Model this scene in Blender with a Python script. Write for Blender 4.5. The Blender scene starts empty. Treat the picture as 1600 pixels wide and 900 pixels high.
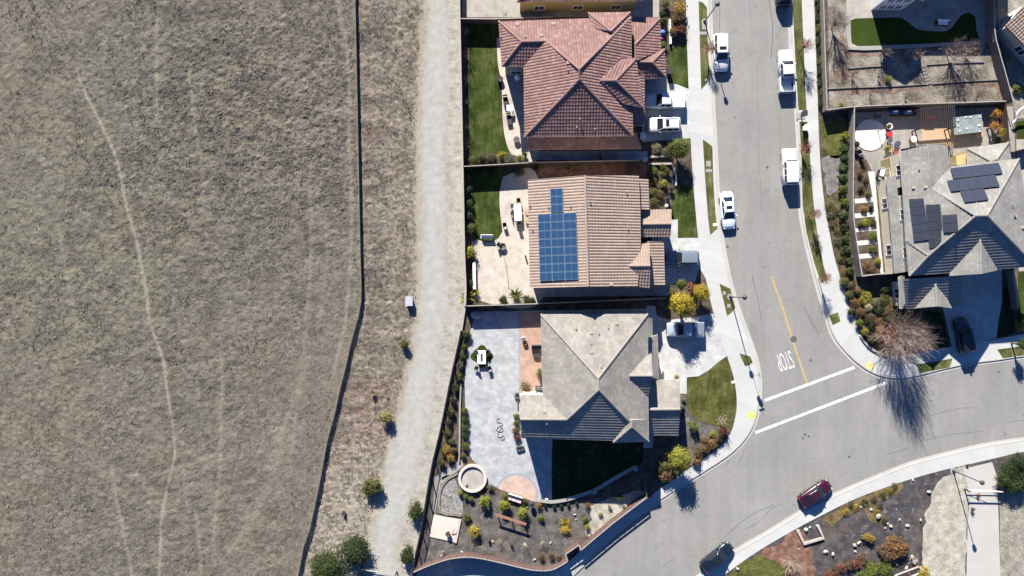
import bpy, bmesh, math, random
import numpy as np
from mathutils import Vector, Matrix, geometry

# ------------------------------------------------------------------ camera, sky, sun, exposure
F, H = 1140.0, 95.0            # focal length in pixels of a 1600 px wide frame, flying height in metres
SUN_EL = math.radians(29.0)
SUN_DIR = Vector((-0.262, 0.965, 0)).normalized()      # towards the sun, seen on the ground
scene = bpy.context.scene
cam_data = bpy.data.cameras.new('camera')
cam_data.angle = 2 * math.atan(800 / F)
cam_data.clip_start = 1.0
cam_data.clip_end = 3000
cam = bpy.data.objects.new('camera', cam_data)
cam.location = (0, 0, H)
scene.collection.objects.link(cam)
scene.camera = cam
world = bpy.data.worlds.new('World')
scene.world = world
world.use_nodes = True
wn = world.node_tree
sky = wn.nodes.new('ShaderNodeTexSky')
sky.sky_type = 'NISHITA'
sky.sun_disc = False
sky.sun_elevation = SUN_EL
sky.sun_rotation = math.atan2(SUN_DIR.x, SUN_DIR.y)
sky.air_density = 0.75
sky.dust_density = 0.0
sky.ozone_density = 5.0
tint = wn.nodes.new('ShaderNodeMix'); tint.data_type = 'RGBA'; tint.blend_type = 'MULTIPLY'
tint.inputs[0].default_value = 1.0; tint.inputs[7].default_value = (0.66, 0.88, 1.18, 1)      # clear winter sky, a little deeper blue
wn.links.new(sky.outputs[0], tint.inputs[6])
wn.links.new(tint.outputs[2], wn.nodes['Background'].inputs[0])
wn.nodes['Background'].inputs[1].default_value = 0.05
sun_data = bpy.data.lights.new('sun', 'SUN')
sun_data.energy = 5.0
sun_data.angle = math.radians(0.53)
sun_data.color = (1.0, 0.935, 0.84)
sun = bpy.data.objects.new('sun', sun_data)
sd = Vector((SUN_DIR.x * math.cos(SUN_EL), SUN_DIR.y * math.cos(SUN_EL), math.sin(SUN_EL)))
sun.rotation_euler = sd.to_track_quat('Z', 'Y').to_euler()
sun.location = (0, 0, 120)
scene.collection.objects.link(sun)
scene.view_settings.view_transform = 'Standard'
scene.view_settings.look = 'None'
scene.view_settings.gamma = 1
scene.view_settings.use_curve_mapping = False
scene.view_settings.exposure = 1.70

C = scene.collection
PI = math.pi
random.seed(7)
ORI = {}

# ------------------------------------------------------------------ helpers
def W(x, y, h=0.0):
    k = (H - h) / F
    return Vector(((x - 800) * k, (450 - y) * k, h))

def G(x, y, z=0.0):                       # a spot seen on the ground, lifted to z
    v = W(x, y, 0.1); v.z = z
    return v

def tag(o, label=None, cat=None, group=None, kind=None):
    if label: o['label'] = label
    if cat: o['category'] = cat
    if group: o['group'] = group
    if kind: o['kind'] = kind
    return o

def thing(name, label, cat, loc, rotz=0.0, group=None, local=False):
    o = bpy.data.objects.new(name, None)
    o.empty_display_size = 0.3
    C.objects.link(o)
    o.location = loc
    o.rotation_euler = (0, 0, rotz)
    ORI[o.name] = Vector((0, 0, 0)) if local else Vector(loc)
    return tag(o, label, cat, group)

def mesh(name, verts, faces, mat, parent=None, base=None, smooth=False, uvs=None):
    org = ORI[parent.name] if parent is not None else (Vector(base) if base is not None else Vector((0, 0, 0)))
    me = bpy.data.meshes.new(name)
    me.from_pydata([(v[0] - org.x, v[1] - org.y, v[2] - org.z) for v in verts], [], faces)
    if uvs is not None:
        ul = me.uv_layers.new(name='UVMap')
        for l in me.loops:
            ul.data[l.index].uv = uvs[l.vertex_index]
    if mat is not None: me.materials.append(mat)
    if smooth:
        me.polygons.foreach_set('use_smooth', [True] * len(me.polygons))
    o = bpy.data.objects.new(name, me)
    C.objects.link(o)
    if parent is not None:
        o.parent = parent
        ORI[o.name] = org
    elif base is not None:
        o.location = base
        ORI[o.name] = org
    else:
        ORI[o.name] = org
    return o

class MB:
    """collects simple shapes into one vertex and face list"""
    def __init__(self): self.v = []; self.f = []
    def add(self, vs, fs):
        n = len(self.v)
        self.v += [tuple(v) for v in vs]
        self.f += [tuple(i + n for i in f) for f in fs]
        return self
    def box(self, c, s, rz=0.0):
        hx, hy, hz = s[0] / 2, s[1] / 2, s[2] / 2
        cr, sr = math.cos(rz), math.sin(rz)
        vs = []
        for dz in (-hz, hz):
            for dx, dy in ((-hx, -hy), (hx, -hy), (hx, hy), (-hx, hy)):
                vs.append((c[0] + dx * cr - dy * sr, c[1] + dx * sr + dy * cr, c[2] + dz))
        return self.add(vs, [(3, 2, 1, 0), (4, 5, 6, 7), (0, 1, 5, 4), (1, 2, 6, 5), (2, 3, 7, 6), (3, 0, 4, 7)])
    def bar(self, a, b, r, n=6, r2=None):
        a, b = Vector(a), Vector(b)
        d = (b - a)
        if d.length < 1e-6: return self
        d.normalize()
        x = d.orthogonal().normalized(); y = d.cross(x)
        r2 = r if r2 is None else r2
        vs = [a + (x * math.cos(2 * PI * i / n) + y * math.sin(2 * PI * i / n)) * r for i in range(n)]
        vs += [b + (x * math.cos(2 * PI * i / n) + y * math.sin(2 * PI * i / n)) * r2 for i in range(n)]
        fs = [(i, (i + 1) % n, n + (i + 1) % n, n + i) for i in range(n)]
        fs += [tuple(reversed(range(n))), tuple(range(n, 2 * n))]
        return self.add(vs, fs)
    def tube(self, pts, r, n=6):
        for a, b in zip(pts[:-1], pts[1:]): self.bar(a, b, r, n)
        return self
    def lathe(self, c, prof, n=20, sx=1.0, sy=1.0):
        vs, fs = [], []
        for r, z in prof:
            for i in range(n):
                t = 2 * PI * i / n
                vs.append((c[0] + r * sx * math.cos(t), c[1] + r * sy * math.sin(t), c[2] + z))
        for k in range(len(prof) - 1):
            for i in range(n):
                j = (i + 1) % n
                fs.append((k * n + i, k * n + j, (k + 1) * n + j, (k + 1) * n + i))
        fs.append(tuple(reversed(range(n))))
        fs.append(tuple(range((len(prof) - 1) * n, len(prof) * n)))
        return self.add(vs, fs)
    def prism(self, pts, z0, z1):
        n = len(pts)
        vs = [(p[0], p[1], z0) for p in pts] + [(p[0], p[1], z1) for p in pts]
        area = sum(pts[i][0] * pts[(i + 1) % n][1] - pts[(i + 1) % n][0] * pts[i][1] for i in range(n))
        idx = list(range(n))
        if area < 0: idx.reverse()
        fs = [tuple(reversed(idx)), tuple(i + n for i in idx)]
        for k in range(n):
            a, b = idx[k], idx[(k + 1) % n]
            fs.append((a, b, b + n, a + n))
        return self.add(vs, fs)
    def rock(self, c, s, seed=0, rz=0):
        rnd = random.Random(seed)
        bm = bmesh.new(); bmesh.ops.create_icosphere(bm, subdivisions=2, radius=1)
        off = [Vector((rnd.uniform(-1, 1), rnd.uniform(-1, 1), rnd.uniform(-1, 1))).normalized() for _ in range(7)]
        cr, sr = math.cos(rz), math.sin(rz)
        vs = []
        for v in bm.verts:
            k = 1.0
            for o in off: k -= max(0, v.co.dot(o) - 0.62) * 0.55
            p = v.co * k
            p = Vector((p.x * s[0], p.y * s[1], p.z * s[2]))
            vs.append((c[0] + p.x * cr - p.y * sr, c[1] + p.x * sr + p.y * cr, c[2] + p.z))
        fs = [tuple(v.index for v in f.verts) for f in bm.faces]
        bm.free()
        return self.add(vs, fs)
    def build(self, name, mat, parent=None, base=None, smooth=False):
        return mesh(name, self.v, self.f, mat, parent, base, smooth)

def smooth_line(pts, step=0.6):
    """resample a polyline of vectors with a Catmull-Rom curve"""
    P = [Vector(p) for p in pts]
    out = []
    for i in range(len(P) - 1):
        p0 = P[max(i - 1, 0)]; p1 = P[i]; p2 = P[i + 1]; p3 = P[min(i + 2, len(P) - 1)]
        n = max(1, int((p2 - p1).length / step))
        for k in range(n):
            t = k / n
            out.append(0.5 * ((2 * p1) + (p2 - p0) * t + (2 * p0 - 5 * p1 + 4 * p2 - p3) * t * t + (3 * p1 - p0 - 3 * p2 + p3) * t ** 3))
    out.append(P[-1])
    return out

def offset_line(P, d):
    out = []
    for i, p in enumerate(P):
        a = P[max(i - 1, 0)]; b = P[min(i + 1, len(P) - 1)]
        t = Vector((b.x - a.x, b.y - a.y, 0)).normalized()
        out.append(Vector((p.x - t.y * d, p.y + t.x * d, p.z)))
    return out

def gl(pts, z=0.0, step=0.6):
    return smooth_line([G(x, y, z) for x, y in pts], step)

def resample(P, n):
    d = [0]
    for a, b in zip(P[:-1], P[1:]): d.append(d[-1] + (b - a).length)
    out = []; j = 0
    for i in range(n):
        s = d[-1] * i / (n - 1)
        while j < len(d) - 2 and d[j + 1] < s: j += 1
        t = (s - d[j]) / max(d[j + 1] - d[j], 1e-9)
        out.append(P[j].lerp(P[j + 1], min(max(t, 0), 1)))
    return out

def ribbon(name, A, B, z, mat, depth=0.2, kind='structure'):
    """a strip between two lines, with skirts; u runs along it in metres"""
    n = max(len(A), len(B))
    A = resample(A, n); B = resample(B, n)
    vs, fs, uv = [], [], []
    s = 0
    for i in range(n):
        if i: s += ((A[i] + B[i]) / 2 - (A[i - 1] + B[i - 1]) / 2).length
        w = (A[i] - B[i]).length
        vs += [(A[i].x, A[i].y, z - depth), (A[i].x, A[i].y, z), (B[i].x, B[i].y, z), (B[i].x, B[i].y, z - depth)]
        uv += [(s, 0), (s, 0), (s, w), (s, w)]
    for i in range(n - 1):
        for k in range(3):
            fs.append((4 * i + k, 4 * i + k + 1, 4 * i + k + 5, 4 * i + k + 4))
    o = mesh(name, vs, fs, mat, uvs=uv)
    bm = bmesh.new(); bm.from_mesh(o.data)
    bmesh.ops.recalc_face_normals(bm, faces=bm.faces)
    up = sum(f.normal.z for f in bm.faces)
    if up < 0: bmesh.ops.reverse_faces(bm, faces=bm.faces)
    bm.to_mesh(o.data); bm.free()
    if kind: o['kind'] = kind
    return o

def sheet(name, P, z, mat, kind='structure', depth=0.15, parent=None):
    """a flat polygon with a skirt"""
    pts = [Vector((p[0], p[1], 0)) for p in P]
    n = len(pts)
    area = sum(pts[i].x * pts[(i + 1) % n].y - pts[(i + 1) % n].x * pts[i].y for i in range(n))
    if area < 0: pts.reverse()
    vs = [(p.x, p.y, z) for p in pts] + [(p.x, p.y, z - depth) for p in pts]
    tri = geometry.tessellate_polygon([pts])
    fs = []
    for t in tri:
        a, b, c = t
        cr = (pts[b] - pts[a]).cross(pts[c] - pts[a]).z
        fs.append((a, b, c) if cr > 0 else (a, c, b))
    for i in range(n):
        j = (i + 1) % n
        fs.append((i, i + n, j + n, j))
    o = mesh(name, vs, fs, mat, parent)
    if kind: o['kind'] = kind
    return o

def psheet(name, px, z, mat, smooth=True, kind='structure', ragged=0.0):
    P = [G(x, y) for x, y in px]
    if smooth:
        P = smooth_line(P + [P[0]], 0.5)[:-1]
    if ragged:
        Q = []
        for a, b in zip(P, P[1:] + P[:1]):
            k = max(1, int((b - a).length / 0.3))
            Q += [a.lerp(b, i / k) for i in range(k)]
        rnd = random.Random(len(Q)); w1 = [rnd.uniform(-1, 1) for _ in Q]; n = len(Q)
        P = []
        for i in range(n):
            d = (Q[(i + 1) % n] - Q[i - 1]).normalized()
            off = ragged * (0.6 * w1[i] + 0.9 * (w1[i - 1] + w1[i] + w1[(i + 1) % n]) / 2)
            P.append(Q[i] + Vector((-d.y, d.x, 0)) * off)
    return sheet(name, P, z, mat, kind)

# ------------------------------------------------------------------ materials
def lin(r, g, b):
    f = lambda c: (c / 255 / 12.92) if c / 255 <= 0.04045 else ((c / 255 + 0.055) / 1.055) ** 2.4
    return (f(r), f(g), f(b))

class N:
    """thin wrapper round a node tree"""
    def __init__(self, name):
        self.m = bpy.data.materials.new(name); self.m.use_nodes = True
        self.t = self.m.node_tree; self.b = self.t.nodes['Principled BSDF']
        self.b.inputs['Roughness'].default_value = 0.85
        self.b.inputs['Specular IOR Level'].default_value = 0.25
    def n(self, typ, **k):
        x = self.t.nodes.new('ShaderNode' + typ)
        for a, v in k.items(): setattr(x, a, v)
        return x
    def l(self, a, b): self.t.links.new(a, b)
    def pos(self): return self.n('NewGeometry').outputs['Position']
    def noise(self, vec, scale, detail=4, rough=0.6):
        x = self.n('TexNoise'); x.inputs['Scale'].default_value = scale
        x.inputs['Detail'].default_value = detail; x.inputs['Roughness'].default_value = rough
        if vec is not None: self.l(vec, x.inputs['Vector'])
        return x.outputs['Fac']
    def ramp(self, fac, stops):
        x = self.n('ValToRGB')
        e = x.color_ramp.elements
        while len(e) < len(stops): e.new(0.5)
        for i, (p, c) in enumerate(stops):
            e[i].position = p; e[i].color = (c[0], c[1], c[2], 1) if not isinstance(c, (int, float)) else (c, c, c, 1)
        self.l(fac, x.inputs['Fac'])
        return x.outputs['Color']
    def mix(self, a, b, fac, mode='MIX'):
        x = self.n('Mix', data_type='RGBA', blend_type=mode)
        for s, v in ((x.inputs[0], fac), (x.inputs[6], a), (x.inputs[7], b)):
            if isinstance(v, (int, float)): s.default_value = v
            elif isinstance(v, (tuple, list)): s.default_value = (v[0], v[1], v[2], 1)
            else: self.l(v, s)
        return x.outputs[2]
    def math(self, op, a, b=None):
        x = self.n('Math', operation=op)
        for i, v in enumerate((a, b)):
            if v is None: continue
            if isinstance(v, (int, float)): x.inputs[i].default_value = v
            else: self.l(v, x.inputs[i])
        return x.outputs[0]
    def bump(self, h, strength, dist):
        x = self.n('Bump'); x.inputs['Strength'].default_value = strength; x.inputs['Distance'].default_value = dist
        self.l(h, x.inputs['Height']); self.l(x.outputs[0], self.b.inputs['Normal'])
    def col(self, c):
        if isinstance(c, (tuple, list)): self.b.inputs['Base Color'].default_value = (c[0], c[1], c[2], 1)
        else: self.l(c, self.b.inputs['Base Color'])
    def set(self, **k):
        for a, v in k.items(): self.b.inputs[a.replace('_', ' ')].default_value = v
        return self

def sc(c, k): return (c[0] * k, c[1] * k, c[2] * k)

def m_plain(name, c, var=0.15, scale=3.0, rough=0.8, metal=0.0, bump=0.0):
    q = N(name)
    f = q.noise(q.pos(), scale)
    q.col(q.ramp(f, [(0.3, sc(c, 1 - var)), (0.7, sc(c, 1 + var))]))
    q.set(Roughness=rough, Metallic=metal)
    if bump: q.bump(q.noise(q.pos(), scale * 6), 0.6, bump)
    return q.m

def m_ground(name, stops, s1=0.5, s2=9.0, mixf=0.5, bump=0.05, bs=14.0, spots=None, streak=0.0):
    q = N(name); p = q.pos()
    a = q.noise(p, s1, 5, 0.6); b = q.noise(p, s2, 4, 0.7)
    f = q.math('ADD', q.math('MULTIPLY', a, 1 - mixf), q.math('MULTIPLY', b, mixf))
    c = q.ramp(f, [(0.5 + (p_ - 0.5) * 0.55, k_) for p_, k_ in stops])
    if spots:
        v = q.n('TexVoronoi'); v.inputs['Scale'].default_value = spots[0]; q.l(p, v.inputs['Vector'])
        c = q.mix(c, spots[2], q.ramp(v.outputs['Distance'], [(0.0, spots[3] if len(spots) > 3 else 1.0), (spots[1], 0.0)]))
    if 'mulch' in name and 'red' not in name:
        c = q.mix(c, (0.23, 0.215, 0.20), q.ramp(q.noise(p, 0.85, 6, 0.8), [(0.56, 0.0), (0.70, 0.75)]))
        c = q.mix(c, (0.12, 0.085, 0.06), q.ramp(q.noise(p, 0.33, 4, 0.6), [(0.52, 0.0), (0.70, 0.55)]))
    if 'gravel' in name or 'straw' in name:
        c = q.mix(c, (0.13, 0.115, 0.08), q.ramp(q.noise(p, 1.3, 6, 0.8), [(0.55, 0.0), (0.68, 0.7)]))
    if streak:
        mp = q.n('Mapping'); mp.inputs['Scale'].default_value = (2.2, 0.35, 1); q.l(p, mp.inputs[0])
        c = q.mix(c, q.ramp(q.noise(mp.outputs[0], 1.0, 4, 0.6), [(0.38, 1 - streak), (0.62, 1 + streak)]), 1.0, 'MULTIPLY')
        c = q.mix(c, (0.115, 0.098, 0.045), q.ramp(q.noise(p, 0.6, 5, 0.7), [(0.55, 0.0), (0.72, 0.6)]))
    q.col(c)
    q.set(Roughness=0.95)
    q.b.inputs['Specular IOR Level'].default_value = 0.1
    if bump: q.bump(q.noise(p, bs, 4, 0.7), 1.0, bump)
    return q.m

def m_concrete(name, c, joint=None, jw=0.03, jdark=0.72, var=0.08):
    q = N(name); p = q.pos()
    f = q.noise(p, 0.35, 5, 0.6); g = q.noise(p, 18, 3, 0.7)
    col = q.ramp(q.math('ADD', q.math('MULTIPLY', f, 0.7), q.math('MULTIPLY', g, 0.3)),
                 [(0.3, sc(c, 1 - var)), (0.5, c), (0.7, sc(c, 1 + var))])
    if joint:
        u = q.n('UVMap'); s = q.n('SeparateXYZ'); q.l(u.outputs[0], s.inputs[0])
        fr = q.math('FRACT', q.math('DIVIDE', s.outputs[0], joint))
        fr = q.math('LESS_THAN', fr, jw / joint)
        slab = q.n('TexWhiteNoise', noise_dimensions='1D')
        q.l(q.math('FLOOR', q.math('DIVIDE', s.outputs[0], joint)), slab.inputs['W'])
        col = q.mix(col, q.mix((0.95, 0.95, 0.95), (1.03, 1.03, 1.03), slab.outputs['Value']), 1.0, 'MULTIPLY')
        col = q.mix(col, sc(c, jdark), fr)
    q.col(col); q.set(Roughness=0.9)
    q.bump(g, 0.4, 0.004)
    return q.m

def m_grid(name, c, c2, sx, sy, line=0.03, rot=0.0, var=0.12):
    """slabs or pavers laid in a grid, by world position"""
    q = N(name); p = q.pos()
    mp = q.n('Mapping'); mp.inputs['Rotation'].default_value = (0, 0, rot); q.l(p, mp.inputs[0])
    b = q.n('TexBrick'); q.l(mp.outputs[0], b.inputs['Vector'])
    b.inputs['Scale'].default_value = 1.0; b.inputs['Brick Width'].default_value = sx; b.inputs['Row Height'].default_value = sy
    b.inputs['Mortar Size'].default_value = line; b.inputs['Mortar Smooth'].default_value = 0.3
    b.inputs['Color1'].default_value = (*sc(c, 1 - var), 1); b.inputs['Color2'].default_value = (*sc(c, 1 + var), 1)
    b.inputs['Mortar'].default_value = (*c2, 1)
    f = q.noise(p, 0.8, 6, 0.65); g = q.noise(p, 12, 3, 0.7)
    col = q.mix(b.outputs['Color'], q.ramp(f, [(0.3, 0.78), (0.7, 1.18)]), 1.0, 'MULTIPLY')
    col = q.mix(col, q.ramp(g, [(0.3, 0.85), (0.7, 1.12)]), 1.0, 'MULTIPLY')
    q.col(col); q.set(Roughness=0.9)
    return q.m

def m_roof(name, c, var=0.2, patch=0.12, c_alt=None):
    q = N(name)
    u = q.n('UVMap'); fl = q.n('VectorMath', operation='FLOOR'); q.l(u.outputs[0], fl.inputs[0])
    wn_ = q.n('TexWhiteNoise', noise_dimensions='2D'); q.l(fl.outputs[0], wn_.inputs['Vector'])
    col = q.ramp(wn_.outputs['Value'], [(0.0, sc(c, 1 - var)), (0.6, c), (1.0, c_alt or sc(c, 1 + var))])
    f = q.noise(q.pos(), 0.45, 5, 0.65)
    col = q.mix(col, q.ramp(f, [(0.3, 1 - patch), (0.7, 1 + patch)]), 1.0, 'MULTIPLY')
    st = q.noise(q.pos(), 7.0, 3, 0.7)
    col = q.mix(col, q.ramp(st, [(0.3, 0.86), (0.7, 1.1)]), 1.0, 'MULTIPLY')
    q.col(col); q.set(Roughness=0.85)
    return q.m

def m_leaf(name):
    q = N(name)
    oi = q.n('ObjectInfo'); at = q.n('Attribute', attribute_name='tint')
    c = q.mix(oi.outputs['Color'], q.ramp(at.outputs['Fac'], [(0.0, (0.45, 0.5, 0.5)), (0.5, (1, 1, 1)), (1.0, (1.75, 1.6, 1.3))]), 1.0, 'MULTIPLY')
    q.col(c); q.set(Roughness=0.7)
    tr = q.n('BsdfTranslucent'); q.l(c, tr.inputs['Color'])
    ms = q.n('MixShader'); ms.inputs[0].default_value = 0.25
    out = q.t.nodes['Material Output']
    q.l(q.b.outputs[0], ms.inputs[1]); q.l(tr.outputs[0], ms.inputs[2]); q.l(ms.outputs[0], out.inputs['Surface'])
    return q.m

def m_attr(name, attr='Col', bump=0.02, bs=16.0, var=0.35):
    q = N(name); p = q.pos()
    a = q.n('Attribute', attribute_name=attr)
    f = q.noise(p, 5.0, 6, 0.75); g = q.noise(p, 1.1, 4, 0.6)
    c = q.mix(a.outputs['Color'], q.ramp(f, [(0.25, 1 - var), (0.75, 1 + var)]), 1.0, 'MULTIPLY')
    c = q.mix(c, q.ramp(g, [(0.3, 0.88), (0.7, 1.12)]), 1.0, 'MULTIPLY')
    q.col(c); q.set(Roughness=0.97); q.b.inputs['Specular IOR Level'].default_value = 0.05
    if bump: q.bump(q.noise(p, bs, 4, 0.75), 1.0, bump)
    return q.m

def m_paint(name, c, rough=0.25):
    q = N(name); q.col(c); q.set(Roughness=rough, Coat_Weight=0.6, Coat_Roughness=0.08)
    q.b.inputs['Specular IOR Level'].default_value = 0.5
    return q.m

def m_wood(name, c, var=0.3, scale=2.0):
    q = N(name); p = q.pos()
    mp = q.n('Mapping'); mp.inputs['Scale'].default_value = (6, 6, 0.6); q.l(p, mp.inputs[0])
    f = q.noise(mp.outputs[0], scale, 5, 0.65)
    q.col(q.ramp(f, [(0.3, sc(c, 1 - var)), (0.7, sc(c, 1 + var))])); q.set(Roughness=0.9)
    return q.m

def m_panel(name, c, line, nx, ny):
    """solar panel: dark cells with thin pale lines, by UV (one unit = one panel)"""
    q = N(name)
    u = q.n('UVMap'); s = q.n('SeparateXYZ'); q.l(u.outputs[0], s.inputs[0])
    m = None
    for o, k in ((s.outputs[0], nx), (s.outputs[1], ny)):
        fr = q.math('FRACT', q.math('MULTIPLY', o, k))
        d = q.math('GREATER_THAN', q.math('ABSOLUTE', q.math('SUBTRACT', fr, 0.5)), 0.485)
        m = d if m is None else q.math('MAXIMUM', m, d)
    q.col(q.mix(c, line, m)); q.set(Roughness=0.18); q.b.inputs['Specular IOR Level'].default_value = 0.5
    return q.m

M = {}
M['asphalt'] = None
q = N('asphalt'); p = q.pos()
a = q.noise(p, 0.12, 5, 0.6); b = q.noise(p, 30, 3, 0.8); d = q.noise(p, 1.7, 5, 0.7)
c = q.ramp(q.math('ADD', q.math('MULTIPLY', a, 0.6), q.math('MULTIPLY', d, 0.4)), [(0.38, (0.163, 0.162, 0.154)), (0.5, (0.180, 0.178, 0.169)), (0.62, (0.200, 0.197, 0.187))])
c = q.mix(c, q.ramp(b, [(0.3, 0.8), (0.7, 1.2)]), 1.0, 'MULTIPLY')
mp = q.n('Mapping'); mp.inputs['Scale'].default_value = (0.9, 0.06, 1); q.l(p, mp.inputs[0])
c = q.mix(c, q.ramp(q.noise(mp.outputs[0], 1.0, 4, 0.6), [(0.38, 0.955), (0.62, 1.035)]), 1.0, 'MULTIPLY')
v = q.n('TexVoronoi'); v.inputs['Scale'].default_value = 0.35; q.l(p, v.inputs['Vector'])
c = q.mix(c, (0.11, 0.11, 0.108), q.ramp(v.outputs['Distance'], [(0.02, 0.75), (0.10, 0.0)]))
c = q.mix(c, (0.135, 0.134, 0.13), q.ramp(q.noise(p, 0.5, 6, 0.75), [(0.55, 0.0), (0.70, 0.6)]))
q.col(c); q.set(Roughness=0.92); q.bump(b, 0.5, 0.006); M['asphalt'] = q.m
M['sidewalk'] = m_concrete('sidewalk_concrete', (0.345, 0.35, 0.34), joint=1.5)
M['kerb'] = m_concrete('kerb_concrete', (0.32, 0.31, 0.29), joint=3.0, jw=0.03)
M['driveway'] = m_grid('driveway_concrete', (0.345, 0.35, 0.345), (0.27, 0.275, 0.27), 3.2, 3.2, 0.02, 0.02, 0.04)
M['patio_tan'] = m_grid('tan_patio_concrete', (0.365, 0.328, 0.288), (0.28, 0.25, 0.215), 2.6, 2.6, 0.015, 0.0, 0.03)
M['patio_beige'] = m_grid('beige_concrete', (0.27, 0.255, 0.23), (0.19, 0.18, 0.16), 2.2, 4.4, 0.02, 0.0, 0.04)
M['patio_grey'] = m_grid('stamped_grey_concrete', (0.275, 0.285, 0.295), (0.22, 0.23, 0.25), 0.7, 0.45, 0.012, 0.2, 0.10)
M['patio_border'] = m_concrete('grey_blue_border', (0.20, 0.22, 0.25))
M['terracotta_pave'] = m_grid('terracotta_paving', (0.30, 0.20, 0.16), (0.24, 0.16, 0.125), 0.5, 0.5, 0.01, 0.0, 0.06)
M['pink_pave'] = m_grid('pink_paving', (0.36, 0.27, 0.225), (0.28, 0.2, 0.17), 0.4, 0.25, 0.01, 0.5, 0.06)
M['soil'] = m_ground('garden_soil', [(0.3, (0.035, 0.028, 0.022)), (0.5, (0.075, 0.06, 0.046)), (0.7, (0.13, 0.105, 0.08))], 1.0, 10)
M['mulch'] = m_ground('grey_mulch', [(0.32, (0.035, 0.034, 0.034)), (0.5, (0.075, 0.071, 0.068)), (0.68, (0.145, 0.138, 0.13))], 0.9, 9, 0.6, 0.06, 12)
M['dark_mulch'] = m_ground('dark_bark_mulch', [(0.32, (0.022, 0.021, 0.023)), (0.5, (0.05, 0.047, 0.05)), (0.7, (0.10, 0.096, 0.10))], 0.8, 11, 0.6, 0.06, 12)
M['red_mulch'] = m_ground('red_bark_mulch', [(0.3, (0.07, 0.035, 0.025)), (0.5, (0.14, 0.075, 0.055)), (0.7, (0.22, 0.14, 0.11))], 1.2, 9)
M['straw'] = m_ground('straw_ground', [(0.3, (0.10, 0.092, 0.075)), (0.5, (0.20, 0.185, 0.155)), (0.7, (0.32, 0.30, 0.25))], 0.8, 7, 0.6, 0.06, 9)
M['hill'] = m_ground('terrace_ground', [(0.3, (0.075, 0.062, 0.05)), (0.5, (0.165, 0.145, 0.12)), (0.7, (0.255, 0.238, 0.21))], 0.5, 5, 0.4, 0.10, 7)
M['hill_red'] = m_ground('reddish_terrace_bark', [(0.3, (0.075, 0.048, 0.036)), (0.5, (0.14, 0.098, 0.078)), (0.7, (0.21, 0.165, 0.14))], 0.9, 6, 0.5, 0.08, 8)
M['pale_gravel'] = m_ground('pale_gravel', [(0.3, (0.16, 0.15, 0.12)), (0.5, (0.28, 0.265, 0.22)), (0.7, (0.42, 0.40, 0.35))], 0.9, 8, 0.6, 0.06, 10)
M['grey_gravel'] = m_ground('grey_gravel', [(0.3, (0.075, 0.07, 0.068)), (0.5, (0.13, 0.12, 0.115)), (0.7, (0.21, 0.195, 0.185))], 1.2, 12, 0.6, 0.03, 14)
M['creek'] = m_ground('creek_pebbles', [(0.3, (0.08, 0.078, 0.075)), (0.5, (0.17, 0.165, 0.155)), (0.7, (0.34, 0.33, 0.31))], 1.5, 7, 0.7, 0.08, 7)
M['groundcover'] = m_ground('low_ground_cover', [(0.3, (0.022, 0.024, 0.010)), (0.5, (0.075, 0.068, 0.035)), (0.7, (0.145, 0.12, 0.075))], 0.9, 5, 0.55, 0.15, 6)
M['olive_grass'] = m_ground('olive_ground_cover', [(0.3, (0.035, 0.042, 0.010)), (0.5, (0.075, 0.078, 0.022)), (0.7, (0.12, 0.115, 0.04))], 0.9, 6, 0.5, 0.12, 7)
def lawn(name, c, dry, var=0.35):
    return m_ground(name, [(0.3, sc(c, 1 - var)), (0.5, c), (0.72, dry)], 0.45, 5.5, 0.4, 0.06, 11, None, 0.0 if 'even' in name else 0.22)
M['lawn_green'] = lawn('green_lawn', (0.030, 0.046, 0.009), (0.060, 0.068, 0.022), 0.45)
M['lawn_olive'] = lawn('olive_lawn', (0.055, 0.060, 0.015), (0.115, 0.105, 0.045), 0.4)
M['lawn_fake'] = lawn('bright_even_lawn', (0.024, 0.040, 0.006), (0.031, 0.046, 0.009), 0.15)
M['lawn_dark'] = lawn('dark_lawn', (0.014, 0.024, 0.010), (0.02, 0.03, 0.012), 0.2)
M['lawn_strip'] = lawn('parkway_lawn', (0.06, 0.068, 0.02), (0.125, 0.115, 0.06))
M['roof_red'] = m_roof('red_barrel_tile', (0.166, 0.096, 0.086), 0.12, 0.14, (0.205, 0.132, 0.118))
M['roof_tan'] = m_roof('tan_barrel_tile', (0.235, 0.180, 0.145), 0.08, 0.08)
M['roof_grey'] = m_roof('grey_flat_tile', (0.188, 0.177, 0.160), 0.09, 0.2, (0.225, 0.205, 0.178))
M['roof_cool'] = m_roof('cool_grey_flat_tile', (0.176, 0.172, 0.160), 0.08, 0.2, (0.205, 0.198, 0.18))
M['stucco_tan'] = m_plain('tan_stucco', (0.34, 0.26, 0.18), 0.06, 2)
M['stucco_cream'] = m_plain('cream_stucco', (0.55, 0.49, 0.36), 0.06, 2)
M['stucco_ochre'] = m_plain('ochre_stucco', (0.34, 0.27, 0.14), 0.06, 2)
M['stucco_white'] = m_plain('white_stucco', (0.50, 0.50, 0.47), 0.05, 2)
M['stucco_grey'] = m_plain('grey_stucco', (0.33, 0.31, 0.28), 0.06, 2)
M['trim'] = m_plain('pale_trim', (0.48, 0.44, 0.38), 0.06, 2)
M['trim_brown'] = m_plain('brown_trim', (0.16, 0.10, 0.07), 0.1, 2)
M['white'] = m_plain('white_paint', (0.74, 0.74, 0.72), 0.05, 4, 0.6)
def m_worn(name, c):
    q = N(name); p = q.pos()
    w = q.math('ADD', q.math('MULTIPLY', q.noise(p, 2.2, 6, 0.75), 0.6), q.math('MULTIPLY', q.noise(p, 22, 3, 0.7), 0.4))
    q.col(q.ramp(w, [(0.42, c), (0.52, sc(c, 0.85)), (0.60, (0.22, 0.215, 0.20))])); q.set(Roughness=0.9)
    return q.m
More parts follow.
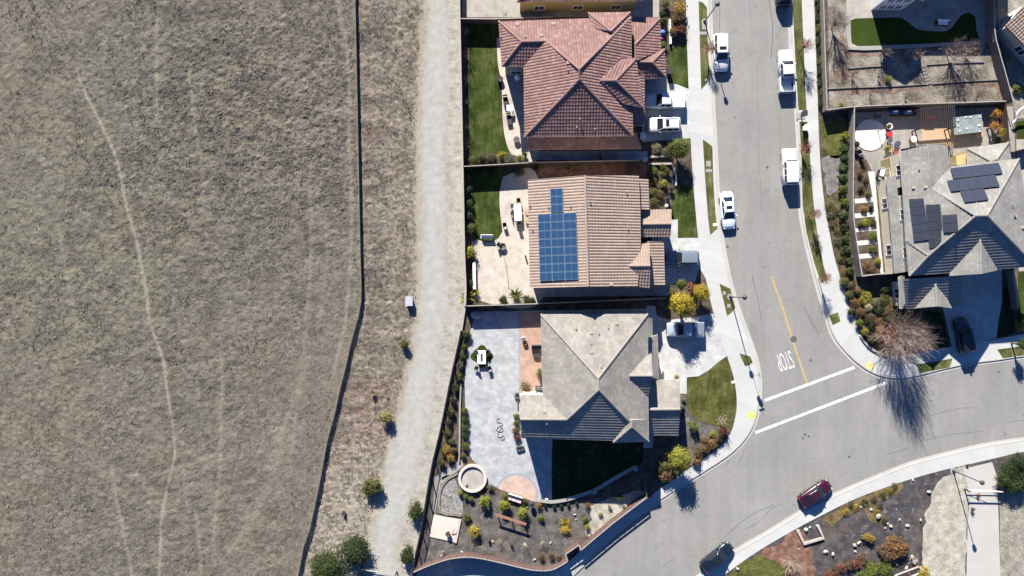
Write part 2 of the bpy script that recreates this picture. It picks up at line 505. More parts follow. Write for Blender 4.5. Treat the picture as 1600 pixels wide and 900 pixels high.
M['road_white'] = m_worn('road_marking_white', (0.55, 0.55, 0.54))
M['road_yellow'] = m_worn('road_marking_yellow', (0.37, 0.27, 0.115))
M['dome_yellow'] = m_plain('yellow_paving_pad', (0.50, 0.44, 0.10), 0.1, 5, 0.8)
M['dome_straw'] = m_plain('faded_yellow_pad', (0.55, 0.45, 0.17), 0.1, 5, 0.8)
M['tar'] = m_plain('tar_seam', (0.075, 0.075, 0.075), 0.3, 5, 0.7)
M['iron'] = m_plain('black_iron', (0.02, 0.02, 0.022), 0.2, 5, 0.5)
M['pole'] = m_plain('dark_grey_pole', (0.045, 0.045, 0.05), 0.15, 5, 0.5, 0.3)
M['galv'] = m_plain('galvanised_steel', (0.35, 0.36, 0.37), 0.1, 5, 0.45, 0.6)
M['fence_brown'] = m_wood('brown_fence_wood', (0.082, 0.052, 0.045))
M['fence_dark'] = m_wood('weathered_brown_fence', (0.07, 0.048, 0.036))
M['fence_grey'] = m_wood('weathered_grey_fence', (0.15, 0.138, 0.125))
M['fence_field'] = m_wood('old_field_fence_wood', (0.135, 0.125, 0.108))
M['cap_pale'] = m_plain('pale_wall_cap', (0.26, 0.235, 0.21), 0.12, 3)
M['wall_block'] = m_plain('tan_block_wall', (0.30, 0.26, 0.21), 0.12, 3)
M['bark'] = m_plain('bark', (0.085, 0.068, 0.055), 0.3, 6)
M['twig_grey'] = m_plain('pale_grey_twigs', (0.235, 0.18, 0.155), 0.25, 6)
M['twig_red'] = m_plain('red_brown_twigs', (0.30, 0.135, 0.085), 0.25, 6)
M['twig_dark'] = m_plain('dark_twigs', (0.10, 0.08, 0.066), 0.25, 6)
M['twig_straw'] = m_plain('straw_twigs', (0.30, 0.25, 0.18), 0.2, 6)
M['leaf'] = m_leaf('leaves')
M['rock_white'] = m_plain('white_rock', (0.29, 0.27, 0.245), 0.35, 4, 0.9, 0, 0.03)
M['rock_tan'] = m_plain('tan_rock', (0.36, 0.30, 0.26), 0.2, 3, 0.9, 0, 0.03)
M['rubber'] = m_plain('tyre_rubber', (0.018, 0.018, 0.018), 0.2, 5, 0.8)
M['rim'] = m_plain('wheel_rim', (0.38, 0.38, 0.39), 0.1, 5, 0.35, 0.8)
q = N('car_glass'); q.col((0.012, 0.015, 0.02)); q.set(Roughness=0.06); q.b.inputs['Specular IOR Level'].default_value = 0.5; M['glass'] = q.m
q = N('window_glass'); q.col((0.03, 0.035, 0.045)); q.set(Roughness=0.08); q.b.inputs['Specular IOR Level'].default_value = 0.5; M['pane'] = q.m
M['car_white'] = m_paint('white_car_paint', (0.47, 0.48, 0.49))
M['car_silver'] = m_paint('silver_car_paint', (0.42, 0.46, 0.50))
M['car_pale'] = m_paint('pale_silver_car_paint', (0.55, 0.60, 0.65))
M['car_grey'] = m_paint('grey_car_paint', (0.13, 0.16, 0.19))
M['car_steel'] = m_paint('steel_blue_car_paint', (0.26, 0.31, 0.36))
M['car_black'] = m_paint('black_car_paint', (0.010, 0.011, 0.014))
M['car_navy'] = m_paint('navy_car_paint', (0.007, 0.011, 0.02))
M['car_red'] = m_paint('dark_red_car_paint', (0.034, 0.004, 0.010))
M['black_plastic'] = m_plain('black_plastic', (0.02, 0.02, 0.02), 0.2, 5, 0.6)
M['lamp_red'] = m_plain('red_lamp_lens', (0.30, 0.02, 0.02), 0.05, 5, 0.2)
M['lamp_clear'] = m_plain('clear_lamp_lens', (0.6, 0.6, 0.6), 0.05, 5, 0.15)
M['panel_blue'] = m_panel('blue_solar_cells', (0.018, 0.046, 0.100), (0.11, 0.17, 0.25), 2, 1)
M['panel_dark'] = m_panel('dark_solar_cells', (0.030, 0.034, 0.048), (0.042, 0.047, 0.062), 1, 1)
M['panel_frame'] = m_plain('aluminium_frame', (0.20, 0.27, 0.34), 0.05, 5, 0.4, 0.5)
M['frame_black'] = m_plain('black_frame', (0.025, 0.027, 0.035), 0.05, 5, 0.4)
M['red'] = m_plain('red_plastic', (0.30, 0.03, 0.04), 0.1, 5, 0.5)
M['blue'] = m_plain('blue_plastic', (0.05, 0.12, 0.27), 0.1, 5, 0.5)
M['pink'] = m_plain('pink_plastic', (0.55, 0.10, 0.32), 0.1, 5, 0.5)
M['sign_red'] = m_plain('stop_sign_red', (0.42, 0.02, 0.03), 0.05, 5, 0.4)
M['sign_green'] = m_plain('street_sign_green', (0.02, 0.17, 0.08), 0.05, 5, 0.4)
M['terracotta'] = m_plain('terracotta_clay', (0.19, 0.065, 0.035), 0.2, 5, 0.8)
M['wood_red'] = m_wood('red_stained_wood', (0.20, 0.10, 0.075))
M['wood_deck'] = m_wood('tan_deck_wood', (0.33, 0.24, 0.16))
M['wood_dark'] = m_wood('dark_timber', (0.03, 0.026, 0.026))
M['cloth_white'] = m_plain('white_cloth', (0.68, 0.70, 0.72), 0.05, 4)
M['cloth_pink'] = m_plain('pink_striped_cloth', (0.52, 0.38, 0.37), 0.25, 5)
M['cushion'] = m_plain('charcoal_cushion', (0.035, 0.035, 0.038), 0.2, 5)
M['spa_cover'] = m_plain('grey_vinyl_cover', (0.17, 0.20, 0.20), 0.25, 2.5, 0.5)
M['patio_taupe'] = m_grid('taupe_concrete', (0.215, 0.203, 0.188), (0.15, 0.14, 0.13), 2.2, 4.4, 0.02, 0.0, 0.04)
M['pad'] = m_plain('pale_round_pad_concrete', (0.46, 0.43, 0.395), 0.06, 2)
M['step_pale'] = m_plain('pale_slab_concrete', (0.43, 0.425, 0.40), 0.08, 2)
M['muted_kerb'] = m_plain('muted_pinkish_kerb', (0.30, 0.27, 0.245), 0.2, 3)
M['slab'] = m_plain('cream_concrete', (0.40, 0.37, 0.335), 0.08, 2)
M['creek_edge'] = m_plain('mottled_pebbles', (0.15, 0.13, 0.105), 0.6, 5)
M['spa_side'] = m_wood('brown_cabinet_wood', (0.14, 0.085, 0.055))

# ------------------------------------------------------------------ the setting: terrain
_rng = np.random.default_rng(11)
_tabs = {}
def vnoise(x, y, scale, seed):
    if seed not in _tabs: _tabs[seed] = np.random.default_rng(seed).random((256, 256))
    T = _tabs[seed]
    u = x / scale; v = y / scale
    iu = np.floor(u).astype(int); iv = np.floor(v).astype(int)
    fu = u - iu; fv = v - iv
    fu = fu * fu * (3 - 2 * fu); fv = fv * fv * (3 - 2 * fv)
    a = T[iu % 256, iv % 256]; b = T[(iu + 1) % 256, iv % 256]
    c = T[iu % 256, (iv + 1) % 256]; d = T[(iu + 1) % 256, (iv + 1) % 256]
    return (a * (1 - fu) + b * fu) * (1 - fv) + (c * (1 - fu) + d * fu) * fv
def fbm(x, y, scale, seed, octs=4, gain=0.55):
    s = 0; w = 1; tot = 0
    for i in range(octs):
        s = s + w * vnoise(x + 17.3 * i, y - 9.1 * i, scale / 2 ** i, seed + i); tot += w; w *= gain
    return s / tot
def line_dist(x, y, P):
    d = np.full(x.shape, 1e9)
    for a, b in zip(P[:-1], P[1:]):
        ex, ey = b.x - a.x, b.y - a.y
        L = ex * ex + ey * ey + 1e-9
        t = np.clip(((x - a.x) * ex + (y - a.y) * ey) / L, 0, 1)
        d = np.minimum(d, np.hypot(x - a.x - t * ex, y - a.y - t * ey))
    return d
def x_at(P, y):
    """x of a line that runs down the picture, at each y"""
    Q = sorted(P, key=lambda p: p.y)
    return np.interp(y, [p.y for p in Q], [p.x for p in Q])

def terrain(name, x0, x1, y0, y1, res, fn, mat):
    nx = int((x1 - x0) / res) + 1; ny = int((y1 - y0) / res) + 1
    xs = np.linspace(x0, x1, nx); ys = np.linspace(y0, y1, ny)
    X, Y = np.meshgrid(xs, ys)
    jit = np.random.default_rng(5)
    X = X + (jit.random(X.shape) - 0.5) * res * 0.5
    Y = Y + (jit.random(Y.shape) - 0.5) * res * 0.5
    Z, COL, KEEP = fn(X, Y)
    idx = np.arange(nx * ny).reshape(ny, nx)
    q = np.stack([idx[:-1, :-1], idx[:-1, 1:], idx[1:, 1:], idx[1:, :-1]], -1).reshape(-1, 4)
    k = KEEP.reshape(-1)
    q = q[k[q].all(1)]
    used = np.zeros(nx * ny, bool); used[q.reshape(-1)] = True
    remap = np.cumsum(used) - 1
    V = np.stack([X.reshape(-1), Y.reshape(-1), Z.reshape(-1)], -1)[used]
    q = remap[q]
    me = bpy.data.meshes.new(name)
    me.vertices.add(len(V)); me.vertices.foreach_set('co', V.astype(np.float32).reshape(-1))
    me.loops.add(q.size); me.loops.foreach_set('vertex_index', q.reshape(-1).astype(np.int32))
    me.polygons.add(len(q)); me.polygons.foreach_set('loop_start', (np.arange(len(q)) * 4).astype(np.int32))
    me.polygons.foreach_set('loop_total', np.full(len(q), 4, np.int32))
    me.update(calc_edges=True)
    ca = me.color_attributes.new('Col', 'FLOAT_COLOR', 'POINT')
    cc = np.concatenate([COL.reshape(-1, 3)[used], np.ones((len(V), 1))], 1)
    ca.data.foreach_set('color', cc.astype(np.float32).reshape(-1))
    me.materials.append(mat)
    o = bpy.data.objects.new(name, me); C.objects.link(o)
    o['kind'] = 'structure'
    return o

def cmix(a, b, t):
    return np.asarray(a) * (1 - t[..., None]) + np.asarray(b) * t[..., None]
def ss(x, a, b):
    t = np.clip((x - a) / (b - a), 0, 1); return t * t * (3 - 2 * t)

FIELD_FENCE = [(555, -120), (556, 0), (558, 100), (560, 200), (562, 300), (564, 400), (565, 470), (556, 510), (548, 540), (541, 573), (532, 608), (524, 645), (513, 685), (502, 745), (485, 825), (476, 850), (467, 897), (440, 1010)]
PATH_L = [(669, -120), (668, 0), (662, 60), (658, 150), (655, 250), (655, 350), (656, 400), (654, 487), (641, 568), (629, 620), (620, 660), (609, 700), (601, 741), (588, 790), (577, 842), (574, 900), (560, 1010)]
PATH_R = [(700, -120), (700, 0), (701, 200), (702, 400), (697, 487), (688, 560), (680, 620), (672, 670), (660, 715), (650, 765), (638, 800), (626, 850), (628, 900), (640, 1010)]
WALL_L = [(716, -120), (717, 0), (719, 100), (721, 200), (723, 300), (725, 400), (727, 450), (726, 478), (720, 517), (715, 540), (706, 581), (697, 625), (688, 670), (676, 720), (667, 770), (659, 820), (648, 870), (645, 894), (640, 1010)]
lf = gl(FIELD_FENCE, 0, 2); lpl = gl(PATH_L, 0, 1.5); lpr = gl(PATH_R, 0, 1.5); lw = gl(WALL_L, 0, 1.5)

TRACKS = [  # points, half width in metres, strength
    ([(118, 105), (130, 140), (150, 175), (165, 205), (185, 255), (195, 310), (212, 375), (228, 450), (235, 510), (255, 560), (262, 610), (268, 660), (272, 710), (262, 750), (255, 790), (250, 850), (247, 920)], 0.17, 1.0),
    ([(527, -20), (531, 30), (540, 70), (544, 130), (546, 200), (548, 300), (547, 400), (540, 500), (520, 590)], 0.26, 0.45),
    ([(296, 110), (304, 190), (313, 250), (318, 320)], 0.2, 0.32),
    ([(245, 30), (244, 120), (245, 190)], 0.2, 0.3),
    ([(483, 280), (485, 350), (484, 440), (477, 510), (470, 590), (462, 650), (452, 720)], 0.24, 0.28),
    ([(508, 330), (510, 400), (500, 500)], 0.24, 0.2),
    ([(344, 540), (347, 600), (345, 660), (343, 720), (338, 790), (332, 870)], 0.22, 0.45),
    ([(235, 745), (262, 735), (290, 727), (340, 708)], 0.22, 0.55),
    ([(173, 725), (182, 780), (195, 840), (207, 900)], 0.24, 0.5),
    ([(90, 350), (100, 410), (110, 470), (119, 510)], 0.25, 0.4),
    ([(285, 720), (288, 770), (296, 800)], 0.2, 0.35),
    ([(440, 680), (425, 740), (400, 800), (360, 860)], 0.5, 0.3),
    ([(480, 560), (455, 640), (430, 690)], 0.4, 0.3),
    ([(306, 800), (312, 860), (312, 920)], 0.22, 0.4),
]

def field_fn(X, Y):
    fx = x_at(lf, Y)
    keep = X < fx + 0.15
    px = X * 12 + 800; py = 450 - Y * 12
    big = fbm(X, Y, 22, 20, 3); mid = fbm(X + 40, Y, 6, 30, 4); fine = fbm(X, Y + 70, 1.3, 40, 4); tiny = fbm(X, Y, 0.55, 50, 2)
    grain = np.random.default_rng(8).random(X.shape)
    dk = fbm(X - 31, Y * 1.6, 2.6, 60, 4)
    rough = np.exp(-(((px - 400) / 210) ** 2 + ((py - 170) / 190) ** 2))
    rough = 0.95 + 0.75 * rough + 0.5 * (big - 0.5)
    smooth_strip = ss(px, 400, 520) * ss(py, 380, 560)
    rough *= 1 - 0.4 * smooth_strip
    z = 0.06 + rough * (0.13 * (fine - 0.5) + 0.15 * (tiny - 0.5) + 0.07 * (grain - 0.5)) + 0.07 * (mid - 0.5)
    # shallow furrow across and mower rows
    row = np.sin((X * 0.9 + 0.25 * Y) * 4.1 + 5 * mid) * 0.5 + 0.5
    col = cmix((0.150, 0.137, 0.113), (0.124, 0.119, 0.098), ss(mid, 0.35, 0.65))
    col = cmix(col, (0.140, 0.138, 0.096), 0.7 * ss(big, 0.42, 0.66) * ss(px, 420, 120))
    col = cmix(col, (0.172, 0.140, 0.092), 0.65 * ss(fbm(X + 9, Y, 8, 70, 4), 0.52, 0.68))
    col = cmix(col, (0.150, 0.130, 0.118), 0.6 * ss(px, 360, 520))
    col = cmix(col, (0.135, 0.148, 0.105), 0.5 * np.exp(-((px - 150) / 190) ** 2 - ((py - 290) / 200) ** 2))
    col = cmix(col, (0.072, 0.066, 0.056), np.clip(rough, 0, 1.4) * 0.85 * ss(dk, 0.50, 0.66))
    col = cmix(col, (0.205, 0.190, 0.160), 0.5 * ss(tiny, 0.60, 0.85))
    col = cmix(col, (0.185, 0.172, 0.148), 0.18 * row)
    # two long shadows of old swales that read darker
    for (a, b, w_) in (([(130, 292), (200, 292), (250, 285)], None, 0.5), ([(230, 565), (300, 570), (330, 560)], None, 0.4)):
        d = line_dist(X, Y, [G(*q_) for q_ in a]); z -= 0.10 * np.exp(-(d / w_) ** 2)
    tm = np.zeros(X.shape)
    for pts, hw, st in TRACKS:
        d = line_dist(X + 0.5 * (mid - 0.5), Y, gl(pts, 0, 1.2)) + 0.35 * (fine - 0.5) + 0.15 * (grain - 0.5)
        m = np.exp(-(np.maximum(d, 0) / hw) ** 2) * st * np.clip(0.55 + 0.9 * (mid - 0.2), 0.3, 1.15)
        m = np.clip(m * 1.25, 0, 1)
        z = z * (1 - 0.8 * m) + 0.03 * 0.8 * m
        tm = np.maximum(tm, m)
    d = np.hypot(X - G(212, 743).x, (Y - G(212, 743).y) * 1.6) + 0.9 * (fine - 0.5)
    col = cmix(col, (0.36, 0.35, 0.32), 0.8 * np.exp(-(np.maximum(d, 0) / 0.75) ** 2))
    d = np.hypot((X - G(436, 682).x) * 0.8, Y - G(436, 682).y) + 1.5 * (fine - 0.5)
    col = cmix(col, (0.235, 0.215, 0.175), 0.55 * np.exp(-(np.maximum(d, 0) / 2.6) ** 2))
    d = fx - X
    col = cmix(col, (0.195, 0.178, 0.128), 0.7 * np.exp(-(d / 0.6) ** 2))
    z = np.where(d < 0.6, z * 0.5 + 0.03, z)
    col = cmix(col, (0.060, 0.052, 0.044), 0.42 * np.clip(rough, 0, 1.3) * ss(fbm(X + 5, Y * 1.3, 0.8, 90, 3), 0.54, 0.74))
    col = cmix(col, (0.225, 0.20, 0.165), 0.30 * ss(fbm(X + 25, Y * 1.3, 0.7, 95, 3), 0.56, 0.76))
    col = cmix(col, (0.127, 0.120, 0.110), 0.44 * np.ones(X.shape))
    col = cmix(col, (0.25, 0.235, 0.192), tm * 0.8)
    col = col * (0.80 + 0.40 * grain[..., None]) * np.array([0.84, 0.812, 0.772])
    return z, np.clip(col, 0.01, 1), keep

def verge_fn(X, Y):
    fx = x_at(lf, Y); wx = x_at(lw, Y); pl = x_at(lpl, Y); pr = x_at(lpr, Y)
    keep = (X > fx - 0.1) & (X < wx + 0.15)
    mid = fbm(X * 0.7, Y * 1.5, 2.4, 31, 4); fine = fbm(X * 0.8, Y * 1.5, 0.8, 41, 4); tiny = fbm(X, Y, 0.32, 51, 2); big = fbm(X, Y, 9, 21, 3)
    dl = pl - X; dr = X - pr
    inpath = np.minimum(-dl, -dr)                    # > 0 on the path
    off = np.maximum(np.maximum(dl, dr), 0)
    amp = ss(off, 0.0, 1.6) * np.where(dr > 0, 0.35, 1.0)
    z = 0.06 + amp * (0.20 * (fine - 0.45) + 0.10 * (tiny - 0.5) + 0.12 * (mid - 0.5))
    col = cmix((0.105, 0.088, 0.074), (0.158, 0.137, 0.112), ss(mid, 0.4, 0.65))
    col = cmix(col, (0.19, 0.165, 0.13), 0.7 * np.exp(-((dl - 3.2) / 1.3) ** 2))
    col = cmix(col, (0.070, 0.058, 0.046), 0.6 * ss(fine, 0.52, 0.72))
    col = cmix(col, (0.180, 0.125, 0.098), 0.5 * ss(big, 0.45, 0.7))
    col = cmix(col, (0.280, 0.255, 0.205), 0.5 * ss(tiny, 0.6, 0.9))
    yb = 450 - Y * 12
    col = cmix(col, (0.275, 0.250, 0.208), 0.55 * ss(yb, 620, 830) * ss(dl, 0, 1.2))
    col = col * (0.84 + 0.32 * np.random.default_rng(9).random(X.shape)[..., None])
    near = np.exp(-(np.maximum(dl, 0) / 1.1) ** 2) * (dl > -1.2)
    col = cmix(col, (0.275, 0.245, 0.195), 0.75 * near)
    col = np.where((dr > -1.2)[..., None], cmix((0.268, 0.258, 0.226), (0.228, 0.216, 0.184), ss(fine, 0.42, 0.68)), col)
    col = cmix(col, (0.17, 0.14, 0.11), 0.22 * ss(fine, 0.55, 0.7) * (dr > -1.2))
    col = cmix(col, (0.27, 0.262, 0.24), ss(inpath, 0.7, 1.5))
    return z, np.clip(col, 0.01, 1), keep

def path_fn(X, Y):
    pl = x_at(lpl, Y); pr = x_at(lpr, Y)
    fine = fbm(X, Y, 1.1, 42, 4); mid = fbm(X, Y * 0.4, 2.2, 33, 3); tiny = fbm(X, Y, 0.3, 52, 2)
    jl = 1.3 * (fine - 0.5)
    keep = (X > pl + jl) & (X < pr + 1.2 * (mid - 0.5) + 0.6 * (fine - 0.5))
    e = np.minimum(X - pl, pr - X)
    z = 0.066 + 0.006 * (tiny - 0.5)
    col = cmix((0.238, 0.227, 0.195), (0.268, 0.268, 0.250), ss(e, 0.0, 1.5))
    col = cmix(col, (0.265, 0.262, 0.242), 0.6 * ss(mid, 0.4, 0.7))
    col = cmix(col, (0.25, 0.235, 0.205), 0.35 * ss(fine, 0.55, 0.75))
    return z, col, keep

M['field'] = m_attr('dry_field_grass', 'Col', 0.05, 9.0, 0.32)
M['verge'] = m_attr('mown_verge_grass', 'Col', 0.05, 9.0, 0.35)
M['path'] = m_attr('gravel_path', 'Col', 0.012, 22.0, 0.10)

q = N('dry_plain'); q.col(q.ramp(q.noise(q.pos(), 0.25, 8, 0.7), [(0.3, (0.09, 0.082, 0.066)), (0.5, (0.135, 0.123, 0.1)), (0.7, (0.18, 0.165, 0.13))])); q.set(Roughness=1.0)
tag(mesh('ground', [(-900, -900, -0.08), (900, -900, -0.08), (900, 900, -0.08), (-900, 900, -0.08)], [(0, 1, 2, 3)], q.m), kind='structure')
terrain('dry_field', -80, -18.5, -47, 47, 0.125, field_fn, M['field'])
terrain('mown_verge', -31, -5.5, -46, 46, 0.125, verge_fn, M['verge'])
terrain('gravel_path', -20, -8, -46, 46, 0.14, path_fn, M['path'])

# dry tufts standing up from the field and the verge, too many to count
def tufts(name, pts, seed, rmin, rmax, c0, c1):
    r = np.random.default_rng(seed)
    n = len(pts)
    K = 7
    R = rmin + (rmax - rmin) * r.random(n) ** 2
    V = np.zeros((n, K, 3, 3))
    for k in range(K):
        a = 2 * np.pi * r.random(n); L = R * (0.7 + 0.7 * r.random(n)); wd = 0.10 * R + 0.008
        ox = R * 0.35 * (r.random(n) - 0.5); oy = R * 0.35 * (r.random(n) - 0.5)
        V[:, k, 0] = np.stack([pts[:, 0] + ox - wd * np.sin(a), pts[:, 1] + oy + wd * np.cos(a), np.full(n, 0.03)], 1)
        V[:, k, 1] = np.stack([pts[:, 0] + ox + wd * np.sin(a), pts[:, 1] + oy - wd * np.cos(a), np.full(n, 0.03)], 1)
        V[:, k, 2] = np.stack([pts[:, 0] + ox + L * np.cos(a), pts[:, 1] + oy + L * np.sin(a), 0.05 + R * (0.2 + 0.8 * r.random(n))], 1)
    T = np.arange(n * K * 3)
    me = bpy.data.meshes.new(name)
    me.vertices.add(n * K * 3); me.vertices.foreach_set('co', V.astype(np.float32).reshape(-1))
    me.loops.add(T.size); me.loops.foreach_set('vertex_index', T.astype(np.int32))
    me.polygons.add(n * K); me.polygons.foreach_set('loop_start', (np.arange(n * K) * 3).astype(np.int32)); me.polygons.foreach_set('loop_total', np.full(n * K, 3, np.int32))
    me.update(calc_edges=True)
    t = r.random(n)[:, None]
    col = np.asarray(c0) * (1 - t) + np.asarray(c1) * t
    cc = np.repeat(np.concatenate([col, np.ones((n, 1))], 1), K * 3, 0)
    ca = me.color_attributes.new('Col', 'FLOAT_COLOR', 'POINT'); ca.data.foreach_set('color', cc.astype(np.float32).reshape(-1))
    me.materials.append(M['field'])
    o = bpy.data.objects.new(name, me); C.objects.link(o)
    return tag(o, kind='stuff')
r_ = np.random.default_rng(77)
P_ = np.stack([r_.uniform(-75, -18.5, 60000), r_.uniform(-43, 43, 60000)], 1)
P_ = P_[P_[:, 0] < x_at(lf, P_[:, 1]) - 0.3]
pxx = P_[:, 0] * 12 + 800; pyy = 450 - P_[:, 1] * 12
dens = 0.30 + 0.6 * np.exp(-(((pxx - 400) / 230) ** 2 + ((pyy - 190) / 230) ** 2))
dens *= 0.35 + 1.3 * ss(fbm(P_[:, 0], P_[:, 1], 4.0, 60, 3), 0.4, 0.62)
md = np.full(len(P_), 9.0)
for pts, hw, st in TRACKS: md = np.minimum(md, line_dist(P_[:, 0], P_[:, 1], gl(pts, 0, 1.2)))
dens *= ss(md, 0.15, 0.6)
P_ = P_[r_.random(len(P_)) < dens]
tufts('dry_grass_tufts', P_, 3, 0.12, 0.34, (0.100, 0.094, 0.082), (0.165, 0.150, 0.122))
P_ = np.stack([r_.uniform(-30, -9, 13000), r_.uniform(-43, 43, 13000)], 1)
P_ = P_[(P_[:, 0] > x_at(lf, P_[:, 1]) + 0.3) & (P_[:, 0] < x_at(lpl, P_[:, 1]) - 0.5)]
tufts('dry_verge_tufts', P_, 4, 0.14, 0.38, (0.085, 0.073, 0.060), (0.19, 0.165, 0.13))

# ------------------------------------------------------------------ roads, kerbs, pavements
R_LEFT = [(1112, -150), (1113, 0), (1114, 35), (1118, 160), (1122, 235), (1125, 297), (1128, 337), (1133, 379), (1141, 422), (1152, 465), (1167, 508), (1180, 544), (1188, 570), (1191, 595), (1191, 622), (1186, 652), (1177, 675), (1162, 696), (1140, 716), (1102, 741), (1073, 759), (1016, 797), (975, 827), (940, 858), (908, 887), (880, 915), (820, 985)]
SW_LEFT = [(1070, -150), (1071.5, 0), (1076, 139), (1080, 235), (1083, 283), (1087, 331), (1091, 371), (1100, 420), (1110, 470), (1120, 505), (1136, 556), (1146, 588), (1151, 620), (1150, 646), (1142, 676), (1126, 697), (1100, 716), (1060, 744), (1028, 766), (1008, 781), (960, 816), (925, 846), (895, 872), (866, 898), (800, 960)]
R_RIGHT = [(1229, -150), (1231, 0), (1233, 75), (1241, 171), (1245, 240), (1247, 321), (1253, 363), (1264, 411), (1277, 459), (1288, 496), (1298, 526), (1314, 548), (1336, 570), (1360, 586), (1384, 594), (1410, 596), (1440, 590), (1480, 580), (1520, 572), (1560, 567), (1600, 561), (1760, 538)]
SW_RIGHT = [(1270, -150), (1272, 0), (1277, 140), (1280.5, 235), (1287, 310), (1296, 363), (1304, 403), (1315, 440), (1324, 466), (1336, 500), (1344, 524), (1356, 538), (1372, 549), (1392, 555), (1420, 553), (1462, 546), (1510, 538), (1556, 530), (1600, 522), (1760, 498)]
R_SOUTH = [(1010, 955), (1090, 898), (1148, 858), (1200, 828), (1252, 796), (1304, 770), (1360, 746), (1420, 722), (1480, 706), (1540, 692), (1600, 683), (1760, 660)]
SW_SOUTH = [(1040, 965), (1132, 898), (1180, 864), (1230, 834), (1280, 807), (1340, 778), (1400, 756), (1460, 738), (1520, 724), (1572, 712), (1600, 706), (1760, 682)]
rl, sl, rr, sr, rs, ssw = [gl(p_) for p_ in (R_LEFT, SW_LEFT, R_RIGHT, SW_RIGHT, R_SOUTH, SW_SOUTH)]

sheet('street', [G(860, -150), (78, 50, 0), (78, -50, 0), G(760, 1040), G(900, 860), G(1000, 700), G(1060, 300)], 0.0, M['asphalt'])
def kerbs(line, side):
    """gutter and kerb on the inner side of a road edge"""
    ribbon('gutter', line, offset_line(line, side * 0.36), 0.012, M['kerb'], 0.05)
    ribbon('kerb', offset_line(line, side * 0.36), offset_line(line, side * 0.54), 0.13, M['kerb'], 0.2)
    return offset_line(line, side * 0.54)
kb_l = kerbs(rl, -1)
kb_r = kerbs(rr, 1)
kb_s = kerbs(rs, -1)
ribbon('pavement', sl, kb_l, 0.122, M['sidewalk'], 0.2)
ribbon('pavement', sr, kb_r, 0.122, M['sidewalk'], 0.2)
ribbon('pavement', ssw, kb_s, 0.122, M['sidewalk'], 0.2)

# soil of the building plots
wl = [p_ for p_ in lw]
sheet('garden_ground', [(p_.x + 0.05, p_.y) for p_ in wl] + [G(720, 1010)] + [(p_.x, p_.y) for p_ in reversed(sl)], 0.09, M['soil'])
sheet('garden_ground', [(p_.x, p_.y) for p_ in sr] + [(78, 60)], 0.09, M['soil'])
sheet('garden_ground', [(p_.x, p_.y) for p_ in ssw] + [(78, -60), G(1020, 1020)], 0.09, M['dark_mulch'])

psheet('pavement', [(652, 894), (680, 881), (704, 874), (728, 871.5), (748, 873), (768, 877), (790, 882), (810, 887), (836, 892), (863, 891), (890, 877), (912, 885), (880, 915), (840, 950), (640, 950)], 0.118, M['sidewalk'], False)
# parkway lawns between pavement and kerb
def strip_lawn(name, px, mat='lawn_strip', z=0.136, smooth=False): return psheet(name, px, z, M[mat], smooth)
strip_lawn('parkway_lawn', [(1092, -100), (1104, -100), (1104, -8), (1092, -4)])
strip_lawn('parkway_lawn', [(1091.5, 2), (1098, 4), (1104.5, 12), (1105, 40), (1107, 90), (1109, 124), (1102, 133), (1095.5, 140)])
strip_lawn('parkway_lawn', [(1098, 218), (1104, 222), (1113, 229), (1115, 290), (1118, 335), (1121, 357), (1109.5, 367), (1106, 338), (1102, 285)])
strip_lawn('parkway_lawn', [(1124, 443), (1132, 447), (1141, 451), (1149, 481), (1143, 488), (1136, 494), (1130, 468)])
strip_lawn('parkway_lawn', [(1155, 552), (1163, 554), (1172, 557), (1176, 566), (1170, 571), (1164, 572)])
strip_lawn('parkway_lawn', [(1239, -100), (1251, -100), (1252.5, 0), (1258, 130), (1260, 172), (1247.5, 172), (1243, 100), (1239, 20)])
strip_lawn('parkway_lawn', [(1249, 190), (1261, 190), (1265, 238), (1268, 283), (1273, 337), (1280, 382), (1287, 417), (1293, 436), (1283, 443), (1272, 411), (1260, 363), (1254, 321), (1252, 240)])
strip_lawn('parkway_lawn', [(1295, 493), (1309, 488), (1313, 502), (1301, 508)])
strip_lawn('parkway_lawn', [(1432, 569), (1460, 565), (1488, 560), (1484, 574), (1437, 583)])
strip_lawn('parkway_lawn', [(1558, 546), (1595, 541), (1680, 530), (1690, 543), (1600, 555), (1567, 560)])

# street markings
def ground_strip(name, A, B, wd, z, mat):
    a, b = G(*A), G(*B); t = (b - a).normalized() * wd / 2; n = Vector((-t.y, t.x, 0))
    return tag(mesh(name, [(a - n).xy.to_3d() + Vector((0, 0, z)), (b - n).xy.to_3d() + Vector((0, 0, z)), (b + n).xy.to_3d() + Vector((0, 0, z)), (a + n).xy.to_3d() + Vector((0, 0, z))], [(0, 1, 2, 3)], mat), kind='structure')
ground_strip('crosswalk_line', (1195, 626), (1336, 574), 0.36, 0.004, M['road_white'])
ground_strip('crosswalk_line', (1180, 676.5), (1387, 597.5), 0.36, 0.004, M['road_white'])
ribbon('centre_line', offset_line(gl([(1205.5, 431), (1223.6, 482), (1240, 535), (1261, 598)], 0, 1), 0.13), offset_line(gl([(1205.5, 431), (1223.6, 482), (1240, 535), (1261, 598)], 0, 1), -0.13), 0.004, M['road_yellow'], 0.003)
fc = bpy.data.curves.new('stop_marking', 'FONT'); fc.body = 'STOP'; fc.size = 1.0; fc.align_x = 'CENTER'; fc.align_y = 'CENTER'; fc.space_character = 1.05
fo = bpy.data.objects.new('tmp', fc); C.objects.link(fo)
dg = bpy.context.evaluated_depsgraph_get()
fm = bpy.data.meshes.new_from_object(fo.evaluated_get(dg))
bpy.data.objects.remove(fo)
up = Vector((0.33, -0.94, 0)).normalized(); rt = Vector((-0.95, -0.30, 0)).normalized()
cen = G(1227, 564.5)
ys_ = [v.co.y for v in fm.vertices]; xs_ = [v.co.x for v in fm.vertices]
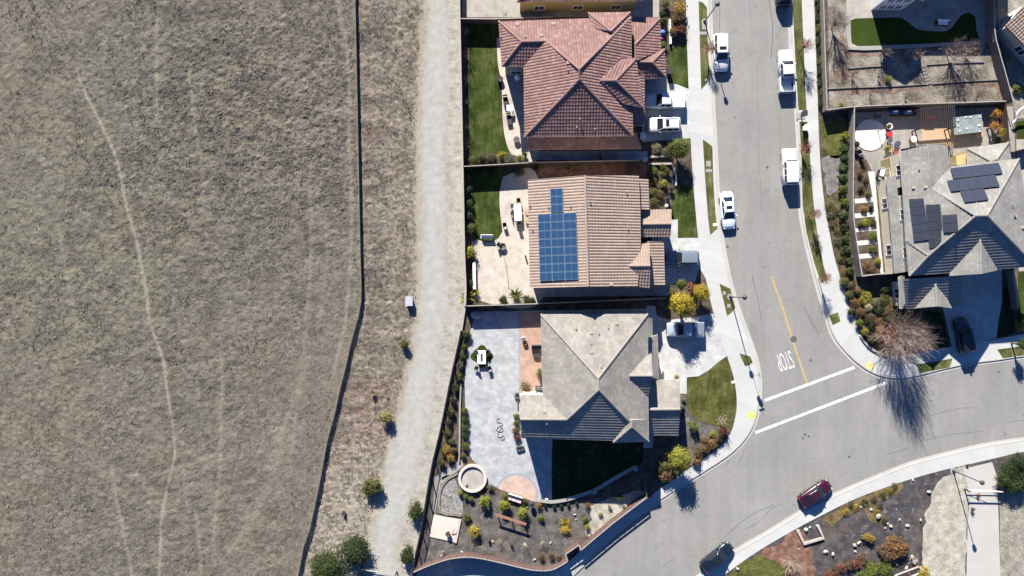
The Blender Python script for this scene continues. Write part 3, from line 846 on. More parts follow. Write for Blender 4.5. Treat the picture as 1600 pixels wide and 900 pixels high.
kx = 2.05 / (max(xs_) - min(xs_)); ky = 2.35 / (max(ys_) - min(ys_))
yc = (max(ys_) + min(ys_)) / 2; xc = (max(xs_) + min(xs_)) / 2
for v in fm.vertices:
    p_ = cen + rt * (v.co.x - xc) * kx + up * (v.co.y - yc) * ky
    v.co = (p_.x, p_.y, 0.005)
fm.materials.clear(); fm.materials.append(M['road_white'])
fo = bpy.data.objects.new('stop_marking', fm); C.objects.link(fo); fo['kind'] = 'structure'

def crack(px, wd=0.05, z=0.003):
    P = gl(px, 0, 0.5); rnd = random.Random(len(px) + int(px[0][0]))
    P = [Vector((p_.x + rnd.uniform(-.06, .06), p_.y + rnd.uniform(-.06, .06), 0)) for p_ in P]
    return ribbon('road_crack', offset_line(P, wd / 2), offset_line(P, -wd / 2), z, M['tar'], 0.002)
for px, wd in (([(1199, -20), (1205, 20), (1208, 50), (1205, 90)], 0.09), ([(1125, 0), (1124.5, 52)], 0.06), ([(1213, 0), (1222, 35), (1213, 60)], 0.05),
               ([(1170, -10), (1173, 30)], 0.03), ([(1183, 100), (1187, 250), (1190, 330)], 0.03), ([(1218, 180), (1226, 300), (1238, 380)], 0.03),
               ([(1175, 430), (1184, 465), (1190, 500)], 0.07), ([(1257, 478), (1266, 498), (1280, 522)], 0.07), ([(1130, 842), (1160, 815), (1180, 802), (1210, 788)], 0.05),
               ([(1160, 830), (1190, 812), (1205, 796), (1224, 787)], 0.05), ([(1385, 710), (1420, 700)], 0.05), ([(1450, 688), (1480, 680), (1535, 674)], 0.05),
               ([(1455, 650), (1490, 640), (1520, 637)], 0.05), ([(1570, 660), (1600, 657), (1640, 650)], 0.05), ([(1310, 745), (1330, 736)], 0.04), ([(1036, 886), (1055, 872)], 0.04),
               ([(1137, 700), (1143, 712), (1135, 727)], 0.05), ([(1166, 700), (1153, 727)], 0.04)):
    crack(px, wd)

# pads and covers let into the ground
def manhole(px, py, r, label):
    o = MB().lathe((0, 0, 0), [(r, 0), (r, 0.012), (r * .86, 0.014), (r * .8, 0.009), (0.02, 0.009)], 20).build('manhole_cover', M['tar']); o.location = G(px, py, 0.002)
    tag(o, label, 'manhole', 'manhole covers in the asphalt')
manhole(1240.5, 530, 0.42, 'large round manhole cover beside the yellow centre line')
manhole(1267, 563, 0.17, 'small round valve cover in the asphalt right of the STOP marking')
manhole(1199, 261, 0.18, 'small valve cover in the street left of the white boxy car')
manhole(1148, 183, 0.12, 'small valve cover in the street near the upper driveway apron')
manhole(1137, 385, 0.17, 'small valve cover beside the kerb below the parked sedan')
manhole(1327, 714, 0.16, 'lone small valve cover in the asphalt above the dark red car')
for k, (x_, y_) in enumerate(((1258, 679), (1264, 682), (1255, 685))):
    manhole(x_, y_, 0.15, ['topmost', 'right-hand', 'lowest'][k] + ' of three small valve covers clustered at the junction')
manhole(1561, 581, 0.13, 'small valve cover near the upper kerb at the right edge, the left one of two')
manhole(1596, 586, 0.13, 'small valve cover near the upper kerb at the right edge, the right one of two')
def pad(px, py, sx, sy, label, mat='kerb', rz=0.0, h=0.03):
    o = MB().box((0, 0, h / 2), (sx, sy, h), rz)
    o.box((0, 0, h + 0.006), (sx * .72, sy * .72, 0.012), rz)
    o = o.build('utility_cover', M[mat]); o.location = G(px, py, 0.137)
    tag(o, label, 'utility cover', 'utility covers in the parkway')
pad(1100, 42, 0.55, 0.75, 'white utility cover in the parkway by the top lamp post', 'kerb')
pad(1098.5, 52, 0.9, 0.42, 'pale wide utility cover below the top lamp post')
pad(1107, 256, 0.6, 0.75, 'white square utility cover in the left parkway above the sedan', 'kerb')
pad(1107.5, 267, 0.8, 0.42, 'pale wide cover just below the white square cover in the left parkway')
pad(1117.5, 351, 0.6, 0.35, 'pale cover at the lower tip of the left parkway lawn', 'white', 0.2)
pad(1131.5, 458, 0.38, 0.5, 'white cover in the parkway patch, up and left of the middle lamp post', 'kerb')
pad(1138.5, 478, 0.4, 0.5, 'white cover in the parkway patch, below the middle lamp post', 'kerb')
pad(1103, 125, 0.35, 0.35, 'small white cover at the lower end of the top left parkway lawn', 'kerb')
pad(1146, 597, 0.5, 0.3, 'white cover at the right edge of the corner front lawn', 'white', 0.1)
pad(1251, 181, 1.1, 0.85, 'pale concrete pad in the right parkway under the post box', 'kerb')
def dome_pad(px, py, rz, mat, label):
    b = MB().box((0, 0, 0.006), (0.85, 0.9, 0.012), rz)
    for i in range(6):
        for j in range(6):
            x, y = (i - 2.5) * .13, (j - 2.5) * .14
            b.lathe((x * math.cos(rz) - y * math.sin(rz), x * math.sin(rz) + y * math.cos(rz), 0.012), [(0.03, 0), (0.015, 0.008)], 6)
    o = b.build('tactile_pad', M[mat]); o.location = G(px, py, 0.124)
    tag(o, label, 'tactile pad')
dome_pad(1174, 649, 0.3, 'dome_yellow', 'bright yellow bumpy pad at the kerb ramp beside the stop sign')
dome_pad(1359, 572, -0.6, 'dome_straw', 'faded yellow bumpy pad at the kerb ramp by the big bare tree')

# ------------------------------------------------------------------ plots: lawns, patios, drives
Z1, Z2, Z3, Z4 = 0.104, 0.112, 0.120, 0.128
# topmost left plot (mostly outside the frame)
psheet('patio', [(722, -60), (815, -60), (815, 27), (722, 27)], Z1, M['patio_beige'], False)
psheet('patio', [(815, -60), (1030, -60), (1030, 27), (815, 27)], Z1, M['patio_beige'], False)
# upper left plot, red roof
psheet('patio', [(776, 60), (840, 60), (840, 245), (806, 243), (796, 236), (789, 215), (785.5, 185), (784.5, 150), (783, 125), (778, 100)], Z2, M['patio_tan'], True)
psheet('lawn', [(733, 32), (777, 32), (778, 70), (779, 100), (783.5, 125), (784, 160), (785, 188), (789, 215), (796, 238), (760, 240), (735, 240)], Z1, M['lawn_green'], True)
psheet('side_path', [(835, 236), (1012, 236), (1012, 250), (835, 250)], Z1, M['patio_grey'], False)
psheet('driveway', [(1003, 118), (1042, 116), (1043, 130), (1058, 132), (1076, 139), (1080, 235), (1079, 216), (1062, 217), (1003, 222)], Z2, M['driveway'], False)
psheet('lawn', [(1044, 78), (1058, 70), (1073.5, 62), (1075.5, 120), (1076, 139), (1062, 134), (1045, 130)], Z1, M['lawn_green'], False)
# middle left plot, tan roof and blue panels
psheet('patio', [(786, 276), (840, 276), (848, 466), (744, 467), (742, 420), (740, 377), (745, 374), (756, 378), (768, 378), (779, 372), (785, 362), (783, 345), (780.5, 320), (781, 298)], Z2, M['patio_tan'], True)
psheet('lawn', [(737, 262), (790, 262), (786, 280), (781, 300), (780.5, 320), (782, 340), (784.5, 360), (778, 372), (766, 377), (752, 375), (741, 368), (738, 320)], Z1, M['lawn_green'], True)
psheet('patio', [(744, 405), (790, 403), (795, 466), (744, 466)], Z3, M['patio_tan'], False)
psheet('side_path', [(840, 262), (1010, 256), (1010, 276), (840, 276)], Z1, M['red_mulch'], False)
psheet('side_path', [(848, 446), (1046, 444), (1046, 462), (848, 464)], Z1, M['patio_grey'], False)
psheet('lawn', [(1049, 312), (1056, 298), (1061, 287), (1072, 291), (1083, 290), (1087, 331), (1090, 371), (1059, 372), (1059, 345), (1049, 343)], Z1, M['lawn_green'], False)
psheet('driveway', [(1020, 343), (1059, 343), (1059, 372), (1091, 371.5), (1100, 420), (1103, 436), (1093, 418), (1086, 440), (1012, 448)], Z2, M['driveway'], False)
# corner plot, grey roof
psheet('patio', [(744, 487), (1014, 482), (1030, 494), (1020, 700), (862, 700), (862, 784), (846, 785), (839, 784), (806, 772), (780, 762), (760, 757), (755, 735), (738, 718), (731, 706), (729, 690), (727, 640), (726, 600), (729, 560), (734, 520)], Z1, M['patio_grey'], False)
psheet('patio_edge', [(809, 488), (848, 488), (848, 616), (811, 616)], Z2, M['patio_border'], False)
psheet('terrace', [(813, 488), (848, 488), (848, 616), (813, 616)], Z3, M['terracotta_pave'], False)
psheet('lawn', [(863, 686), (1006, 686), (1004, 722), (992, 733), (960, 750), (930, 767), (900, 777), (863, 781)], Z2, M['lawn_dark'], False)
def arc(cx, cy, r, a0, a1, n=18): return [(cx + r * math.cos(math.radians(a0 + (a1 - a0) * i / n)), cy - r * math.sin(math.radians(a0 + (a1 - a0) * i / n))) for i in range(n + 1)]
psheet('patio_edge', arc(807, 773, 34, 160, -20), Z2, M['patio_border'], False)
psheet('terrace', arc(807, 774, 31, 160, -20), Z3, M['pink_pave'], False)
psheet('artificial_lawn', [(753 + 15.5 * (1 + 0.16 * math.cos(4 * t)) * math.cos(t), 557 + 15.5 * (1 + 0.16 * math.cos(4 * t)) * math.sin(t)) for t in [2 * PI * i / 40 for i in range(40)]], Z2, M['lawn_fake'], False)
psheet('garden_bed', [(668, 826), (676, 768), (690, 742), (720, 728), (756, 770), (800, 780), (846, 788), (905, 782), (1005, 768), (1006, 776), (906, 856), (884, 872), (862, 888), (836, 888), (768, 872), (728, 867), (680, 876), (650, 890)], Z1, M['mulch'], False)
psheet('creek_bed', [(690, 746), (704, 742), (716, 760), (722, 782), (722, 804), (705, 803), (688, 799), (690, 770)], Z2, M['creek'], True)
psheet('gravel_bed', [(918, 792), (945, 783), (975, 773), (1008, 766), (1008, 776), (950, 820), (918, 838), (913, 826), (925, 812)], Z2, M['pale_gravel'], True, ragged=0.16)
psheet('side_path', [(679, 746), (700, 732), (722, 718), (724, 728), (712, 738), (690, 750), (684, 775), (680, 800), (676, 800)], Z2, M['kerb'], False)
psheet('driveway', [(1010, 478), (1024, 478), (1026, 494), (1046, 500), (1080, 496), (1114, 490), (1119, 501), (1136, 556), (1123, 565), (1108, 578), (1091, 588), (1073, 589.5), (1073, 615), (1056, 615), (1056, 600), (1010, 600)], Z2, M['driveway'], False)
psheet('front_lawn', [(1073, 590), (1091, 588.5), (1108, 579), (1124, 566), (1136, 558), (1146, 590), (1151, 620), (1149, 648), (1141, 671), (1120, 666), (1102, 660), (1088, 656), (1079, 646), (1074, 632)], Z1, M['lawn_olive'], False)
psheet('garden_bed', [(1062, 615), (1072, 620), (1076, 648), (1088, 658), (1120, 668), (1141, 674), (1124, 696), (1098, 714), (1062, 740), (1062, 680)], Z2 - 0.004, M['mulch'], False)
# right-hand plots: strip along the pavement
psheet('bed_strip', [(1273, -80), (1287, -80), (1288, 60), (1291, 176), (1279, 176), (1276, 100)], Z1, M['groundcover'], False)
psheet('bed_strip', [(1280, 178), (1288, 178), (1326, 186), (1327, 300), (1334, 430), (1318, 446), (1306, 400), (1298, 362), (1289, 308), (1283, 236)], Z1, M['groundcover'], False)
psheet('bed_strip', [(1285, 200), (1300, 192), (1325, 192), (1326, 240), (1312, 246), (1290, 236)], Z2, M['olive_grass'], True, ragged=0.2)
psheet('gravel_bed', [(1285, 248), (1312, 246), (1316, 280), (1306, 300), (1290, 305)], Z2, M['grey_gravel'], True, ragged=0.2)
# terraced hillside plot
psheet('hillside', [(1292, -80), (1556, -80), (1558, 50), (1572, 108), (1585, 158), (1440, 166), (1296, 174)], Z1, M['hill'], False)
psheet('patio', [(1322, -80), (1552, -80), (1554, 40), (1548, 66), (1376, 76), (1327, 79), (1323, 40)], Z2, M['patio_beige'], False)
psheet('lawn', [(1329, 32), (1336, 29), (1380, 28), (1408, 28), (1418, 34), (1430, 44), (1446, 48), (1480, 48), (1492, 36), (1502, 24), (1514, 20), (1523, 26), (1525, 45), (1524, 64), (1450, 68), (1340, 72), (1331, 68)], Z3, M['lawn_fake'], True)
# grey house plot with the round patio
psheet('patio', [(1336, 176), (1583, 166), (1587, 250), (1420, 262), (1404, 300), (1372, 300), (1366, 275), (1354, 250), (1336, 240)], Z1, M['patio_taupe'], False)
psheet('round_patio', arc(1359.5, 211, 24.5, 0, 342, 40), 0.18, M['pad'], False)
psheet('garden_bed', [(1335, 252), (1354, 250), (1362, 300), (1378, 425), (1345, 430), (1336, 340)], Z2, M['soil'], False)
psheet('side_path', [(1356, 268), (1366, 268), (1380, 425), (1386, 430), (1376, 430), (1372, 380), (1364, 310)], Z3, M['step_pale'], False)
for k, (a_, b_) in enumerate(((311, 318), (334, 341), (357, 363), (377, 384), (398, 405))):
    psheet('stepping_strip', [(1335, a_), (1366, a_ - 3), (1370, b_ - 3), (1336, b_)], Z3 + 0.004, M['step_pale'], False)
psheet('deck_path', [(1440, 200), (1490, 198), (1495, 228), (1442, 232)], Z2, M['wood_deck'], False)
psheet('driveway', [(1495, 425), (1565, 420), (1566, 470), (1560, 502), (1557, 528), (1488, 545), (1478, 500), (1470, 470)], Z2, M['driveway'], False)
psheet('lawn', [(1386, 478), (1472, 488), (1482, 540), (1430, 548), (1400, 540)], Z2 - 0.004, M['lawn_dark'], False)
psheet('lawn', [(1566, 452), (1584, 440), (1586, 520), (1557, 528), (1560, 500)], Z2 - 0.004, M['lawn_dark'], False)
psheet('lawn', [(1590, 425), (1680, 410), (1680, 505), (1592, 515)], Z2 - 0.004, M['lawn_green'], False)
psheet('lawn', [(1587, 190), (1690, 180), (1690, 212), (1589, 216)], Z2, M['lawn_fake'], False)
psheet('patio', [(1588, 218), (1690, 214), (1700, 420), (1592, 424)], Z1, M['patio_beige'], False)
for k_ in ([(1296, 140), (1350, 138), (1446, 133), (1446, 139), (1380, 146), (1320, 148)], [(1456, 132.5), (1562, 126), (1572, 150), (1560, 154), (1550, 136), (1500, 137)], [(1300, 108), (1326, 108), (1386, 104.5), (1386, 108), (1340, 114), (1305, 126)], [(1318, 30), (1322, 78), (1330, 82), (1376, 78), (1376, 83), (1330, 90), (1316, 84)]):
    psheet('bark_strip', k_, Z2 - 0.003, M['hill_red'], True, ragged=0.25)
psheet('hillside', [(1556, -60), (1700, -60), (1700, 185), (1587, 185), (1574, 110), (1560, 50)], Z1 - 0.004, M['straw'], False)
# south-east corner
psheet('straw_bank', [(1503, 728), (1512, 727), (1518, 760), (1512, 820), (1510, 900), (1512, 990), (1440, 990), (1448, 905), (1440, 880), (1446, 820), (1450, 790), (1458, 765), (1478, 745)], Z1, M['pale_gravel'], True, ragged=0.2)
psheet('straw_bank', [(1560, 745), (1610, 712), (1760, 690), (1760, 1000), (1566, 1000), (1563, 900), (1562, 800)], Z1, M['straw'], False)
psheet('walkway', [(1505, 733), (1550, 722), (1558, 745), (1560, 800), (1563, 900), (1566, 1000), (1512, 1000), (1510, 900), (1512, 820), (1516, 775)], Z2, M['path_grey'] if 'path_grey' in M else m_concrete('worn_walkway', (0.31, 0.305, 0.285)), False)
psheet('golden_bed', [(1283, 812), (1320, 790), (1345, 776), (1375, 764), (1408, 756), (1406, 768), (1380, 778), (1374, 796), (1385, 812), (1366, 818), (1352, 800), (1330, 802), (1298, 820)], Z1, m_ground('golden_ground_cover', [(0.3, (0.045, 0.034, 0.018)), (0.5, (0.11, 0.085, 0.038)), (0.7, (0.19, 0.145, 0.065))], 1.0, 6, 0.6, 0.12, 7), True, ragged=0.25)
psheet('red_bed', [(1180, 872), (1210, 850), (1250, 826), (1262, 840), (1268, 870), (1276, 905), (1255, 940), (1200, 940), (1210, 895)], Z1, M['red_mulch'], True, ragged=0.25)
psheet('weedy_lawn', [(1128, 908), (1160, 882), (1186, 866), (1202, 875), (1222, 880), (1230, 910), (1200, 960), (1110, 970)], Z2, M['olive_grass'], True, ragged=0.25)

# ------------------------------------------------------------------ houses
def newell(P):
    n = Vector((0, 0, 0))
    for i in range(len(P)):
        a, b = P[i], P[(i + 1) % len(P)]
        n += Vector(((a.y - b.y) * (a.z + b.z), (a.z - b.z) * (a.x + b.x), (a.x - b.x) * (a.y + b.y)))
    return n.normalized()

def solve_roof(spec, pitch):
    """spec: name -> (px, py, h) or (px, py, eaveA, eaveB): height found from the pitch and the distance to an eave line"""
    V = {}
    for k, s in spec.items():
        if len(s) == 3: V[k] = W(*s)
    for k, s in spec.items():
        if len(s) > 3:
            a, b = V[s[2]], V[s[3]]
            pt = s[4] if len(s) > 4 else pitch
            h = a.z + 2
            for _ in range(12):
                p = W(s[0], s[1], h)
                e = (b - a); e.z = 0; L = e.length
                d = abs(e.x * (p.y - a.y) - e.y * (p.x - a.x)) / L
                h = a.z + d * pt
            V[k] = W(s[0], s[1], h)
    return V

def tile_face(P, prof, acc, eave=None):
    """cover one flat roof polygon with tile courses; acc collects verts, faces and uvs"""
    n = newell(P)
    if n.z < 0: P = list(reversed(P)); n = -n
    c = sum(P, Vector()) / len(P)
    P = [Vector((p.x, p.y, c.z - (n.x * (p.x - c.x) + n.y * (p.y - c.y)) / n.z)) for p in P]
    v = (Vector((0, 0, 1)) - n * n.z)
    if v.length < 1e-3: v = Vector((0, 1, 0)) - n * n.y
    v.normalize(); u = v.cross(n).normalized()
    o = P[0]
    q = [((p - o).dot(u), (p - o).dot(v)) for p in P]
    u0, u1 = min(a for a, b in q), max(a for a, b in q)
    v0, v1 = min(b for a, b in q), max(b for a, b in q)
    # convex?
    m = len(q); convex = True
    for i in range(m):
        a, b, d = q[i], q[(i + 1) % m], q[(i + 2) % m]
        if (b[0] - a[0]) * (d[1] - b[1]) - (b[1] - a[1]) * (d[0] - b[0]) < -1e-4: convex = False
    pieces = [q]
    if not convex:
        tri = geometry.tessellate_polygon([[Vector((a, b, 0)) for a, b in q]])
        pieces = []
        for t in tri:
            a, b, d = (q[i] for i in t)
            if (b[0] - a[0]) * (d[1] - a[1]) - (b[1] - a[1]) * (d[0] - a[0]) < 0: b, d = d, b
            pieces.append([a, b, d])
    if prof == 'barrel': pu, pv, thick, sub = 0.36, 0.42, 0.035, 6
    elif prof == 'flat': pu, pv, thick, sub = 0.33, 0.40, 0.045, 0
    else: pu, pv, thick, sub = 0.33, 0.36, 0.03, 0
    def disp(a, b):
        t = (b - v0) / pv
        w = thick * (1 - (t - math.floor(t)))
        if prof == 'barrel':
            w += 0.055 * (abs(math.cos(PI * a / pu)) ** 1.0) - 0.02
        return w
    for pc in pieces:
        a0, a1 = min(a for a, b in pc), max(a for a, b in pc)
        b0, b1 = min(b for a, b in pc), max(b for a, b in pc)
        if sub:
            st = pu / sub
            us = [st * k for k in range(int(math.floor(a0 / st)), int(math.ceil(a1 / st)) + 1)]
        else:
            us = list(np.linspace(a0 - 0.01, a1 + 0.01, max(2, int((a1 - a0) / 2) + 2)))
        vs_ = []
        k0 = int(math.floor((b0 - v0) / pv)); k1 = int(math.ceil((b1 - v0) / pv))
        for k in range(k0, k1 + 1):
            vs_ += [v0 + k * pv - 0.004, v0 + k * pv + 0.004]
        bm = bmesh.new()
        grid = [[bm.verts.new((a, b, 0)) for a in us] for b in vs_]
        for i in range(len(vs_) - 1):
            for j in range(len(us) - 1):
                bm.faces.new((grid[i][j], grid[i][j + 1], grid[i + 1][j + 1], grid[i + 1][j]))
        for i in range(len(pc)):
            a, b = pc[i], pc[(i + 1) % len(pc)]
            e = Vector((b[0] - a[0], b[1] - a[1], 0))
            if e.length < 1e-5: continue
            nn = Vector((e.y, -e.x, 0)).normalized()
            bmesh.ops.bisect_plane(bm, geom=bm.verts[:] + bm.edges[:] + bm.faces[:], plane_co=(a[0], a[1], 0), plane_no=nn, clear_outer=True)
        base = len(acc[0])
        bm.verts.index_update()
        for w in bm.verts:
            a, b = w.co.x, w.co.y
            acc[0].append(o + u * a + v * b + n * disp(a, b))
            acc[2].append((a / pu + 0.5, (b - v0) / pv + 0.02))
        for f in bm.faces:
            acc[1].append(tuple(base + w.index for w in f.verts))
        bm.free()
    return P

def surf(px, py):
    """the point of the scene seen at a picture position"""
    d = Vector(((px - 800) / F, (450 - py) / F, -1)).normalized()
    bpy.context.view_layer.update()
    hit = scene.ray_cast(bpy.context.evaluated_depsgraph_get(), Vector((0, 0, H)), d)
    return hit[1].copy()

class House:
    def __init__(self, name, label, base_px, group=None, wall='stucco_tan', trim='trim'):
        self.t = thing(name, label, 'house', G(*base_px, 0.09), group=group)
        self.wall = M[wall]; self.trim = M[trim]
    def roof(self, spec, faces, pitch, mat, prof, name='roof', caps=True, thick=0.2):
        V = solve_roof(spec, pitch)
        acc = ([], [], [])
        edges = {}
        fm = MB(); cap = MB()
        for f in faces:
            P = [V[k] for k in f]
            n = newell(P)
            if n.z < 0: f = list(reversed(f)); P = [V[k] for k in f]; n = -n
            Q = tile_face(P, prof, acc)
            fm.add([(p.x, p.y, p.z - thick) for p in Q], [tuple(reversed(range(len(Q))))])
            for i in range(len(f)):
                a, b = f[i], f[(i + 1) % len(f)]
                edges.setdefault(frozenset((a, b)), []).append((a, b, n, sum(P, Vector()) / len(P)))
        for k, lst in edges.items():
            a, b = V[lst[0][0]], V[lst[0][1]]
            if len(lst) == 1:
                fm.add([(a.x, a.y, a.z + 0.03), (b.x, b.y, b.z + 0.03), (b.x, b.y, b.z - thick), (a.x, a.y, a.z - thick)], [(3, 2, 1, 0)])
            elif caps:
                n1, c1 = lst[0][2], lst[0][3]; n2 = lst[1][2]
                if (lst[1][3] - c1).dot(n1) < -0.02:       # convex: ridge or hip
                    d = (b - a); L = d.length
                    if L < 0.2: continue
                    d.normalize()
                    up = (n1 + n2).normalized(); side = d.cross(up).normalized()
                    r = 0.15
                    nseg = max(1, int(L / 0.42))
                    for s in range(nseg):
                        p0 = a + d * (L * s / nseg); p1 = a + d * (L * (s + 1) / nseg)
                        vs = []
                        for p, rr_ in ((p0, r), (p1, r * 0.86)):
                            for ang in (-100, -50, 0, 50, 100):
                                t = math.radians(ang)
                                vs.append(p + up * (0.045 + rr_ * 0.62 * math.cos(t)) + side * rr_ * math.sin(t))
                        cap.add(vs, [(i, i + 1, i + 6, i + 5) for i in range(4)] + [(4, 3, 2, 1, 0), (5, 6, 7, 8, 9)])
        o = mesh(name, acc[0], acc[1], M[mat], self.t, uvs=acc[2])
        fm.build('fascia', self.trim, o)
        if cap.v: cap.build('ridge_tiles', M[mat], o)
        return V
    def vents(self, pts, h, kind='vent_pipe', mat='trim'):
        for px, py, *r in pts:
            p = surf(px, py)
            MB().lathe(p - Vector((0, 0, 0.35)), [(0.06, 0), (0.06, 0.55), (0.09, 0.55), (0.09, 0.6)], 8).build('vent_pipe', M['galv'], self.t)
    def boxvents(self, pts):
        for px, py, hh in pts:
            p = surf(px, py)
            MB().box(p, (0.34, 0.28, 0.24)).box(p + Vector((0, 0, 0.13)), (0.40, 0.33, 0.04)).build('roof_vent', M['wall_block'], self.t)
    def walls(self, P, z1, win=True, z0=0.05, name='wall', mat=None, storeys=(0.95, 3.75), skip=(), maxw=3):
        b = MB().prism([(p[0], p[1]) for p in P], z0, z1)
        w = b.build(name, mat or self.wall, self.t)
        n = len(P)
        area = sum(P[i][0] * P[(i + 1) % n][1] - P[(i + 1) % n][0] * P[i][1] for i in range(n))
        P = [Vector((p[0], p[1], 0)) for p in P]
        if area < 0: P = list(reversed(P))
        if win:
            for i in range(n):
                a, c = P[i], P[(i + 1) % n]
                d = c - a; L = d.length
                if L < 2.6 or i in skip: continue
                d.normalize(); o = Vector((d.y, -d.x, 0))
                k = min(maxw, max(1, int(L / 4.2)))
                for s in storeys:
                    if s + 1.4 > z1 - 0.2: continue
                    for j in range(k):
                        self.window(a + d * (L * (j + 0.5) / k), d, o, s, 1.2, 1.25)
        return w
    def window(self, p, d, o, z, w, h, frame=None):
        ang = math.atan2(d.y, d.x)
        c = p + o * 0.02
        b = MB()
        for sx, sz, ww, hh in ((0, -h / 2 - .04, w + .16, .08), (0, h / 2 + .04, w + .16, .08), (-w / 2 - .04, 0, .08, h), (w / 2 + .04, 0, .08, h), (0, 0, .05, h)):
            b.box((c.x + d.x * sx, c.y + d.y * sx, z + h / 2 + sz), (ww, 0.10, hh), ang)
        f = b.build('window', frame or M['white'], self.t)
        cp = p + o * 0.012
        MB().box((cp.x, cp.y, z + h / 2), (w, 0.03, h), ang).build('pane', M['pane'], f)
        return f
    def door(self, a, b, z, h, name, mat):
        """a panelled door between two ground points on a wall"""
        d = (b - a); L = d.length; d.normalize(); o = Vector((d.y, -d.x, 0)); ang = math.atan2(d.y, d.x)
        c = (a + b) / 2 + o * 0.03
        m = MB().box((c.x, c.y, z + h / 2), (L, 0.06, h), ang)
        rows = 4 if L > 2 else 3
        cols = max(2, int(L / 0.8)) if L > 2 else 2
        c2 = c + o * 0.036
        for i in range(cols):
            for j in range(rows):
                t = (i + 0.5) / cols - 0.5
                m.box((c2.x + d.x * t * L, c2.y + d.y * t * L, z + h * (j + 0.5) / rows), (L / cols * .8, 0.02, h / rows * .72), ang)
        return m.build(name, mat, self.t)

def inset(P, d):
    """move every edge of a polygon inward"""
    n = len(P)
    P = [Vector((p[0], p[1], 0)) for p in P]
    area = sum(P[i].x * P[(i + 1) % n].y - P[(i + 1) % n].x * P[i].y for i in range(n))
    if area < 0: P.reverse()
    out = []
    for i in range(n):
        a, b, c = P[i - 1], P[i], P[(i + 1) % n]
        d1 = (b - a).normalized(); d2 = (c - b).normalized()
        n1 = Vector((-d1.y, d1.x, 0)); n2 = Vector((-d2.y, d2.x, 0))
        k = 1 + n1.dot(n2)
        out.append(b + (n1 + n2) * (d / max(k, 0.3)))
    return out

def tri_wall(h, a, b, c, t=0.12):
    """gable triangle"""
    n = (b - a).cross(c - a); n.z = 0; n.normalize()
    vs = [a, b, c, a - n * t, b - n * t, c - n * t]
    MB().add(vs, [(0, 1, 2), (5, 4, 3), (0, 3, 4, 1), (1, 4, 5, 2), (2, 5, 3, 0)]).build('gable_wall', h.wall, h.t)

P22 = 0.42; P30 = 0.58

# ---- house at the top edge, mostly outside the frame
h0 = House('house', 'house cut off by the top edge, only its red tiled eave and ochre fascia showing', (905, -30), wall='stucco_ochre', trim='stucco_ochre')
s = {'a': (808, 3, 4.6), 'b': (865, 1, 4.6), 'c': (1000, 0.5, 4.6), 'd': (1000, -160, 4.6), 'e': (806, -160, 4.6)}
s['r1'] = (880, -78, 'a', 'c'); s['r2'] = (925, -78, 'a', 'c')
s = {'a': (808, 3, 4.6), 'c': (1004, 1, 4.6), 'd': (1004, -160, 4.6), 'e': (806, -160, 4.6), 'r1': (890, -78, 'a', 'c'), 'r2': (922, -78, 'a', 'c')}
V = h0.roof(s, [('a', 'c', 'r2', 'r1'), ('c', 'd', 'r2'), ('d', 'e', 'r1', 'r2'), ('e', 'a', 'r1')], P22, 'roof_red', 'barrel', thick=0.3)
h0.walls(inset([V[k] for k in 'acde'], 0.4), 4.4, storeys=(0.95,))

# ---- upper left house, red barrel tiles
h1 = House('house', 'house with a red terracotta barrel tile hipped roof beside two white vehicles', (905, 140))
E = 5.5
s = {'A': (779, 33, E), 'N1': (920, 27, E), 'NE': (986, 27, E), 'E1': (989, 212, E), 'SW': (819, 214, E), 'W1': (818, 104, E), 'W2': (784, 104, E)}
s['r1'] = (815, 65, 'A', 'W2'); s['r2'] = (853, 64, 'W1', 'W2')
s['p'] = (905, 108, 'A', 'NE'); s['q'] = (905.5, 124, 'SW', 'E1')
s['n'] = (954, 51, 'NE', 'E1')
V1 = solve_roof(s, P22)
V = h1.roof(s, [('A', 'r1', 'W2'), ('A', 'NE', 'p', 'r2', 'r1'), ('r1', 'r2', 'W1', 'W2'), ('r2', 'p', 'q', 'SW', 'W1'), ('p', 'NE', 'E1', 'q'), ('q', 'E1', 'SW')], P22, 'roof_red', 'barrel')
h1.walls(inset([V[k] for k in ('A', 'NE', 'E1', 'SW', 'W1', 'W2')], 0.45), E - 0.15)
# north bay
s = {'a': (919, 20, E), 'b': (984.5, 19, E), 'c': (987, 78, E), 'd': (926, 44, E + 0.55), 'r': (954, 48.5, 'a', 'b', .46), 'r2': (954, 80, 'b', 'c', .46)}
V = h1.roof(s, [('a', 'b', 'r'), ('b', 'c', 'r'), ('a', 'r', 'd')], P22, 'roof_red', 'barrel', 'bay_roof')
h1.walls(inset([W(919, 20, E), V['b'], V['c'], W(921, 84, E)], 0.45), E - 0.15, maxw=1)
# east garage wing
Eg = 4.9
s = {'a': (968, 91, Eg), 'b': (994, 90, Eg), 'b2': (1007, 122, Eg), 'c': (1006, 168, Eg), 'd': (972, 163, Eg), 'r': (961, 125.5, 'b2', 'c', .40), 'r2': (936, 126, 'b2', 'c', .40)}
s = {'a': (969, 91, 6.3), 'b': (994, 91, 5.75), 'c': (1005, 168, 5.6), 'd': (974, 162, 6.2), 'r': (962, 125.5, 7.25), 'r2': (937, 126, 7.28)}
V = h1.roof(s, [('r2', 'r', 'b', 'a'), ('r', 'c', 'b'), ('r2', 'd', 'c', 'r')], P22, 'roof_red', 'barrel', 'garage_roof')
s = {'a': (989, 118, 3.9), 'b': (1007, 116, 3.3), 'c': (1007, 196, 3.3), 'd': (989, 196, 3.9)}
V2 = h1.roof(s, [('a', 'b', 'c', 'd')], P22, 'roof_red', 'barrel', 'garage_eave_roof')
gw = inset([W(972, 97, Eg), W(990, 97, Eg), W(1003, 120, Eg), W(1003, 192, 3.3), W(972, 192, Eg)], 0.3)
h1.walls(gw, 3.15, False)
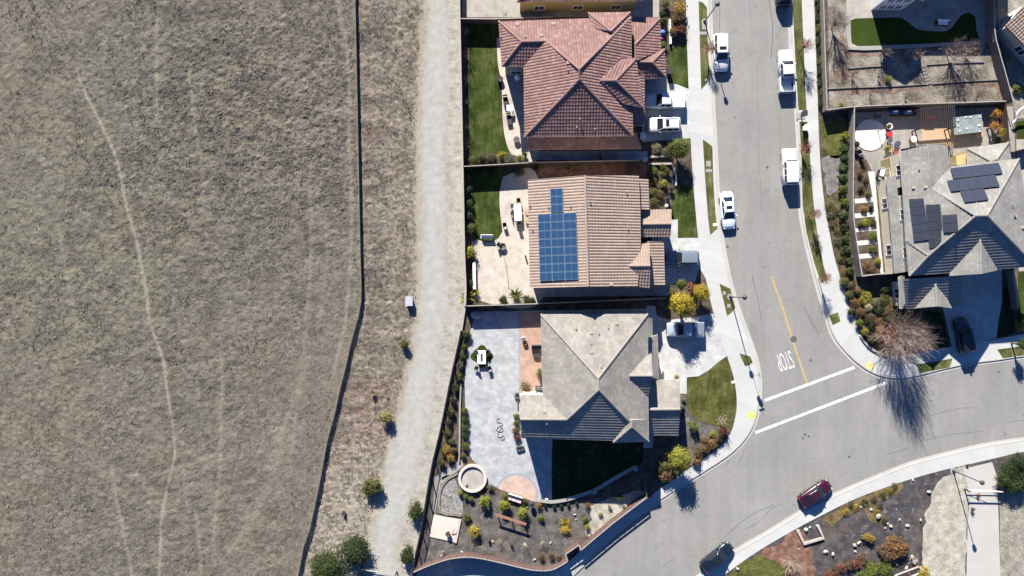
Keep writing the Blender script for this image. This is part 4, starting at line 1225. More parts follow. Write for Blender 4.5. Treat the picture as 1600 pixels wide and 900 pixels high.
Eg = 5.6
gw2 = inset([W(955, 93, Eg), W(992, 93, Eg), W(1003, 166, Eg), W(955, 162, Eg)], 0.45)
h1.walls(gw2, Eg - 0.15, maxw=1, storeys=(3.2,))
h1.door(W(1003.5, 160, 2), W(1003.5, 128, 2), 0.1, 2.2, 'garage_door', M['trim'])
# north-east single-storey block
En = 3.1
s = {'a': (982, 25.5, En), 'b': (1031, 28.5, En), 'c': (1033, 78, En), 'f': (1041, 121, En), 'g': (1003, 124, En), 'w': (978, 80, En), 'r': (992, 70, 'b', 'c', .36), 'x': (992, 96, 'b', 'c', .36)}
V = h1.roof(s, [('a', 'b', 'r'), ('b', 'c', 'x', 'r'), ('a', 'r', 'x', 'g', 'w')], P22, 'roof_red', 'barrel', 'porch_roof')
s = {'a': (1038.5, 77, En), 'b': (1041, 121, En), 'c': (990, 124, En), 'd': (985, 97, En + 1.0), 'r': (1019, 97, En + 0.85), 'r2': (988, 96, En + 0.86), 'a2': (1000, 77, En)}
V = h1.roof(s, [('a', 'b', 'r'), ('b', 'c', 'r2', 'r'), ('a', 'r', 'r2', 'a2')], P22, 'roof_red', 'barrel', 'entry_roof')
h1.walls(inset([W(985, 27, En), W(1030, 30, En), W(1031, 78, En), W(1037, 79, En), W(1038, 120, En), W(985, 120, En)], 0.35), En - 0.12, storeys=(0.95,), maxw=2)
# low lean-to roof along the south side, in the shade of the house
s = {'a': (820, 233.5, 2.7), 'b': (1003, 232.5, 2.7), 'c': (994, 206, 4.0), 'd': (828, 207, 4.0)}
V = h1.roof(s, [('a', 'b', 'c', 'd')], P22, 'roof_red', 'barrel', 'lean_to_roof')
h1.vents([(782 + 0, 57 + 0, 5.9)], 6)
h1.vents([(821, 57, 7.0), (906, 186, 6.6), (901, 199, 6.1), (929, 202, 6.0), (887, 109, 8.0)], 6)
h1.boxvents([(808, 38, 5.75), (864, 37, 5.8), (846, 55, 6.6), (888, 98, 8.0)])

# ---- middle left house, tan tiles, N-S ridge
h2 = House('house', 'house with a tan tiled roof carrying blue solar panels', (917, 365), wall='stucco_cream')
E = 5.3
s = {'a': (825, 281, E), 'b': (828, 450, E), 'c': (996, 447, E), 'd': (1001, 379, E), 'e': (1000.5, 327, E), 'f': (998, 274.5, E)}
s['r1'] = (914, 274, 'a', 'b', .40); s['r2'] = (919, 447.5, 'a', 'b', .40)
V = h2.roof(s, [('a', 'r1', 'r2', 'b'), ('r1', 'f', 'e', 'd', 'c', 'r2')], .40, 'roof_tan', 'barrel')
fp = inset([V[k] for k in 'abcf'], 0.45)
h2.walls(fp, E - 0.15)
n_ = sorted(fp, key=lambda p: -p.y)
top = Vector((V['r1'].x, 0, V['r1'].z - 0.25)); bot = Vector((V['r2'].x, 0, V['r2'].z - 0.25))
nw, ne = sorted(n_[:2], key=lambda p: p.x); sw, se = sorted(n_[2:], key=lambda p: p.x)
zt = E - 0.16
tri_wall(h2, Vector((ne.x, ne.y, zt)), Vector((nw.x, nw.y, zt)), Vector((top.x, nw.y, top.z)))
tri_wall(h2, Vector((sw.x, sw.y, zt)), Vector((se.x, se.y, zt)), Vector((bot.x, sw.y, bot.z)))
s = {'a': (996, 279, 4.75), 'b': (1013, 280, 4.2), 'c': (1014, 327, 4.2), 'd': (997, 327, 4.75)}
h2.roof(s, [('a', 'b', 'c', 'd')], P22, 'roof_tan', 'barrel', 'side_roof')
h2.walls(inset([W(994, 281, 4.4), W(1010, 282, 4.4), W(1011, 325, 4.4), W(994, 325, 4.4)], 0.2), 4.2, maxw=1)
def cross_gable(h, ridge_out, ridge_in, n_out, n_in, s_out, s_in, mat, prof, name, wall_top, foot=True):
    s = {'ro': ridge_out, 'ri': ridge_in, 'no': n_out, 'ni': n_in, 'so': s_out, 'si': s_in}
    V = h.roof(s, [('ro', 'ri', 'ni', 'no'), ('ro', 'so', 'si', 'ri')], P22, mat, prof, name)
    o = 0.3
    d = (V['ri'] - V['ro']); d.z = 0; d.normalize()
    a = V['no'] + d * o; b = V['so'] + d * o; c = V['ro'] + d * o
    mid = (a + b) / 2
    a = a.lerp(mid, 0.12); b = b.lerp(mid, 0.12)
    if foot:
        e = V['si'].lerp(V['ni'], 0.12); f = V['ni'].lerp(V['si'], 0.12)
        h.walls([a, b, e, f], wall_top, storeys=(0.95, 3.5), maxw=1)
    zz = wall_top - 0.02
    if (Vector((b.x, b.y, zz)) - Vector((a.x, a.y, zz))).cross(Vector((c.x, c.y, c.z)) - Vector((a.x, a.y, zz))).dot(-d) < 0: a, b = b, a
    tri_wall(h, Vector((a.x, a.y, zz)), Vector((b.x, b.y, zz)), Vector((c.x, c.y, c.z - 0.22)))
    return V
cross_gable(h2, (1049, 349.5, 4.1), (1000, 350, 4.1), (1049, 327, 3.5), (1000, 328, 3.5), (1048, 370, 3.5), (1000, 370, 3.5), 'roof_tan', 'barrel', 'porch_roof', 3.35)
cross_gable(h2, (1016, 415, 5.85), (967, 415.5, 5.85), (1014.5, 379, 4.9), (985, 384, 4.9), (1015, 450, 4.9), (985, 447, 4.9), 'roof_tan', 'barrel', 'garage_roof', 4.75)
s = {'a': (1012, 377, 3.9), 'b': (1037, 378, 3.1), 'c': (1039, 445, 3.1), 'd': (1012, 445, 3.9)}
h2.roof(s, [('a', 'b', 'c', 'd')], P22, 'roof_tan', 'barrel', 'garage_eave_roof')
h2.walls(inset([W(1008, 379, 3.2), W(1034, 380, 3.2), W(1036, 443, 3.2), W(1008, 443, 3.2)], 0.1), 2.95, False)
h2.door(W(1035.8, 434, 3), W(1035, 392, 3), 0.1, 2.2, 'garage_door', M['trim'])
h2.vents([(857, 323, 6.3), (891, 322, 7.4), (922, 315, 7.9), (981, 357, 6.0), (979, 300, 6.0), (955, 445, 6.9), (832, 358, 5.6), (828, 321, 5.5)], 6)
h2.boxvents([(955, 444, 6.9)])

# ---- corner house, grey flat tiles
h3 = House('house', 'corner house with a grey flat tiled roof whose south slopes lie dark in shade', (930, 590), wall='stucco_cream')
E = 5.5
s = {'nw': (845, 491, E), 'ne': (1012, 490.5, E), 'se': (1013.5, 690, E), 'sw': (846, 684.5, E), 'p': (934.7, 591, 'nw', 'ne', .56), 'q': (935.5, 609, 'sw', 'se', .60), }
s['p'] = (934.7, 591, E + 3.92); s['q'] = (935.5, 609, E + 3.92)
s['p'] = (934.7, 591, E + 3.25); s['q'] = (935.5, 609, E + 3.25)
s['so'] = (815, 684.3, E); s['ro'] = (813, 655, 'so', 'se', .52); s['j'] = (886, 655.3, 'so', 'se', .52); s['no'] = (812.5, 617, E + .05); s['v'] = (848, 617, E)
V = h3.roof(s, [('nw', 'ne', 'p'), ('p', 'ne', 'se', 'q'), ('q', 'se', 'so', 'ro', 'j'), ('nw', 'p', 'q', 'j', 'v'), ('no', 'v', 'j', 'ro')], P30, 'roof_grey', 'flat')
W3 = V
h3.walls(inset([V[k] for k in ('nw', 'ne', 'se', 'sw')], 0.45), E - 0.15)
# west wing, ridge running east-west
s = {'ro': (813, 655, E + 1.42), 'ri': (890, 655.5, E + 1.42), 'no': (812.5, 617, E), 'ni': (850, 617, E), 'so': (815, 684.3, E), 'si': (890, 684.8, E)}
V = W3
h3.walls([W(817, 621, E), W(818, 682, E), W(870, 682, E), W(870, 621, E)], E - 0.15, maxw=1)
a, b, c = W(817, 682, E), W(817, 621, E), V['ro']
tri_wall(h3, Vector((a.x, b.y, E - .17)), Vector((a.x, a.y, E - .17)), Vector((a.x, c.y, c.z - .22)))
# small south hip
s = {'r': (987, 655.5, E + 1.5), 'r2': (987, 667, E + 1.5), 'a': (958.5, 691.5, E), 'b': (1013.6, 690, E), 'c': (1013.5, 655, E), 'd': (958, 655, E)}
V = h3.roof(s, [('r2', 'b', 'a'), ('r', 'c', 'b', 'r2'), ('r', 'r2', 'a', 'd')], P30, 'roof_grey', 'flat', 'hip_roof')
# east cross gable
V = cross_gable(h3, (1019.5, 587, 6.9), (983, 587, 6.9), (1018, 552, 5.6), (998, 566, 5.9), (1013, 620, 5.55), (1000, 612, 5.9), 'roof_grey', 'flat', 'gable_roof', 5.4)
# lower east roofs
s = {'a': (1008, 495, 3.9), 'b': (1019, 497, 3.2), 'c': (1019.5, 525, 3.2), 'd': (1008, 530, 3.9)}
h3.roof(s, [('a', 'b', 'c', 'd')], P22, 'roof_grey', 'flat', 'porch_roof')
s = {'a': (1008, 530, 4.3), 'b': (1027.5, 522.5, 3.1), 'c': (1029, 592, 3.1), 'd': (1008, 592, 4.3)}
h3.roof(s, [('a', 'b', 'c', 'd')], P22, 'roof_grey', 'flat', 'garage_eave_roof')
h3.walls([W(1000, 498, 3), W(1016, 499, 3), W(1016, 523, 3), W(1024, 525, 3), W(1025.5, 590, 3), W(1000, 590, 3)], 2.95, False)
h3.door(W(1025.8, 580, 3), W(1025, 538, 3), 0.1, 2.2, 'garage_door', M['trim'])
cross_gable(h3, (1063, 639.5, 4.75), (1013, 640, 4.75), (1062, 592.5, 3.1), (1013, 594, 3.1), (1060, 680.5, 3.1), (1013, 680, 3.1), 'roof_grey', 'flat', 'front_wing_roof', 3.0)
h3.vents([(900, 514, 6.6), (936, 521, 6.9), (950, 512, 6.5), (965, 506, 6.2), (939, 573, 8.6), (854, 662, 6.6), (924, 536, 7.4)], 6)
h3.boxvents([(899, 512, 6.45), (924, 520, 6.8), (963, 505, 6.2), (924, 550, 8.0), (851, 643, 6.55)])

# ---- right-hand house, cool grey flat tiles
h4 = House('house', 'grey tiled house with dark solar panels behind the big bare corner tree', (1500, 330), wall='stucco_cream')
E = 5.6
s = {'sw': (1421, 431, E), 'w': (1415.5, 376, E), 'nw': (1407.5, 300, E), 'ne': (1591, 248.5, E), 'e': (1662, 412, E), 'se': (1598, 417, E), 'n2': (1484, 260, E),
     'p': (1524, 337, 10.0), 'q': (1542, 336.5, 10.0)}
s['ne'] = (1592, 248, E); s['E'] = (1640, 412, E)
s = {'sw': (1421, 431, E), 'n1': (1409, 262, E), 'ne': (1592, 248, E), 'E': (1618, 416, E), 'p': (1524, 337, 8.9), 'q': (1542, 336.5, 8.9), 'w': (1416, 376, E), 'nw': (1407.5, 233, E), 'ro': (1449, 226, 'nw', 'w', .41), 'ri': (1454, 294, 'nw', 'w', .41), 'n2': (1477, 225.5, E + .35), 'v': (1486, 259, E + .1), 'k': (1450.5, 399.5, 'sw', 'E', .5)}
V = h4.roof(s, [('p', 'ri', 'ro', 'nw', 'w', 'k'), ('w', 'sw', 'k'), ('p', 'q', 'ne', 'v', 'ri'), ('ro', 'n2', 'v', 'ri'), ('q', 'E', 'ne'), ('q', 'p', 'k', 'sw', 'E')], P30, 'roof_cool', 'flat')
h4.walls(inset([V['sw'], W(1411, 300, E), W(1486, 259, E), V['ne'], V['E']], 0.5), E - 0.15)
# north wing, ridge running north-south
s = {'nw': (1407.5, 233, E), 'ro': (1449, 226, E + 1.75), 'ne': (1476, 225.5, E + 0.35), 'se': (1482, 266, E + 0.35), 'ri': (1453, 300, E + 1.75), 'sw': (1416, 320, E)}
h4.walls([W(1411.5, 237, E), W(1474, 231, E), W(1476, 270, E), W(1416, 290, E)], E - 0.12, maxw=1)
tri_wall(h4, W(1474, 231.2, E - .14), W(1411.5, 237.2, E - .14), W(1449, 230.5, E + 1.1))
# west hip of the front
s = {'a': (1416, 376, E), 'b': (1421, 431.5, E), 'r': (1451, 399.5, E + 1.85), 'r2': (1480, 399, E + 1.85), 'c': (1480, 372, E), 'd': (1480, 430, E)}

# south facing gable
s = {'ro': (1532.5, 428, 7.45), 'ri': (1531, 372, 7.45), 'wo': (1484.5, 431, 5.63), 'wi': (1484, 380, 5.63), 'eo': (1557.5, 422.5, 5.66), 'ei': (1557, 380, 5.66)}
V = h4.roof(s, [('ro', 'wo', 'wi', 'ri'), ('ro', 'ri', 'ei', 'eo')], P22, 'roof_cool', 'flat', 'gable_roof')
tri_wall(h4, W(1489, 427.5, 5.6), W(1553, 420, 5.6), W(1532, 424.5, 7.2))
h4.walls([W(1489, 427.5, 5.6), W(1553, 420, 5.6), W(1553, 400, 5.6), W(1489, 400, 5.6)], 5.62, maxw=2, storeys=(3.4,))
# lower front roof with its own gable
s = {'a': (1412, 436, 5.3), 'b': (1503, 431, 5.3), 'c': (1503, 478, 3.4), 'd': (1417, 482.5, 3.4)}
V = h4.roof(s, [('a', 'b', 'c', 'd')], P22, 'roof_cool', 'flat', 'porch_roof')
s = {'a': (1404, 432, 3.0), 'b': (1413, 431, 3.8), 'c': (1417, 482.5, 3.3), 'd': (1407.5, 482.5, 2.9)}
V = h4.roof(s, [('a', 'b', 'c', 'd')], P22, 'roof_cool', 'flat', 'porch_edge_roof')
s = {'ro': (1464, 478.5, 4.85), 'ri': (1461, 441, 4.85), 'wo': (1428, 481.8, 3.45), 'wi': (1430, 446, 3.45), 'eo': (1489.5, 482, 3.45), 'ei': (1487, 446, 3.45)}
V = h4.roof(s, [('ro', 'wo', 'wi', 'ri'), ('ro', 'ri', 'ei', 'eo')], P22, 'roof_cool', 'flat', 'entry_gable_roof')
tri_wall(h4, W(1433, 477.5, 2.7), W(1484, 477, 2.7), W(1463, 475.5, 4.6))
h4.walls([W(1409, 440, 2.8), W(1498, 436, 2.8), W(1500, 474, 2.8), W(1413, 478, 2.8)], 3.2, maxw=3, storeys=(0.9,))
# west single-storey strip with cream wall
s = {'a': (1385.5, 277, 2.9), 'b': (1400, 275, 3.6), 'c': (1414, 425, 3.6), 'd': (1398.5, 427, 2.9)}
V = h4.roof(s, [('a', 'b', 'c', 'd')], 0.3, 'roof_cool', 'flat', 'side_roof')
h4.walls([W(1387.5, 279, 2.8), W(1404, 277, 2.8), W(1418, 425, 2.8), W(1400.5, 427, 2.8)], 2.75, storeys=(0.9,), maxw=4)
h4.walls([W(1391, 246, 2.6), W(1402, 241, 2.6), W(1406, 274, 2.6), W(1394, 277, 2.6)], 2.55, False, mat=M['stucco_ochre'], name='ochre_wall')
# north-east lower hip
s = {'nw': (1511.5, 232, 3.4), 'ne': (1575.5, 222.5, 3.4), 'se': (1580, 250, 3.4), 'sw': (1513, 262, 3.4), 'r': (1549, 252, 4.7), 'r2': (1556, 250, 4.7)}
V = h4.roof(s, [('nw', 'ne', 'r2', 'r'), ('ne', 'se', 'r2'), ('nw', 'r', 'sw')], P22, 'roof_cool', 'flat', 'rear_roof')
h4.walls([W(1515, 235, 3.3), W(1572, 226, 3.3), W(1578, 262, 3.3), W(1516, 268, 3.3)], 3.25, maxw=2, storeys=(0.95,), mat=M['stucco_ochre'])
h4.walls([W(1494, 243, 2.6), W(1512, 239, 2.6), W(1513, 258, 2.6), W(1496, 260, 2.6)], 2.55, False, mat=M['stucco_ochre'], name='ochre_wall')
h4.vents([(1435, 265, 6.9), (1584, 336, 8.0), (1582, 320, 8.0)], 6)
h4.boxvents([(1427, 293, 6.5), (1446, 292, 7.2), (1585, 337, 7.6), (1597, 355, 7.2)])
h4.door(W(1512, 424, 5.5) * 1.0, W(1551, 419.5, 5.5) * 1.0, 0.1, 2.3, 'garage_door', M['trim'])

# ---- white house at the top right, mostly outside the frame
h5 = House('house', 'white two-storey house at the top right casting a long shadow over its lawn', (1410, -40), wall='stucco_white', trim='white')
bay = [G(1361, 16), G(1408, 16), G(1408, -70), G(1361, -70)]
h5.walls(bay, 4.5, win=False)
a, b = bay[0], bay[1]
ww = M['frame_black']
dx = (b - a).normalized(); o_ = Vector((dx.y, -dx.x, 0))
for z in (0.7, 2.9):
    for t in (0.24, 0.5, 0.76):
        h5.window(a + (b - a) * t, dx, o_, z, 0.72, 1.1)
s = {'a': (1357, 10 - 24, 4.5), 'b': (1414 + 34, 10 - 24, 4.5), 'c': (1448, -130, 4.5), 'd': (1357, -130, 4.5)}
def GR(px, py, h): v = G(px, py); v.z = h; return v
class _R: pass
vb = {'a': GR(1355, 21, 4.5), 'b': GR(1414, 21, 4.5), 'c': GR(1414, -90, 4.5), 'd': GR(1355, -90, 4.5), 'r': GR(1384, 21, 5.5), 'r2': GR(1384, -90, 5.5)}
def back_px(v): k = F / (H - v.z); return (800 + v.x * k, 450 - v.y * k, v.z)
h5.roof({k: back_px(v) for k, v in vb.items()}, [('a', 'r', 'r2', 'd'), ('r', 'b', 'c', 'r2')], P22, 'roof_cool', 'flat', 'bay_roof')
tri_wall(h5, Vector((a.x, a.y, 4.48)), Vector((b.x, b.y, 4.48)), Vector(((a.x + b.x) / 2, a.y, 5.3)))
mb_ = [G(1406, -24), G(1540, -24), G(1540, -150), G(1406, -150)]
h5.walls(mb_, 5.0, maxw=4)
vb = {'a': GR(1400, -18, 5.1), 'b': GR(1546, -18, 5.1), 'c': GR(1546, -156, 5.1), 'd': GR(1400, -156, 5.1), 'r': GR(1460, -87, 7.4), 'r2': GR(1486, -87, 7.4)}
h5.roof({k: back_px(v) for k, v in vb.items()}, [('a', 'b', 'r2', 'r'), ('b', 'c', 'r2'), ('c', 'd', 'r', 'r2'), ('d', 'a', 'r')], P22, 'roof_cool', 'flat')

# ---- house at the right edge
h6 = House('house', 'house cut off by the right edge with a ribbed pale roof set diagonally', (1640, 30), wall='wood_dark' if False else 'stucco_grey', trim='trim_brown')
s = {'a': (1572, 40, 4.2), 'b': (1607, 0, 4.2), 'c': (1690, 90, 4.2), 'd': (1650, 130, 4.2), 'r1': (1617, 48, 6.4), 'r2': (1650, 80, 6.4)}
s = {'a': (1571, 40, 3.2), 'b': (1618, -10, 4.9), 'c': (1690, 60, 4.9), 'd': (1640, 112, 3.2)}
V = h6.roof(s, [('a', 'b', 'c', 'd')], P22, 'roof_tan', 'barrel')
h6.walls(inset([V[k] for k in 'abcd'], 0.4), 3.0, storeys=(0.9,), maxw=2)

# ---- solar panels, bolted flat above their slopes
def panel_array(label, quad, nu, nv, mask, mat, frame, lift=0.19):
    """quad: four roof points (px, py, h) in order; the grid of panels is laid between them"""
    A, B, Cc, D = [surf(q_[0], q_[1]) for q_ in quad]
    n = (B - A).cross(D - A).normalized()
    if n.z < 0: n = -n
    base = (A + Cc) / 2
    t = thing('solar_array', label, 'solar panels', base)
    at = lambda u, v: A.lerp(B, u).lerp(D.lerp(Cc, u), v) + n * lift
    for i in range(nu):
        for j in range(nv):
            if not mask(i, j): continue
            g = 0.006
            u0, u1, v0, v1 = (i + g * 2) / nu, (i + 1 - g * 2) / nu, (j + g * 3) / nv, (j + 1 - g * 3) / nv
            c4 = [at(u0, v0), at(u1, v0), at(u1, v1), at(u0, v1)]
            fr = MB().add([p - n * 0.04 for p in c4] + [p for p in c4], [(0, 1, 2, 3), (7, 6, 5, 4), (0, 4, 5, 1), (1, 5, 6, 2), (2, 6, 7, 3), (3, 7, 4, 0)]).build('solar_panel', M[frame], t)
            bm = bmesh.new(); bm.from_mesh(fr.data); bmesh.ops.recalc_face_normals(bm, faces=bm.faces); bm.to_mesh(fr.data); bm.free()
            e = 0.018
            uu0, uu1, vv0, vv1 = u0 + e / nu, u1 - e / nu, v0 + 1.6 * e / nv, v1 - 1.6 * e / nv
            c4 = [at(uu0, vv0) + n * .004, at(uu1, vv0) + n * .004, at(uu1, vv1) + n * .004, at(uu0, vv1) + n * .004]
            mesh('cells', c4, [(0, 1, 2, 3)], M[mat], fr, uvs=[(0, 0), (1, 0), (1, 1), (0, 1)])
    return t
# west slope of the tan house: the slope height is linear in x
def h2h(px): return 5.3 + 2.75 * (px - 826.5) / (916.5 - 826.5)
panel_array('blue solar panels in a cross shape on the tan roof', [(841, 335, h2h(841)), (901, 332, h2h(901)), (904.5, 437, h2h(903)), (844, 439, h2h(843))], 3, 8, lambda i, j: True, 'panel_blue', 'panel_frame')
panel_array('single file of three blue solar panels above the large array, tan roof', [(860.3, 295, h2h(860)), (879.6, 294, h2h(880)), (880.6, 331.5, h2h(881)), (861.2, 332.5, h2h(861))], 1, 3, lambda i, j: True, 'panel_blue', 'panel_frame')
# right-hand house: find the slope heights from its planes
def pw(px, py): return (px, py)
def pn(px, py): return (px, py)
panel_array('dark solar panels on the west slope of the right-hand house, tall left column', [pw(1420, 311), pw(1443, 310), pw(1452, 375), pw(1428, 378)], 2, 5, lambda i, j: True, 'panel_dark', 'frame_black')
panel_array('dark solar panels on the west slope of the right-hand house, middle column', [pw(1446, 320), pw(1469, 319), pw(1475, 386), pw(1452, 388)], 2, 5, lambda i, j: True, 'panel_dark', 'frame_black')
panel_array('dark solar panels on the west slope of the right-hand house, short right column', [pw(1471.5, 336), pw(1495, 335), pw(1497.5, 362), pw(1474, 364)], 2, 2, lambda i, j: True, 'panel_dark', 'frame_black')
panel_array('dark solar panels on the north slope of the right-hand house, top row of three', [pn(1483.5, 264), pn(1559, 255), pn(1566, 272.5), pn(1489, 281)], 5, 1, lambda i, j: True, 'panel_dark', 'frame_black')
panel_array('dark solar panels on the north slope of the right-hand house, middle row of three', [pn(1478.5, 283), pn(1554, 274), pn(1561, 292.5), pn(1485, 301)], 5, 1, lambda i, j: True, 'panel_dark', 'frame_black')
panel_array('dark solar panels on the north slope of the right-hand house, lowest and shortest row', [pn(1499, 299.5), pn(1536, 295.5), pn(1544, 313.5), pn(1506.5, 318)], 2, 1, lambda i, j: True, 'panel_dark', 'frame_black')

# ------------------------------------------------------------------ fences and walls
def line_at(px, h, step=None, closed=False):
    P = [W(x, y, h) for x, y in px]
    for p in P: p.z = 0
    return smooth_line(P, step) if step else P

def along(P, gap):
    """points and directions every gap metres along a line"""
    out = []; rest = 0
    for a, b in zip(P[:-1], P[1:]):
        d = b - a; L = d.length
        if L < 1e-6: continue
        s = rest
        while s < L:
            out.append((a + d * (s / L), d / L)); s += gap
        rest = s - L
    return out

def board_fence(label, px, h, mat='fence_brown', z0=0.08, gap=0.15, thick=0.03, post=2.44, cap=None, smooth=None, boardw=0.145, group=None, trace_top=True, capw=0.12, jitter=0.02, latt=0.0):
    P = line_at(px, h if trace_top else 0.1, smooth)
    t = thing('fence', label, 'fence', (P[0].x, P[0].y, z0), group=group)
    rnd = random.Random(len(px) * 31 + int(px[0][0]))
    b = MB()
    top = h - latt
    for p, d in along(P, gap):
        hh = top - z0 + rnd.uniform(-jitter, jitter)
        b.box((p.x, p.y, z0 + hh / 2), (boardw, thick, hh), math.atan2(d.y, d.x))
    b.build('boards', M[mat], t)
    for z in ((z0 + 0.3, top - 0.25) if not latt else (z0 + 0.3, top - 0.05, h - 0.04)):
        r = MB()
        for a, c in zip(P[:-1], P[1:]):
            d = (c - a); L = d.length
            if L < 1e-4: continue
            n = Vector((-d.y, d.x, 0)).normalized() * 0.045
            m_ = (a + c) / 2 + n
            r.box((m_.x, m_.y, z), (L + 0.02, 0.04, 0.09), math.atan2(d.y, d.x))
        r.build('rail', M[mat], t)
    for p, d in along(P, post):
        n = Vector((-d.y, d.x, 0)) * 0.06
        MB().box((p.x + n.x, p.y + n.y, z0 + (h - z0) / 2 + 0.02), (0.09, 0.09, h - z0 + 0.06), math.atan2(d.y, d.x)).build('post', M[mat], t)
    if cap:
        c_ = MB()
        for a, b_ in zip(P[:-1], P[1:]):
            d = (b_ - a); L = d.length
            if L < 1e-4: continue
            m_ = (a + b_) / 2
            c_.box((m_.x, m_.y, h + 0.02), (L + 0.03, capw, 0.035), math.atan2(d.y, d.x))
        c_.build('cap', M[cap], t)
    return t

def block_wall(label, px, h, wd=0.2, z0=0.05, mat='wall_block', cap='cap_pale', capw=0.3, smooth=0.8, trace_top=True, name='garden_wall', cat='wall', group=None):
    P = line_at(px, h if trace_top else 0.1, smooth)
    t = thing(name, label, cat, (P[0].x, P[0].y, z0), group=group)
    def strip(nm, w_, za, zb, m):
        A = offset_line(P, w_ / 2); B = offset_line(P, -w_ / 2)
        vs, fs = [], []
        for a, b in zip(A, B):
            vs += [(a.x, a.y, za), (b.x, b.y, za), (b.x, b.y, zb), (a.x, a.y, zb)]
        for i in range(len(P) - 1):
            for k in range(4):
                fs.append((4 * i + k, 4 * i + (k + 1) % 4, 4 * i + 4 + (k + 1) % 4, 4 * i + 4 + k))
        n = len(vs)
        fs += [(3, 2, 1, 0), (n - 4, n - 3, n - 2, n - 1)]
        o = mesh(nm, vs, fs, m, t)
        bm = bmesh.new(); bm.from_mesh(o.data); bmesh.ops.recalc_face_normals(bm, faces=bm.faces); bm.to_mesh(o.data); bm.free()
        return o
    strip('wall', wd, z0, h - 0.06, M[mat])
    if cap: strip('cap', capw, h - 0.058, h, M[cap])
    return t

def view_fence(label, px, h, z0=0.2, post=2.4, smooth=None, trace_h=None):
    """black see-through fence: posts, two rails and thin pickets"""
    P = line_at(px, trace_h if trace_h is not None else h, smooth)
    t = thing('iron_fence', label, 'fence', (P[0].x, P[0].y, z0))
    pk = MB()
    for p, d in along(P, 0.14):
        pk.box((p.x, p.y, (z0 + h) / 2), (0.014, 0.014, h - z0 - 0.1), math.atan2(d.y, d.x))
    pk.build('pickets', M['iron'], t)
    for z in (z0 + 0.12, h - 0.05):
        r = MB()
        for a, c in zip(P[:-1], P[1:]):
            d = (c - a); L = d.length
            if L < 1e-4: continue
            m_ = (a + c) / 2
            r.box((m_.x, m_.y, z), (L, 0.07, 0.09), math.atan2(d.y, d.x))
        r.build('rail', M['iron'], t)
    for p, d in along(P, post):
        MB().box((p.x, p.y, (z0 + h) / 2 + .03), (0.13, 0.13, h - z0 + .06), math.atan2(d.y, d.x)).build('post', M['iron'], t)
    return t

board_fence('long weathered grey board fence between the dry field and the mown verge', FIELD_FENCE, 0.75, 'fence_field', 0.0, 0.19, 0.03, 3.0, None, 1.5, 0.118, trace_top=False, jitter=0.05, latt=0.14)
block_wall('tan block wall with a pale cap between the gravel path and the back gardens', WALL_L[1:8] and [(716, -60)] + WALL_L[1:8], 1.8, 0.2, capw=0.30)
block_wall('low pale wall under the black iron fence along the gravel path', WALL_L[7:18], 0.5, 0.22, capw=0.34)
view_fence('black iron fence on the low pale wall along the gravel path', [(x + 0.8, y) for x, y in WALL_L[8:18]], 1.75, 0.45, 2.4, 1.0, 0.5)
board_fence('brown board fence between the topmost plot and the red roofed house', [(720, 29), (770, 29.5), (815, 28), (863, 26.5)], 1.85, 'fence_brown', cap='cap_pale')
board_fence('brown board fence north of the tan roofed house', [(724, 260), (780, 257), (833, 253.5), (1000, 250.5)], 1.85, 'fence_dark', cap='cap_pale', capw=0.1)
board_fence('short brown fence beside the tan roofed house, running north and south', [(979, 251), (981, 274)], 1.8, 'fence_dark')
board_fence('short dark fence by the upper left garage wall', [(939, 238), (940, 251)], 1.7, 'fence_dark')
board_fence('brown board fence between the tan roofed and the corner house', [(729, 478), (780, 476.5), (838, 474.5), (1040, 466)], 1.85, 'fence_brown', cap='cap_pale', capw=0.12)
board_fence('curving reddish board fence along the street south of the corner garden', [(646, 894), (662, 887), (680, 880), (704, 873), (728, 870.5), (748, 872), (768, 876), (790, 881), (810, 886), (836, 891), (863, 890), (887, 877)], 1.75, 'fence_brown', cap='cap_pale', smooth=0.5, capw=0.14)
board_fence('stepped reddish board fence south-east of the corner garden', [(887, 877), (883.5, 866), (905, 851), (907, 860), (958, 817), (1011, 777)], 1.75, 'fence_brown', cap='cap_pale', capw=0.14, latt=0.2)
board_fence('short pale fence end closing the corner garden on the east side', [(1011, 777), (1008.5, 752)], 1.7, 'fence_grey')
board_fence('pale grey fence between the right-hand pavement hedge and the terraced plot', [(1287, -50), (1287, 0), (1289, 80), (1292.5, 172)], 1.75, 'fence_grey', cap='cap_pale', smooth=1)
board_fence('grey fence between the terraced plot and the grey roofed house', [(1292.5, 172), (1330, 167), (1400, 163.5), (1480, 161), (1572, 158)], 1.7, 'fence_grey', cap='cap_pale', smooth=1)
board_fence('curving pale fence on the right of the terraced plot', [(1552, -40), (1553, 0), (1554.5, 50), (1560, 75), (1570, 110), (1583, 158)], 1.75, 'fence_grey', cap='cap_pale', smooth=1)
board_fence('grey fence behind the round bushes beside the grey roofed house', [(1335, 168), (1334, 240), (1333.5, 330), (1339, 380), (1347, 431.5)], 1.75, 'fence_grey', cap='cap_pale', smooth=1)
board_fence('short grey fence closing the stepping strip garden on the south', [(1347, 431.5), (1370, 428.5), (1398, 427)], 1.75, 'fence_grey', cap='cap_pale')
board_fence('grey fence right of the grey roofed house, running south from the terraces', [(1572, 158), (1576, 200), (1580, 249)], 1.75, 'fence_dark')
board_fence('pale fence right of the shaded driveway', [(1583, 424), (1587, 450), (1591, 482)], 1.5, 'fence_grey', cap='cap_pale', capw=0.2)
board_fence('thin dark fence between the two yards at the right edge', [(1581, 238), (1600, 233), (1640, 226)], 1.5, 'fence_dark')

